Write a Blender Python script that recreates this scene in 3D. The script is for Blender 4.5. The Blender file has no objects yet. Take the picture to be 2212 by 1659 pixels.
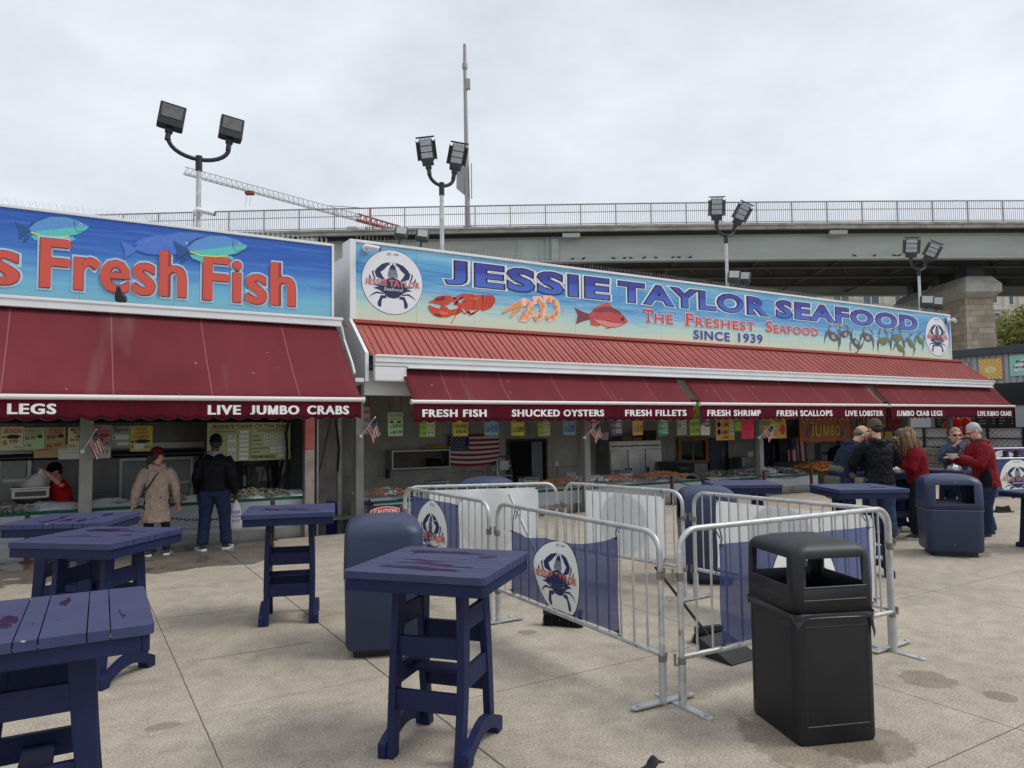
import bpy, math, random
from math import sin, cos, pi, radians, sqrt, atan2
from mathutils import Vector, Matrix, noise
from mathutils.geometry import tessellate_polygon
random.seed(11)
SC = bpy.context.scene
COL = SC.collection
V = Vector

# ------------------------------------------------------------------ camera
CAMH = 1.75
YAW, PITCH, ROLL = radians(58.8), radians(3.3), radians(0.68)
FPX, PX, PY = 1567.0, 1106.0, 829.5          # focal length and centre on a 2212 px wide view
_f0 = V((cos(YAW), sin(YAW), 0)); _r0 = V((sin(YAW), -cos(YAW), 0)); _u0 = V((0, 0, 1))
_f = _f0*cos(PITCH) + _u0*sin(PITCH); _u1 = _u0*cos(PITCH) - _f0*sin(PITCH)
_r = _r0*cos(ROLL) - _u1*sin(ROLL); _u = _u1*cos(ROLL) + _r0*sin(ROLL)
cam = bpy.data.cameras.new('camera'); camo = bpy.data.objects.new('camera', cam); COL.objects.link(camo)
cam.sensor_width = 36; cam.lens = FPX/2212*36; cam.clip_start = .05; cam.clip_end = 2000
M = Matrix((_r, _u, -_f)).transposed().to_4x4(); M.translation = V((0, 0, CAMH)); camo.matrix_world = M
SC.camera = camo

# ------------------------------------------------------------------ overcast sky, soft sun, exposure
SUN_EL, SUN_AZ = radians(52), radians(-35)     # the sun stands behind the cloud, behind the camera to the right
W = bpy.data.worlds.new('World'); SC.world = W; W.use_nodes = True
nt = W.node_tree; N = nt.nodes; L = nt.links
bg = N['Background']
sky = N.new('ShaderNodeTexSky'); sky.sky_type = 'NISHITA'; sky.sun_disc = False
sky.sun_elevation = SUN_EL; sky.sun_rotation = pi/2 - SUN_AZ
tc = N.new('ShaderNodeTexCoord')
mp = N.new('ShaderNodeMapping'); mp.inputs['Scale'].default_value = (1.3, 1.3, 2.3); mp.inputs['Rotation'].default_value = (0.15, -.2, .5)
nz = N.new('ShaderNodeTexNoise'); nz.inputs['Scale'].default_value = 1.7; nz.inputs['Detail'].default_value = 8; nz.inputs['Roughness'].default_value = .56; nz.inputs['Distortion'].default_value = .12
rp = N.new('ShaderNodeValToRGB')
rp.color_ramp.elements[0].position = .36; rp.color_ramp.elements[0].color = (5.7, 6.15, 6.75, 1)
rp.color_ramp.elements[1].position = .62; rp.color_ramp.elements[1].color = (7.7, 8.0, 8.5, 1)
mx = N.new('ShaderNodeMix'); mx.data_type = 'RGBA'; mx.inputs[0].default_value = .93
L.new(tc.outputs['Generated'], mp.inputs[0]); L.new(mp.outputs[0], nz.inputs['Vector']); L.new(nz.outputs['Fac'], rp.inputs[0])
L.new(sky.outputs[0], mx.inputs[6]); L.new(rp.outputs[0], mx.inputs[7]); L.new(mx.outputs[2], bg.inputs[0])
bg.inputs[1].default_value = .1
sl = bpy.data.lights.new('sun', 'SUN'); sl.energy = 1.5; sl.angle = radians(22); sl.color = (1, .96, .9)
so = bpy.data.objects.new('sun', sl); COL.objects.link(so)
so.rotation_euler = V((cos(SUN_AZ)*cos(SUN_EL), sin(SUN_AZ)*cos(SUN_EL), sin(SUN_EL))).to_track_quat('Z', 'Y').to_euler()
vs = SC.view_settings; vs.view_transform = 'Standard'; vs.look = 'None'; vs.exposure = .28; vs.gamma = 1; vs.use_curve_mapping = False
SC.cycles.max_bounces = 8; SC.cycles.transparent_max_bounces = 12
SC.cycles.use_denoising = True

# ------------------------------------------------------------------ where a line of sight meets a plane of the place
def _ray(x, y): return _f + _r*((x-PX)/FPX) - _u*((y-PY)/FPX)
def G(x, y, z=0):
    d = _ray(x, y); return V((0, 0, CAMH)) + d*((z-CAMH)/d.z)
def FY(x, y, Y):
    d = _ray(x, y); return V((0, 0, CAMH)) + d*(Y/d.y)
def FX(x, y, X):
    d = _ray(x, y); return V((0, 0, CAMH)) + d*(X/d.x)

# ------------------------------------------------------------------ materials
MATS = {}
def lin(c):
    return tuple(((v/255)/12.92 if v/255 <= .04045 else ((v/255+.055)/1.055)**2.4) for v in c)
def mat(name, col, rough=.6, metal=0., var=0., vs=6., bump=0., bs=60., spec=.5, alpha=1., vcol=None, stretch=(1, 1, 1), trans=0., detail=6):
    if name in MATS: return MATS[name]
    m = bpy.data.materials.new(name); m.use_nodes = True
    nt = m.node_tree; N = nt.nodes; L = nt.links; b = N['Principled BSDF']
    col = tuple(col)+(1,)
    b.inputs['Base Color'].default_value = col; b.inputs['Roughness'].default_value = rough
    b.inputs['Metallic'].default_value = metal; b.inputs['Specular IOR Level'].default_value = spec; b.inputs['Alpha'].default_value = alpha
    m.diffuse_color = col
    if var or bump:
        tc = N.new('ShaderNodeTexCoord'); mp = N.new('ShaderNodeMapping'); mp.inputs['Scale'].default_value = stretch
        oi = N.new('ShaderNodeObjectInfo'); ml = N.new('ShaderNodeMath'); ml.operation = 'MULTIPLY'; ml.inputs[1].default_value = 37.
        L.new(oi.outputs['Random'], ml.inputs[0])
        L.new(tc.outputs['Object'], mp.inputs[0]); L.new(ml.outputs[0], mp.inputs['Location'])
    if var:
        n = N.new('ShaderNodeTexNoise'); n.inputs['Scale'].default_value = vs; n.inputs['Detail'].default_value = detail; n.inputs['Roughness'].default_value = .62
        L.new(mp.outputs[0], n.inputs['Vector'])
        r = N.new('ShaderNodeValToRGB'); r.color_ramp.elements[0].position = .3; r.color_ramp.elements[1].position = .7
        lo = tuple(c*(1-var) for c in col[:3])+(1,); hi = (tuple(vcol)+(1,)) if vcol else tuple(min(1, c*(1+var)) for c in col[:3])+(1,)
        r.color_ramp.elements[0].color = lo; r.color_ramp.elements[1].color = hi
        L.new(n.outputs['Fac'], r.inputs[0]); L.new(r.outputs[0], b.inputs['Base Color'])
        mr = N.new('ShaderNodeMapRange'); mr.inputs['To Min'].default_value = max(.03, rough-.12); mr.inputs['To Max'].default_value = min(1, rough+.12)
        L.new(n.outputs['Fac'], mr.inputs[0]); L.new(mr.outputs[0], b.inputs['Roughness'])
    if bump:
        n2 = N.new('ShaderNodeTexNoise'); n2.inputs['Scale'].default_value = bs; n2.inputs['Detail'].default_value = 5
        L.new(mp.outputs[0], n2.inputs['Vector'])
        bm = N.new('ShaderNodeBump'); bm.inputs['Strength'].default_value = min(1, bump); bm.inputs['Distance'].default_value = .004 if bs > 20 else .02
        L.new(n2.outputs['Fac'], bm.inputs['Height']); L.new(bm.outputs[0], b.inputs['Normal'])
    if trans:
        t = N.new('ShaderNodeBsdfTranslucent'); t.inputs[0].default_value = col; ms = N.new('ShaderNodeMixShader'); ms.inputs[0].default_value = trans
        L.new(b.outputs[0], ms.inputs[1]); L.new(t.outputs[0], ms.inputs[2]); L.new(ms.outputs[0], N['Material Output'].inputs[0])
    MATS[name] = m
    return m
def matS(name, srgb, **k): return mat(name, lin(srgb), **k)

def nodes_mat(name, rough=.6):
    m = bpy.data.materials.new(name); m.use_nodes = True; MATS[name] = m
    N = m.node_tree.nodes; b = N['Principled BSDF']; b.inputs['Roughness'].default_value = rough
    return m, N, m.node_tree.links, b
def math_node(N, L, op, a, b=None, c=None):
    n = N.new('ShaderNodeMath'); n.operation = op
    for i, v in enumerate((a, b, c)):
        if v is None: continue
        if isinstance(v, (int, float)): n.inputs[i].default_value = v
        else: L.new(v, n.inputs[i])
    return n.outputs[0]
def ramp(N, L, fac, stops):
    r = N.new('ShaderNodeValToRGB'); e = r.color_ramp.elements
    while len(e) < len(stops): e.new(.5)
    for i, (p, c) in enumerate(stops): e[i].position = p; e[i].color = tuple(c)+(1,)
    if fac is not None: L.new(fac, r.inputs[0])
    return r.outputs[0]
def mixc(N, L, fac, a, b, mode='MIX'):
    n = N.new('ShaderNodeMix'); n.data_type = 'RGBA'; n.blend_type = mode
    for i, v in ((0, fac), (6, a), (7, b)):
        if isinstance(v, (int, float)): n.inputs[i].default_value = v
        elif isinstance(v, tuple): n.inputs[i].default_value = v+(1,) if len(v) == 3 else v
        else: L.new(v, n.inputs[i])
    return n.outputs[2]
def tnoise(N, L, vec, scale, detail=5, rough=.55, dist=0, sc=None):
    if sc:
        mp = N.new('ShaderNodeMapping'); mp.inputs['Scale'].default_value = sc; L.new(vec, mp.inputs[0]); vec = mp.outputs[0]
    n = N.new('ShaderNodeTexNoise'); n.inputs['Scale'].default_value = scale; n.inputs['Detail'].default_value = detail; n.inputs['Roughness'].default_value = rough; n.inputs['Distortion'].default_value = dist
    L.new(vec, n.inputs['Vector']); return n.outputs['Fac']

def specks(m, layers):
    """droppings, chips and scuffs: (voronoi scale, size, colour, stretch, strength)"""
    N = m.node_tree.nodes; L = m.node_tree.links; b = N['Principled BSDF']; inp = b.inputs['Base Color']
    src = inp.links[0].from_socket if inp.links else tuple(inp.default_value)
    tc = N.new('ShaderNodeTexCoord')
    for sc, size, col, st, k in layers:
        mp = N.new('ShaderNodeMapping'); mp.inputs['Scale'].default_value = st; mp.inputs['Location'].default_value = (sc*.37, sc*.11, sc*.53); L.new(tc.outputs['Object'], mp.inputs[0])
        n = tnoise(N, L, mp.outputs[0], sc*1.3, 3, .6); vo = N.new('ShaderNodeTexVoronoi'); vo.inputs['Scale'].default_value = sc; L.new(mp.outputs[0], vo.inputs['Vector'])
        d = math_node(N, L, 'ADD', vo.outputs['Distance'], math_node(N, L, 'MULTIPLY', math_node(N, L, 'SUBTRACT', n, .42), .5))
        src = mixc(N, L, ramp(N, L, d, [(size, (k, k, k)), (size*1.5, (0, 0, 0))]), src, tuple(col))
    L.new(src, inp)
# ------------------------------------------------------------------ mesh builder
class MB:
    def __init__(s): s.v = []; s.f = []; s.m = []
    def add(s, vs, fs, mi=0, M=None):
        o = len(s.v)
        s.v += [(M @ V(p)) if M else V(p) for p in vs]
        for q in fs: s.f.append([i+o for i in q]); s.m.append(mi)
        return s
    def box(s, c, d, mi=0, rz=0, M=None):
        x, y, z = d[0]/2, d[1]/2, d[2]/2
        T = Matrix.Translation(V(c)) @ Matrix.Rotation(rz, 4, 'Z')
        if M: T = M @ T
        vs = [(a*x, b*y, e*z) for e in (-1, 1) for b in (-1, 1) for a in (-1, 1)]
        return s.add(vs, [(0, 2, 3, 1), (4, 5, 7, 6), (0, 1, 5, 4), (1, 3, 7, 5), (3, 2, 6, 7), (2, 0, 4, 6)], mi, T)
    def bx(s, x0, x1, y0, y1, z0, z1, mi=0, M=None):
        return s.box(((x0+x1)/2, (y0+y1)/2, (z0+z1)/2), (abs(x1-x0), abs(y1-y0), abs(z1-z0)), mi, 0, M)
    def bar(s, a, b, w, h, mi=0, up=(0, 0, 1), M=None):
        a, b = V(a), V(b); d = (b-a); l = d.length; d.normalize(); u = V(up)
        if abs(d.dot(u)) > .99: u = V((0, 1, 0))
        x = d.cross(u).normalized(); u = x.cross(d)
        T = Matrix((x, d, u)).transposed().to_4x4(); T.translation = (a+b)/2
        if M: T = M @ T
        return s.box((0, 0, 0), (w, l, h), mi, 0, T)
    def tube(s, pts, r, n=8, mi=0, M=None, closed=False, caps=True, flat=1.):
        pts = [V(p) for p in pts]; k = len(pts); rs = r if isinstance(r, (list, tuple)) else [r]*k
        vs = []; prev = None
        for i, p in enumerate(pts):
            a = pts[i-1] if i or closed else p; b = pts[(i+1) % k] if i < k-1 or closed else p
            d = (b-a).normalized() if (b-a).length else V((0, 0, 1))
            if prev is None:
                u = V((0, 0, 1)) if abs(d.z) < .9 else V((0, 1, 0))
                x = d.cross(u).normalized()
            else:
                x = (prev - d*prev.dot(d)); x = x.normalized() if x.length > 1e-6 else d.orthogonal().normalized()
            prev = x; y = d.cross(x)
            rr = rs[i]; ra, rb = rr if isinstance(rr, tuple) else (rr, rr*flat)
            vs += [p + x*(cos(2*pi*j/n)*ra) + y*(sin(2*pi*j/n)*rb) for j in range(n)]
        fs = []
        for i in range(k if closed else k-1):
            i2 = (i+1) % k
            for j in range(n): fs.append((i*n+j, i*n+(j+1) % n, i2*n+(j+1) % n, i2*n+j))
        if caps and not closed: fs += [tuple(range(n-1, -1, -1)), tuple((k-1)*n+j for j in range(n))]
        return s.add(vs, fs, mi, M)
    def lathe(s, prof, n=20, c=(0, 0, 0), mi=0, M=None):
        T = Matrix.Translation(V(c)); T = (M @ T) if M else T
        vs = [(r*cos(2*pi*j/n), r*sin(2*pi*j/n), z) for r, z in prof for j in range(n)]
        fs = [(i*n+j, i*n+(j+1) % n, (i+1)*n+(j+1) % n, (i+1)*n+j) for i in range(len(prof)-1) for j in range(n)]
        fs += [tuple(range(n-1, -1, -1)), tuple((len(prof)-1)*n+j for j in range(n))]
        return s.add(vs, fs, mi, T)
    def ball(s, c, r, n=12, mi=0, M=None):
        rx, ry, rz = r if isinstance(r, (tuple, list)) else (r, r, r)
        k = max(4, n//2); vs = []; fs = []
        for i in range(k+1):
            t = pi*(i+.0)/k; t = min(max(t, .02), pi-.02)
            vs += [(c[0]+rx*sin(t)*cos(2*pi*j/n), c[1]+ry*sin(t)*sin(2*pi*j/n), c[2]-rz*cos(t)) for j in range(n)]
        for i in range(k):
            fs += [(i*n+j, i*n+(j+1) % n, (i+1)*n+(j+1) % n, (i+1)*n+j) for j in range(n)]
        fs += [tuple(range(n-1, -1, -1)), tuple(k*n+j for j in range(n))]
        return s.add(vs, fs, mi, M)
    def loft(s, rings, mi=0, M=None, caps=True):
        n = len(rings[0]); vs = [p for r in rings for p in r]
        fs = [(i*n+j, i*n+(j+1) % n, (i+1)*n+(j+1) % n, (i+1)*n+j) for i in range(len(rings)-1) for j in range(n)]
        if caps: fs += [tuple(range(n-1, -1, -1)), tuple((len(rings)-1)*n+j for j in range(n))]
        return s.add(vs, fs, mi, M)
    def prism(s, poly, z0, z1, mi=0, M=None):
        """poly: counter-clockwise (x, y) outline, raised from z0 to z1"""
        n = len(poly); vs = [(x, y, z0) for x, y in poly]+[(x, y, z1) for x, y in poly]
        fs = [(i, (i+1) % n, n+(i+1) % n, n+i) for i in range(n)]
        tr = tessellate_polygon([[V((x, y, 0)) for x, y in poly]])
        fs += [tuple(t) for t in tr]+[tuple(n+i for i in reversed(t)) for t in tr]
        return s.add(vs, fs, mi, M)
    def grid(s, fn, nu, nv, mi=0, M=None):
        vs = [fn(i/nu, j/nv) for j in range(nv+1) for i in range(nu+1)]
        fs = [(j*(nu+1)+i, j*(nu+1)+i+1, (j+1)*(nu+1)+i+1, (j+1)*(nu+1)+i) for j in range(nv) for i in range(nu)]
        return s.add(vs, fs, mi, M)
    def mesh(s, name, mats, org=None):
        me = bpy.data.meshes.new(name); o = V(org) if org is not None else V((0, 0, 0))
        me.from_pydata([p-o for p in s.v], [], s.f); me.update()
        for m in (mats if isinstance(mats, (list, tuple)) else [mats]): me.materials.append(m)
        if any(s.m): me.polygons.foreach_set('material_index', s.m)
        return me
    def build(s, name, mats, parent=None, world=False, smooth=0, bevel=0, fix=False, solid=0):
        """world=True: the points are world coordinates; a parent's place is taken off them"""
        org = parent_loc(parent) if (world and parent is not None) else None
        me = s.mesh(name, mats, org)
        if fix:
            import bmesh
            bm = bmesh.new(); bm.from_mesh(me); bmesh.ops.recalc_face_normals(bm, faces=bm.faces[:]); bm.to_mesh(me); bm.free()
        if smooth:
            me.polygons.foreach_set('use_smooth', [True]*len(me.polygons)); me.set_sharp_from_angle(angle=radians(smooth))
        ob = bpy.data.objects.new(name, me); COL.objects.link(ob)
        if parent is not None: ob.parent = parent
        if solid:
            md = ob.modifiers.new('solid', 'SOLIDIFY'); md.thickness = solid; md.offset = -1
        if bevel:
            md = ob.modifiers.new('bevel', 'BEVEL'); md.width = bevel; md.segments = 2; md.limit_method = 'ANGLE'; md.angle_limit = radians(35)
        return ob
def parent_loc(p):
    o = V((0, 0, 0))
    while p is not None: o = o + p.location; p = p.parent
    return o
def tag(o, label=None, cat=None, group=None, kind=None):
    if label: o['label'] = label
    if cat: o['category'] = cat
    if group: o['group'] = group
    if kind: o['kind'] = kind
    return o
def thing(name, label, cat, loc=(0, 0, 0), rz=0, group=None):
    o = bpy.data.objects.new(name, None); COL.objects.link(o); o.empty_display_size = .1
    o.location = loc; o.rotation_euler = (0, 0, rz)
    return tag(o, label, cat, group)
def dup(root, loc, rz, label=None, group=None, scale=None):
    def cp(o, par):
        c = o.copy(); COL.objects.link(c)
        if par is not None: c.parent = par
        for ch in list(o.children): cp(ch, c)
        return c
    r = cp(root, None); r.location = loc; r.rotation_euler = (0, 0, rz)
    if scale: r.scale = scale
    if label: r['label'] = label
    if group: r['group'] = group
    return r

# ------------------------------------------------------------------ flat printing: filled outlines, ribbons and lettering
_TX = {}
def textgeo(s, off=0., shear=0.):
    k = (s, off, shear)
    if k not in _TX:
        cu = bpy.data.curves.new('lettering', 'FONT'); cu.body = s; cu.offset = off; cu.resolution_u = 3; cu.shear = shear
        cu.space_character = 1.14 if off > .012 else 1.0
        ob = bpy.data.objects.new('lettering', cu); me = bpy.data.meshes.new_from_object(ob)
        _TX[k] = ([(v.co.x, v.co.y) for v in me.vertices], [tuple(p.vertices) for p in me.polygons])
        if 'J' in s and s.isupper():                     # the letter J of this face hangs below the line: stand it on the line
            vs = _TX[k][0]; hi = max(v[1] for v in vs)
            for fs in comps(k):
                ids = {i for f in fs for i in f}; lo = min(vs[i][1] for i in ids)
                if lo < -off-.05:
                    q = (hi+off)/(hi-lo)
                    for i in ids: vs[i] = (vs[i][0], hi-(hi-vs[i][1])*q)
        if 'M' in s and s.isupper() and off > .015:      # a thickened M folds over itself in this face: cut a clean one
            vs, fs = _TX[k]; ch = [c for c in s if c not in ' .,']; cs = comps(k)
            if len(cs) == len(ch):
                out = [list(q) for q in cs]; hi = max(vs[i][1] for c, q in zip(ch, cs) if c in 'EHTLFRIBK' for f in q for i in f) if any(c in 'EHTLFRIBK' for c in ch) else .72
                for n_, c in enumerate(ch):
                    if c != 'M': continue
                    ids = {i for f in cs[n_] for i in f}; a = min(vs[i][0] for i in ids); b = max(vs[i][0] for i in ids); st = .17+off*1.6; base = len(vs)
                    pts = [(0, 0), (st, 0), (st, .60), (.41, 0), (.59, 0), (1-st, .60), (1-st, 0), (1, 0), (1, 1), (.77, 1), (.5, .34), (.23, 1), (0, 1)]
                    vs += [(a+(b-a)*x, -off+(hi+off)*y) for x, y in pts]
                    out[n_] = [tuple(base+i for i in t) for t in tessellate_polygon([[V((x, y, 0)) for x, y in pts]])]
                used = sorted({i for q in out for f in q for i in f}); mpn = {j: i for i, j in enumerate(used)}
                _TX[k] = ([vs[j] for j in used], [tuple(mpn[i] for i in f) for q in out for f in q]); _CP.pop(k, None)
        bpy.data.objects.remove(ob); bpy.data.meshes.remove(me); bpy.data.curves.remove(cu)
    return _TX[k]
_CP = {}
def comps(k):
    """the letters of a piece of lettering as separate lists of faces"""
    if k in _CP: return _CP[k]
    vs, fs = textgeo(*k); p = list(range(len(vs)))
    def find(i):
        while p[i] != i: p[i] = p[p[i]]; i = p[i]
        return i
    for f in fs:
        a = find(f[0])
        for i in f[1:]: p[find(i)] = a
    g = {}
    for f in fs: g.setdefault(find(f[0]), []).append(f)
    _CP[k] = sorted(g.values(), key=lambda q: min(vs[i][0] for f in q for i in f))
    return _CP[k]
class Dec:
    """collects shapes in (u, v) with a layer number; build() lays them on a surface with a mapping (u, v, layer) -> point"""
    def __init__(s): s.b = []
    def poly(s, pts, mi, layer=1):
        tr = tessellate_polygon([[V((x, y, 0)) for x, y in pts]])
        out = []
        for t in tr:
            a, b, c = (pts[i] for i in t)
            if (b[0]-a[0])*(c[1]-a[1])-(b[1]-a[1])*(c[0]-a[0]) < 0: t = (t[0], t[2], t[1])
            out.append(tuple(t))
        s.b.append((list(pts), out, mi, layer)); return s
    def rect(s, x0, x1, y0, y1, mi, layer=1, n=1):
        for i in range(n):
            a, b = x0+(x1-x0)*i/n, x0+(x1-x0)*(i+1)/n
            s.b.append(([(a, y0), (b, y0), (b, y1), (a, y1)], [(0, 1, 2, 3)], mi, layer))
        return s
    def oval(s, cx, cy, rx, ry, mi, layer=1, n=24, rot=0, rings=1):
        pts = [(0., 0.)]; fs = []
        for q in range(1, rings+1):
            pts += [(rx*q/rings*cos(2*pi*i/n), ry*q/rings*sin(2*pi*i/n)) for i in range(n)]
        pts = [(cx+x*cos(rot)-y*sin(rot), cy+x*sin(rot)+y*cos(rot)) for x, y in pts]
        fs = [(0, 1+i, 1+(i+1) % n) for i in range(n)]
        for q in range(rings-1):
            a, b = 1+q*n, 1+(q+1)*n
            fs += [(a+i, b+i, b+(i+1) % n, a+(i+1) % n) for i in range(n)]
        s.b.append((pts, fs, mi, layer)); return s
    def ring(s, cx, cy, rx, ry, w, mi, layer=1, n=40):
        pts = [(cx+rx*k*cos(2*pi*i/n), cy+ry*k*sin(2*pi*i/n)) for k in (1-w, 1) for i in range(n)]
        s.b.append((pts, [(i, n+i, n+(i+1) % n, (i+1) % n) for i in range(n)], mi, layer)); return s
    def ribbon(s, pts, w, mi, layer=1):
        n = len(pts); ws = w if isinstance(w, (list, tuple)) else [w]*n; a = []; b = []
        for i, p in enumerate(pts):
            q0, q1 = pts[max(0, i-1)], pts[min(n-1, i+1)]; dx, dy = q1[0]-q0[0], q1[1]-q0[1]; l = math.hypot(dx, dy) or 1
            a.append((p[0]-dy/l*ws[i]/2, p[1]+dx/l*ws[i]/2)); b.append((p[0]+dy/l*ws[i]/2, p[1]-dx/l*ws[i]/2))
        s.b.append((a+b, [(n+i, n+i+1, i+1, i) for i in range(n-1)], mi, layer)); return s
    def _letters(s, pts, key, mi, layer):
        if len(key[0]) < 2: s.b.append((pts, textgeo(*key)[1], mi, layer)); return
        for i, fs in enumerate(comps(key)):
            ids = sorted({j for f in fs for j in f}); mpn = {j: k for k, j in enumerate(ids)}
            s.b.append(([pts[j] for j in ids], [tuple(mpn[j] for j in f) for f in fs], mi, layer+.3*(i % 2)))
    def text(s, t, x0, x1, y0, y1, mi, layer=1, bold=0., grow=None, gmi=None, shear=0., fitbold=True):
        """fits the words into the box; grow = [(extra outline, material, layer), ...]"""
        vs, fs = textgeo(t, bold, shear)
        if not vs: return s
        ax, bx_ = min(v[0] for v in vs), max(v[0] for v in vs); ay, by = min(v[1] for v in vs), max(v[1] for v in vs)
        if x1 is None: x1 = x0+(bx_-ax)*(y1-y0)/(by-ay)
        sx, sy = (x1-x0)/(bx_-ax), (y1-y0)/(by-ay)
        s._letters([(x0+(x-ax)*sx, y0+(y-ay)*sy) for x, y in vs], (t, bold, shear), mi, layer)
        for g, gm, gl in (grow or []):
            vs2, fs2 = textgeo(t, bold+g, shear)
            cx2 = (min(v[0] for v in vs2)+max(v[0] for v in vs2))/2; cx1 = (ax+bx_)/2
            kx = (bx_-ax+2*g)/(max(v[0] for v in vs2)-min(v[0] for v in vs2))
            s._letters([(x0+((x-cx2)*kx+cx1-ax)*sx, y0+(y-ay)*sy) for x, y in vs2], (t, bold+g, shear), gm, gl)
        return s
    def merge(s, d, fn):
        for pts, fs, mi, la in d.b: s.b.append(([fn(*p) for p in pts], fs, mi, la))
        return s
    def build(s, name, mats, fn, parent=None, world=False):
        mb = MB()
        for pts, fs, mi, la in s.b: mb.add([fn(x, y, la) for x, y in pts], fs, mi)
        return mb.build(name, mats, parent, world)
def onwall(Y, step=.003): return lambda u, v, l: V((u, Y-step*l, v))
# ================================================================== shared materials
M_white = matS('white paint', (222, 224, 226), rough=.45, var=.06, vs=2.5)
M_white2 = matS('white sign face', (226, 228, 234), rough=.4)
M_steel = mat('stainless steel', (.34, .34, .33), rough=.38, metal=.85, var=.15, vs=3, stretch=(1, 1, .3))
M_galv = mat('galvanised steel', (.50, .51, .51), rough=.46, metal=.55, var=.22, vs=9, bump=.15, bs=90)
M_darkmetal = matS('dark grey metal', (44, 45, 48), rough=.5, metal=.3, var=.15, vs=8)
M_black = matS('black plastic', (20, 23, 30), rough=.5, var=.25, vs=5, bump=.25, bs=160)
M_rubber = matS('black rubber', (20, 20, 22), rough=.8)
M_navy = matS('emblem navy', (28, 40, 84), rough=.5)
M_red = matS('lettering red', (214, 62, 52), rough=.5)
M_blueprint = matS('lettering blue', (52, 60, 150), rough=.5)
M_cream = matS('cream board', (214, 208, 186), rough=.6)
M_ink = matS('black ink', (24, 24, 26), rough=.6)
M_lens = matS('lamp glass', (168, 170, 168), rough=.2)
M_darklens = matS('dark lamp glass', (96, 97, 98), rough=.12, var=.3, vs=9)

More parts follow.
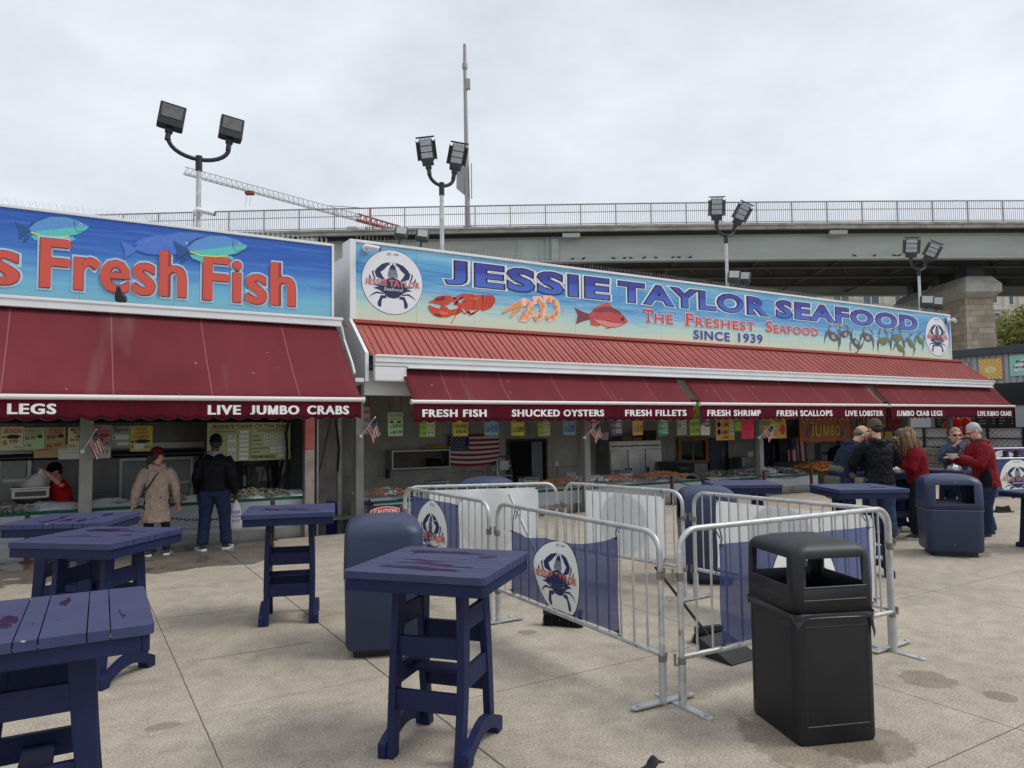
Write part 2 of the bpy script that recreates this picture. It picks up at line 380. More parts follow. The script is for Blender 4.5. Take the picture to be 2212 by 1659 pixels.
def concrete_mat():
    m, N, L, b = nodes_mat('plaza concrete', .85)
    tc = N.new('ShaderNodeTexCoord'); P = tc.outputs['Object']
    big = tnoise(N, L, P, .55, 5, .6, .4); mid = tnoise(N, L, P, 4.5, 8, .72, .3); fine = tnoise(N, L, P, 70, 3, .7); grit = tnoise(N, L, P, 190, 2, .6)
    c = ramp(N, L, big, [(.3, (.29, .256, .206)), (.7, (.44, .39, .317))])
    c = mixc(N, L, .48, c, ramp(N, L, mid, [(.25, (.155, .135, .11)), (.48, (.365, .322, .26)), (.75, (.57, .52, .44))]))
    c = mixc(N, L, .62, c, ramp(N, L, fine, [(.36, (.52, .50, .48)), (.64, (1.42, 1.4, 1.36))]), 'MULTIPLY')
    c = mixc(N, L, .6, c, ramp(N, L, grit, [(.33, (.5, .5, .5)), (.5, (1, 1, 1)), (.68, (1.5, 1.45, 1.4))]), 'MULTIPLY')
    # dark spots: old gum and spills
    vo = N.new('ShaderNodeTexVoronoi'); vo.inputs['Scale'].default_value = .75; vo.inputs['Randomness'].default_value = 1; L.new(P, vo.inputs['Vector'])
    dd = math_node(N, L, 'ADD', vo.outputs['Distance'], math_node(N, L, 'MULTIPLY', mid, .16))
    c = mixc(N, L, ramp(N, L, dd, [(.105, (.75, .75, .75)), (.135, (0, 0, 0))]), c, (.085, .07, .058))
    vo2 = N.new('ShaderNodeTexVoronoi'); vo2.inputs['Scale'].default_value = 2.6; L.new(P, vo2.inputs['Vector'])
    dd2 = math_node(N, L, 'ADD', vo2.outputs['Distance'], math_node(N, L, 'MULTIPLY', mid, .09))
    c = mixc(N, L, ramp(N, L, dd2, [(.062, (.6, .6, .6)), (.08, (0, 0, 0))]), c, (.07, .06, .05))
    # pale droppings and scuffs
    vo3 = N.new('ShaderNodeTexVoronoi'); vo3.inputs['Scale'].default_value = 1.9; L.new(tc.outputs['Generated'], vo3.inputs['Vector']); L.new(P, vo3.inputs['Vector'])
    mp = N.new('ShaderNodeMapping'); mp.inputs['Location'].default_value = (3.3, 8.1, 0); L.new(P, mp.inputs[0]); L.new(mp.outputs[0], vo3.inputs['Vector'])
    c = mixc(N, L, ramp(N, L, vo3.outputs['Distance'], [(.022, (.8, .8, .8)), (.03, (0, 0, 0))]), c, (.62, .60, .56))
    sx = N.new('ShaderNodeSeparateXYZ'); L.new(P, sx.inputs[0]); X, Y = sx.outputs[0], sx.outputs[1]
    wob = math_node(N, L, 'MULTIPLY', math_node(N, L, 'SUBTRACT', tnoise(N, L, P, 9, 4, .7), .5), .014)
    def line(co, at, w, lo=None, hi=None, other=None):
        d = math_node(N, L, 'ABSOLUTE', math_node(N, L, 'SUBTRACT', math_node(N, L, 'ADD', co, wob), at))
        k = math_node(N, L, 'LESS_THAN', d, w)
        if lo is not None:
            k = math_node(N, L, 'MULTIPLY', k, math_node(N, L, 'MULTIPLY', math_node(N, L, 'GREATER_THAN', other, lo), math_node(N, L, 'LESS_THAN', other, hi)))
        return k
    ls = [line(X, .70, 0.0043), line(X, 1.93, 0.0074), line(X, -.75, 0.0062), line(X, 4.62, 0.0050), line(X, 7.6, 0.0056), line(X, 9.9, 0.0056), line(X, 12.5, .006), line(X, 15.2, .006),
          line(Y, 4.25, 0.0043, 2.0, 99., X), line(Y, 2.15, 0.0043, 2.0, 99., X), line(Y, 6.8, 0.0056, 2., 99., X), line(Y, 6.05, 0.0074, .86, 1.72, X), line(Y, 7.55, 0.0062, .72, 1.6, X), line(Y, 8.9, 0.0050), line(Y, 3.05, 0.0025, .7, 1.9, X), line(Y, -1., 0.0050), line(Y, 4.95, 0.0025, .7, 1.9, X)]
    jm = ls[0]
    for q in ls[1:]: jm = math_node(N, L, 'MAXIMUM', jm, q)
    # hairline cracks
    mu = tnoise(N, L, P, .8, 3, .5, 1.2)
    cr = math_node(N, L, 'LESS_THAN', math_node(N, L, 'ABSOLUTE', math_node(N, L, 'SUBTRACT', mu, .52)), .0006)
    c = mixc(N, L, math_node(N, L, 'MULTIPLY', cr, .25), c, (.07, .055, .042))
    c = mixc(N, L, math_node(N, L, 'MULTIPLY', jm, .75), c, (.035, .03, .026))
    # round damp stains, and the damp ring a bin leaves
    for px, py, rx, ry in ((2005, 1467, .19, .19), (2165, 1505, .10, .10), (1745, 1595, .40, .40), (1850, 1600, .3, .3), (2080, 1195, .5, .3), (1140, 1365, .08, .08), (1830, 1425, .14, .2), (350, 1570, .10, .06), (1500, 1390, .07, .05)):
        q = G(px, py); dx = math_node(N, L, 'DIVIDE', math_node(N, L, 'SUBTRACT', X, q.x), rx); dy = math_node(N, L, 'DIVIDE', math_node(N, L, 'SUBTRACT', Y, q.y), ry)
        rr = math_node(N, L, 'ADD', math_node(N, L, 'ADD', math_node(N, L, 'MULTIPLY', dx, dx), math_node(N, L, 'MULTIPLY', dy, dy)), math_node(N, L, 'MULTIPLY', math_node(N, L, 'SUBTRACT', mid, .5), 2.2))
        c = mixc(N, L, ramp(N, L, rr, [(.8, (.55, .55, .55)), (1., (0, 0, 0))]), c, mixc(N, L, 1., c, (.42, .36, .30), 'MULTIPLY'))
    # hosed-down wet strip along the fish counters
    wn = tnoise(N, L, P, 1.1, 4, .5, .3)
    wy = math_node(N, L, 'ADD', math_node(N, L, 'SUBTRACT', Y, 9.95), math_node(N, L, 'MULTIPLY', math_node(N, L, 'SUBTRACT', wn, .5), 3.4))
    wx = math_node(N, L, 'LESS_THAN', math_node(N, L, 'ADD', X, math_node(N, L, 'MULTIPLY', wn, 1.0)), 3.3)
    wet = math_node(N, L, 'MULTIPLY', ramp(N, L, wy, [(0., (0, 0, 0)), (.06, (1, 1, 1))]), wx)
    c = mixc(N, L, math_node(N, L, 'MULTIPLY', wet, .8), c, mixc(N, L, 1., c, (.22, .2, .19), 'MULTIPLY'))
    L.new(c, b.inputs['Base Color'])
    pud = math_node(N, L, 'MULTIPLY', wet, ramp(N, L, tnoise(N, L, P, 2.3, 3, .5), [(.45, (.25, .25, .25)), (.58, (1, 1, 1))]))
    r = N.new('ShaderNodeMapRange'); r.inputs['To Min'].default_value = .87; r.inputs['To Max'].default_value = .06; L.new(pud, r.inputs[0]); L.new(r.outputs[0], b.inputs['Roughness'])
    bm = N.new('ShaderNodeBump'); bm.inputs['Distance'].default_value = .004
    st = N.new('ShaderNodeMapRange'); st.inputs['To Min'].default_value = .5; st.inputs['To Max'].default_value = .03; L.new(pud, st.inputs[0]); L.new(st.outputs[0], bm.inputs['Strength'])
    L.new(math_node(N, L, 'SUBTRACT', math_node(N, L, 'ADD', fine, mid), math_node(N, L, 'MULTIPLY', jm, 3)), bm.inputs['Height']); L.new(bm.outputs[0], b.inputs['Normal'])
    return m
M_ground = concrete_mat()
specks(M_black, [(9, .035, (.30, .31, .33), (1, 1, 1), .8), (3, .05, (.10, .105, .12), (1, 1, .12), .35)])
specks(M_galv, [(5, .12, (.72, .73, .73), (1, 1, 1), .8), (7, .10, (.20, .16, .13), (1, 1, 1), .6)])
M_far = mat('far land', (.16, .15, .13), rough=.9, var=.3, vs=.3)

# ================================================================== the ground
EDGE = 11.85                                    # the plaza ends here; the shops stand on lower floats behind it
g = MB()
g.bx(-40, 60, -40, EDGE, -.9, 0)
tag(g.build('plaza', M_ground), kind='structure')
g = MB(); g.bx(25.4, 60, EDGE+.002, 40, -.9, -.004)
tag(g.build('side_pavement', M_ground), kind='structure')
g = MB(); s = 900
g.add([(-s, -s, -.95), (s, -s, -.95), (s, s, -.95), (-s, s, -.95)], [(0, 1, 2, 3)])
tag(g.build('land', M_far), kind='structure')

# ================================================================== the bridge, in its own frame: x along the deck, y away from the plaza
BR = YAW-pi/2
def bridge():
    t = thing('bridge', 'long grey steel girder road bridge crossing behind the seafood stalls', 'bridge', (0, 0, 0), BR)
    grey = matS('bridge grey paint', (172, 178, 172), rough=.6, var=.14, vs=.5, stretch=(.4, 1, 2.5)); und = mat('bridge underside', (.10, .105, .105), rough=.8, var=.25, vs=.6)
    stone = mat('deck concrete', (.36, .35, .31), rough=.9, var=.35, vs=.9, bump=.3, bs=30); pipe = mat('black pipe', (.012, .012, .014), rough=.6)
    rail = matS('railing grey', (150, 150, 150), rough=.6)
    X0, X1, Yn = -75, 85, 50.
    def zc(x): return .000 - .00022*(x-12)**2          # the deck is a gentle crest
    def strip(mb, y0, y1, z0, z1, st=6, mi=0):
        n = int((X1-X0)/st)
        for i in range(n):
            a, b = X0+i*st, X0+(i+1)*st
            vs = [(a, y0, z0+zc(a)), (b, y0, z0+zc(b)), (b, y1, z0+zc(b)), (a, y1, z0+zc(a)), (a, y0, z1+zc(a)), (b, y0, z1+zc(b)), (b, y1, z1+zc(b)), (a, y1, z1+zc(a))]
            mb.add(vs, [(0, 3, 2, 1), (4, 5, 6, 7), (0, 1, 5, 4), (2, 3, 7, 6)]+([(0, 4, 7, 3)] if i == 0 else [])+([(1, 2, 6, 5)] if i == n-1 else []), mi)
    d = MB(); strip(d, Yn-.9, Yn+15, 15.05, 15.32); d.build('deck', stone, t)
    c = MB(); strip(c, Yn-1.0, Yn-.7, 15.30, 15.45); c.build('kerb', stone, t)
    p = MB()
    for y, z, r in ((Yn-.35, 14.95, .13), (Yn-.1, 14.9, .12), (Yn-.55, 15.02, .09)): p.tube([(x, y, z+zc(x)) for x in range(X0, X1+1, 5)], r, 8)
    p.build('pipe', pipe, t, smooth=40)
    gi = MB()
    gi_m = [grey]
    strip(gi, Yn, Yn+.06, 13.2, 14.8); strip(gi, Yn-.25, Yn+.3, 14.78, 14.86); strip(gi, Yn-.28, Yn+.33, 13.08, 13.2)
    for x in range(X0+2, X1, 3): gi.box((x, Yn-.09, 14.0+zc(x)), (.04, .18, 1.56)) if x % 9 == 0 else None
    gi.build('girder', grey, t)
    for x in (1.2, 40.5, -36.):                          # riveted splice plates with hinge pins
        sp = MB(); sp.box((x, Yn-.05, 14.0+zc(x)), (1.5, .05, 1.5)); sp.box((x+1.9, Yn-.12, 14.0+zc(x)), (.5, .12, 1.5)); sp.tube([(x+1.35, Yn-.2, 13.3+zc(x)), (x+1.35, Yn-.2, 14.75+zc(x))], .07, 8)
        for i in range(7):
            for dx in (-.62, -.45, .45, .62): sp.box((x+dx, Yn-.09, 13.45+i*.2+zc(x)), (.05, .05, .05))
        sp.build('splice_plate', grey, t)
    for x in (4.2, 22.6, 39.2, -14, -32):
        sp = MB(); sp.box((x, Yn-.62, 14.82+zc(x)), (1.2, .35, .28)); sp.build('lamp_box', grey, t)
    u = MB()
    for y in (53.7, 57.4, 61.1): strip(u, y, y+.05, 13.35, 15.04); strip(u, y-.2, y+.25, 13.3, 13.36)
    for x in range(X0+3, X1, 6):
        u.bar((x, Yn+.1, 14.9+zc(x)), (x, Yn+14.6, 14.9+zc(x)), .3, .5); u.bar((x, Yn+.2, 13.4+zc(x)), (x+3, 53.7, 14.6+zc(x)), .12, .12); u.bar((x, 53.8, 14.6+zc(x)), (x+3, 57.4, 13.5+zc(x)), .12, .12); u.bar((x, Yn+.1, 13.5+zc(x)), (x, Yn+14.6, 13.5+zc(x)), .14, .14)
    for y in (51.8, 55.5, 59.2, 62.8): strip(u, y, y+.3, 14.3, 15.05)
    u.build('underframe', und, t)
    f = MB(); strip(f, 64.6, 64.7, 13.2, 15.1); strip(f, 64.4, 64.9, 13.1, 13.2); f.build('girder', grey, t)
    r = MB()
    for y, k in ((Yn-.85, 1), (Yn+14.8, 0)):
        for z, w in ((17.05, .055), (16.5, .03), (15.68, .035)): r.tube([(x, y, z+zc(x)-.12) for x in range(X0, X1+1, 4)], w, 5)
        x = X0
        while x < X1:
            r.box((x, y, 16.18+zc(x)), (.08, .08, 1.5))
            if k:
                for i in range(1, 17):
                    if -40 < x < 60: r.box((x+i*2.42/17, y, 16.24+zc(x)), (.024, .024, 1.34))
            x += 2.42
    r.build('railing', rail, t)
    return t
BRG = bridge()
BM = Matrix.Rotation(BR, 4, 'Z')
def Bp(x, y, z): return BM @ V((x, y, z))

def bridge_pole():
    t = thing('light_pole', 'tall bare grey lamp pole rising from the bridge railing', 'light pole', Bp(-2.93, 49.6, 15.3), BR)
    m = matS('pole grey', (158, 160, 160), rough=.55, var=.12)
    mb = MB(); mb.tube([(0, 0, 0), (0, 0, .3)], .32, 10); mb.tube([(0, 0, .3), (-.06, 0, 6), (-.12, 0, 11.6)], [.19, .15, .12], 10); mb.build('pole', m, t, smooth=40)
    mb = MB(); mb.tube([(-.12, 0, 11.6), (-.12, 0, 13.3)], [.13, .11], 10); mb.lathe([(.17, 11.5), (.19, 11.55), (.19, 11.9), (.17, 11.95)], 10, (-.12, 0, 0)); mb.build('antenna', m, t, smooth=40)
    mb = MB(); mb.box((.1, -.02, 10.4), (.3, .25, .75)); mb.build('radio_box', m, t, bevel=.03)
    mb = MB(); mb.prism([(-.75, 3.0), (-.2, 2.5), (-.2, 4.5), (-.75, 4.5)], -.05, .05, M=Matrix.Rotation(pi/2, 4, 'X')); mb.box((.28, 0, 3.5), (.06, .5, 2.4)); mb.build('cabinet', m, t, bevel=.02)
bridge_pole()

def pier():
    t = thing('bridge_pier', 'tan coursed stone bridge pier with a pale concrete cap', 'bridge pier', Bp(33.3, 55.5, -.95), BR)
    m, N, L, b = nodes_mat('coursed stone', .9)
    tc = N.new('ShaderNodeTexCoord')
    g = N.new('ShaderNodeNewGeometry'); cb = N.new('ShaderNodeSeparateXYZ'); L.new(tc.outputs['Object'], cb.inputs[0])
    cc = N.new('ShaderNodeCombineXYZ'); L.new(math_node(N, L, 'ADD', cb.outputs[0], cb.outputs[1]), cc.inputs[0]); L.new(cb.outputs[2], cc.inputs[1])
    br = N.new('ShaderNodeTexBrick'); br.inputs['Scale'].default_value = 1; br.inputs['Brick Width'].default_value = 1.15; br.inputs['Row Height'].default_value = .42; br.inputs['Mortar Size'].default_value = .018
    br.inputs['Color1'].default_value = (.30, .26, .20, 1); br.inputs['Color2'].default_value = (.44, .40, .33, 1); br.inputs['Mortar'].default_value = (.2, .19, .17, 1); br.offset = .43
    L.new(cc.outputs[0], br.inputs['Vector'])
    c = mixc(N, L, .6, br.outputs['Color'], ramp(N, L, tnoise(N, L, tc.outputs['Object'], 1.3, 5, .6), [(.3, (.6, .56, .5)), (.7, (1.25, 1.2, 1.15))]), 'MULTIPLY'); L.new(c, b.inputs['Base Color'])
    bm = N.new('ShaderNodeBump'); bm.inputs['Strength'].default_value = .5; bm.inputs['Distance'].default_value = .05; L.new(br.outputs['Fac'], bm.inputs['Height']); bm.invert = True; L.new(bm.outputs[0], b.inputs['Normal'])
    def ring(w, l, z): return [(-w, -l, z), (w, -l, z), (w, l, z), (-w, l, z)]
    mb = MB(); mb.loft([ring(1.22, 4.7, 0), ring(.98, 4.3, 11.4)]); mb.build('shaft', m, t)
    mb = MB(); mb.loft([ring(1.02, 4.4, 11.4), ring(1.3, 4.9, 11.75), ring(1.3, 4.9, 12.3), ring(.9, 4.4, 12.95)]); mb.build('cap', mat('pier cap', (.34, .33, .30), rough=.9, var=.25, vs=1.), t, bevel=.04)
    for y in (-3.6, -.2, 3.4):
        mb = MB(); mb.box((0, y, 13.45), (1.2, .9, 1.0)); mb.build('bearing', M_darkmetal, t)
pier()

def crane():
    k = 190.                                             # far beyond the bridge
    k2 = k+20; a, b = V((-.4575*k, k, CAMH+.3592*k)), V((-.2145*k2, k2, CAMH+.290*k2))
    t = thing('tower_crane', 'white lattice tower crane jib sticking up far behind the bridge', 'crane', BM @ V((b.x, b.y, -.95)), BR)
    wh = matS('crane white', (196, 198, 200), rough=.6); rd = matS('crane red', (150, 66, 56), rough=.6)
    o = V((b.x, b.y, -.95)); A = a-o; B = b-o
    d = (B-A).normalized(); side = d.cross(V((0, 0, 1))).normalized()*.8; up = side.cross(d).normalized()*-1
    if up.z < 0: up = -up
    mb = MB(); n = 34; L_ = (B-A).length; h = 1.9
    mb.tube([A+up*h, B+up*h], .16, 5); mb.tube([A+side, B+side], .16, 5); mb.tube([A-side, B-side], .16, 5)
    for i in range(n):
        p, q, m_ = A+d*L_*i/n, A+d*L_*(i+1)/n, A+d*L_*(i+.5)/n+up*h
        for s_ in (side, -side): mb.tube([p+s_, m_], .09, 4); mb.tube([m_, q+s_], .09, 4)
        mb.tube([p+side, q-side], .08, 4); mb.tube([p+side, p-side], .08, 4)
    mb.build('jib', wh, t)
    mb = MB(); c = A+d*L_*.36; mb.box(c-up*.5, (2.2, 1.6, .8)); mb.tube([c-up*.8+V((-.6, 0, 0)), c-up*4.5+V((-.6, 0, 0))], .04, 4); mb.tube([c-up*.8+V((.6, 0, 0)), c-up*4.5+V((.6, 0, 0))], .04, 4); mb.build('trolley', rd, t)
    mb = MB()
    e = B+d*13; mb.tube([B+up*h, e+up*h*.8], .3, 5); mb.tube([B+side, e+side], .3, 5); mb.tube([B-side, e-side], .3, 5)
    for i in range(8):
        p, q = B+d*13*i/8, B+d*13*(i+1)/8; mb.tube([p+side, (p+q)/2+up*h], .18, 4); mb.tube([(p+q)/2+up*h, q-side], .18, 4); mb.tube([p-side, (p+q)/2+up*h], .18, 4)
    mb.tube([B+d*4, B+d*4+V((0, 0, 4.6))], .35, 5); mb.tube([B+d*4+V((0, 0, 4.6)), B-d*9+up*h], .1, 4)
    mb.build('slewing_frame', rd, t)
    mb = MB(); mb.box(B+d*1+V((-2.2, 0, -3.)), (3.0, 2.4, 2.2)); mb.build('cab', wh, t, bevel=.1)
    mb = MB(); m0 = B+d*4
    for sx in (-1, 1):
        for sy in (-1, 1): mb.tube([(m0.x+sx, m0.y+sy, 0), (m0.x+sx, m0.y+sy, m0.z-1)], .2, 4)
    z = 0
    while z < m0.z-4:
        mb.tube([(m0.x-1, m0.y-1, z), (m0.x+1, m0.y-1, z+3)], .12, 4); mb.tube([(m0.x+1, m0.y-1, z), (m0.x+1, m0.y+1, z+3)], .12, 4); z += 3
    mb.build('mast', rd, t)
crane()

# ------------------------------------------------------------------ far flats, seen under and beside the bridge
def flats(name, label, x0, x1, y, h, cols, rows, seed, dep=14):
    t = thing(name, label, 'building', Bp((x0+x1)/2, y, -.95), BR)
    rnd = random.Random(seed); w = x1-x0
    wall = matS('flats cream', (206, 200, 186), rough=.9, var=.12, vs=.3); gl = mat('flats glass', (.10, .13, .16), rough=.1); fr = matS('flats frame', (220, 222, 222), rough=.6)
    mb = MB(); mb.bx(-w/2, w/2, 0, dep, 0, h)
    cw = w/cols; rh = h/rows
    for r in range(rows+1): mb.bx(-w/2-.15, w/2+.15, -.22, .02, r*rh-.18, r*rh+.12)
    for c in range(cols+1): mb.bx(-w/2+c*cw-.35, -w/2+c*cw+.35, -.16, .015, 0, h-.2)
    mb.build('wall', wall, t)
    for r in range(rows):
        if (r+1)*rh < 8: continue
        for c in range(cols):
            ww = cw*(.55 if (c+r) % 3 else .42); cx = -w/2+(c+.5)*cw; z0, z1 = r*rh+rh*.22, r*rh+rh*.86
            f = MB()
            for k in (0, .5, 1): f.bx(cx-ww/2+ww*k-.06, cx-ww/2+ww*k+.06, -.09, .01, z0, z1)
            for z in (z0, z0+(z1-z0)*.68, z1): f.bx(cx-ww/2-.06, cx+ww/2+.06, -.1, .008, z-.06, z+.06)
            fo = f.build('window', fr, t)
            q = MB(); q.bx(cx-ww/2, cx+ww/2, -.03, .005, z0, z1); q.build('pane', gl, fo)
    mb = MB(); mb.bx(-w/2-.3, w/2+.3, -.35, dep+.3, h, h+.5); mb.build('roof', wall, t)
flats('apartment_block', 'cream apartment block with paired windows seen beneath the bridge', 34, 66, 96, 28, 8, 8, 3)
flats('apartment_block', 'small pale building seen in the gap between the two stalls', -23.6, -13.5, 80, 13.2, 3, 4, 4)
flats('apartment_block', 'pale grey block behind the green tree at the right edge', 66.5, 92, 100, 25, 6, 7, 5)

# ------------------------------------------------------------------ trees: trunk, limbs and a crown of leaf clumps
def tree(label, base, H, R, seed, cols, leaf=.22, n=2600, ch=.6):
    rnd = random.Random(seed)
    t = thing('tree', label, 'tree', base)
    bark = mat('bark', (.09, .07, .05), rough=.9, var=.3, vs=4, bump=.5, bs=12)
    mb = MB(); mb.tube([(0, 0, 0), (.1, 0, H*.3), (-.1, .1, H*.75)], [R*.09, R*.07, R*.03], 8)
    cl = []
    for i in range(26):
        a = rnd.uniform(0, 2*pi); z = H*(1-ch)+H*ch*rnd.uniform(.12, .95); q = R*sqrt(max(.05, 1-((z-H*(1-ch*.52))/(H*ch*.55))**2))*rnd.uniform(.35, .95)
        p = V((q*cos(a), q*sin(a), z)); cl.append((p, R*rnd.uniform(.22, .4)))
        mb.tube([(0, 0, H*rnd.uniform(.3, .6)), p*.55+V((0, 0, z*.35)), p], [R*.035, R*.02, R*.008], 5)
    mb.build('trunk', bark, t, smooth=50)
    lv = MB()
    for i in range(n):
        c, r = rnd.choice(cl); u = V((rnd.gauss(0, 1), rnd.gauss(0, 1), rnd.gauss(0, .8))).normalized()*r*rnd.uniform(.35, 1.05); p = c+u
        ax = V((rnd.gauss(0, 1), rnd.gauss(0, 1), rnd.gauss(0, 1))).normalized(); bx_ = ax.orthogonal().normalized(); s_ = leaf*rnd.uniform(.6, 1.3)
        lv.add([p+ax*s_, p+bx_*s_*.5, p-ax*s_, p-bx_*s_*.5], [(0, 1, 2, 3)], rnd.choice((0, 0, 1, 1, 2)))
    lv.build('crown', cols, t)
LG = [mat('leaf a', (.16, .19, .03), rough=.7, trans=.3), mat('leaf b', (.27, .27, .045), rough=.7, trans=.3), mat('leaf c', (.09, .12, .022), rough=.7, trans=.3)]
tree('yellowing green tree beside the stone pier at the right edge', Bp(48.6, 70, -.95), 13.4, 5.2, 5, LG, .3, 6500, .8)
tree('second green tree at the edge, beyond the dark kiosk roof', Bp(55., 78, -.95), 13.5, 5.5, 8, LG, .34, 4200, .78)
tree('dark shrubby tree on the terrace beneath the bridge', Bp(41.0, 90, -.95), 17.8, 1.7, 9, [LG[2], LG[2], LG[0]], .3, 700, .25)
# ================================================================== the printed pictures
def zoomed(ox, oy, s, Y):
    def f(px, py):
        p = FY((ox+px/s)*.9217, (oy+py/s)*.9217, Y); return (p.x, p.z)
    return f
def emblem(d, fn, c=(0, 1, 2, 3), base=1, n=48):
    """crab-and-dome roundel; c = white, navy, red, grey material numbers"""
    W_, K, Rr, Gy = c
    e = Dec()
    e.oval(0, 0, 1, 1, K, base, n, rings=4); e.oval(0, 0, .985, .985, W_, base+1, n, rings=4)
    half = [
        [(-.29, .038), (-.525, .12), (-.583, .275), (-.508, .394), (-.342, .54), (-.158, .60), (-.04, .594), (-.175, .548), (-.075, .555), (-.19, .478), (-.275, .373), (-.4, .28), (-.317, .146), (-.225, .04)],
        [(-.608, .335), (-.668, .27), (-.655, .2), (-.59, .04), (-.54, .04), (-.61, .21), (-.62, .27)],
        [(-.75, .184), (-.765, .1), (-.72, .03), (-.68, .05)],
        [(-.29, -.35), (-.525, -.325), (-.658, -.4), (-.775, -.525), (-.64, -.43), (-.508, -.375), (-.29, -.39)],
        [(-.225, -.42), (-.392, -.43), (-.43, -.53), (-.49, -.65), (-.485, -.74), (-.425, -.79), (-.375, -.765), (-.36, -.605), (-.335, -.524), (-.2, -.5)]]
    for h in half:
        e.poly(h, K, base+2); e.poly([(-x, y) for x, y in h], K, base+2)
    side = [(-.19, .09), (-.33, .02), (-.42, -.06), (-.617, -.14), (-.44, -.165), (-.64, -.224), (-.475, -.255), (-.308, -.335), (-.225, -.42), (-.158, -.475)]
    e.poly([(0, .15)]+side+[(0, -.5)]+[(-x, y) for x, y in reversed(side)], K, base+2)
    e.poly([(.105*cos(pi*i/10), .395+.145*sin(pi*i/10)) for i in range(11)], K, base+2)
    e.poly([(-.025, .53), (.025, .53), (.01, .575), (0, .63), (-.01, .575)], K, base+2)
    e.rect(-.14, .14, .365, .385, K, base+2); e.rect(-.125, .125, .30, .355, Gy, base+2); e.rect(-.15, .15, .275, .292, K, base+2)
    for i in range(8): e.rect(-.12+i*.034-.008, -.12+i*.034+.008, .30, .36, K, base+3)
    e.rect(-.15, .15, .14, .272, Gy, base+2)
    for i in range(9): e.rect(-.145+i*.0362-.009, -.145+i*.0362+.009, .14, .272, K, base+3)
    e.text('JESSIE TAYLOR', -.885, .885, -.125, .06, Rr, base+5, .02, [(.03, W_, base+4)])
    e.text('Seafood', -.3, .32, -.275, -.17, W_, base+5, .0, shear=.15)
    e.text('EST. 1939', -.18, .19, .82, .895, K, base+3, .0)
    d.merge(e, fn)

def fish_blue(d0, f, dx, dy, mats, blue=False, base=0):
    d = Dec()
    top, bel, fin, yel, eye = mats
    q = lambda pts: [f(x+dx, y+dy) for x, y in pts]
    d.poly(q([(165, 335), (85, 293), (110, 360), (108, 400), (150, 372), (180, 350)]), fin, 2)
    if not blue:
        d.poly(q([(180, 372), (300, 380), (420, 380), (437, 396), (370, 422), (260, 420), (195, 395)]), bel, 2); d.ribbon(q([(178, 355), (240, 378), (330, 384), (400, 380)]), .02, yel, 6)
        d.poly(q([(140, 385), (170, 365), (165, 400), (130, 422)]), fin, 2)
    d.poly(q([(165, 325), (172, 305), (215, 280), (300, 262), (210, 305)]), fin, 3)
    d.poly(q([(165, 335), (210, 295), (290, 266), (380, 268), (450, 288), (512, 320), (492, 346), (440, 370), (330, 383), (230, 372), (180, 352)]), top, 4)
    d.poly(q([(190, 352), (300, 340), (420, 325), (512, 322), (492, 346), (440, 370), (330, 383), (230, 372)]), bel, 5)
    d.ribbon(q([(430, 288), (428, 320), (445, 355), (490, 345)]), .008, fin, 6)
    x, z = f(465+dx, 312+dy); d.oval(x, z, .02, .022, eye, 7, 12); d.oval(x, z, .01, .011, fin, 8, 10)
    for pts, fs, mi, la in d.b: d0.b.append((pts, fs, mi, la+base))
def crab_pic(d, cx, cz, s, rot, body, leg, tip, claws=True):
    def q(pts): return [(cx+s*(x*cos(rot)-y*sin(rot)), cz+s*(x*sin(rot)+y*cos(rot))) for x, y in pts]
    for sd in (-1, 1):
        for k, a in enumerate((.15, -.2, -.55, -.95)):
            d.ribbon(q([(sd*.35, -.02), (sd*(.75), .12+a*.35), (sd*(1.0), -.2+a*.55), (sd*(.92), -.62+a*.45)]), [s*.10, s*.09, s*.07, s*.03], leg, 3)
        if claws:
            d.ribbon(q([(sd*.4, .15), (sd*.72, .42), (sd*.5, .72)]), [s*.16, s*.15, s*.14], leg, 4); d.poly(q([(sd*.42, .66), (sd*.62, .70), (sd*.48, 1.0), (sd*.28, 1.12), (sd*.40, .86), (sd*.22, 1.0), (sd*.3, .8)][::sd]), tip, 4)
    d.poly(q([(-.85, .02), (-.45, .22), (0, .3), (.45, .22), (.85, .02), (.5, -.22), (.3, -.4), (-.3, -.4), (-.5, -.22)]), body, 5)
    d.poly(q([(-.3, -.08), (0, .12), (.3, -.08), (.15, -.3), (-.15, -.3)]), tip, 6)

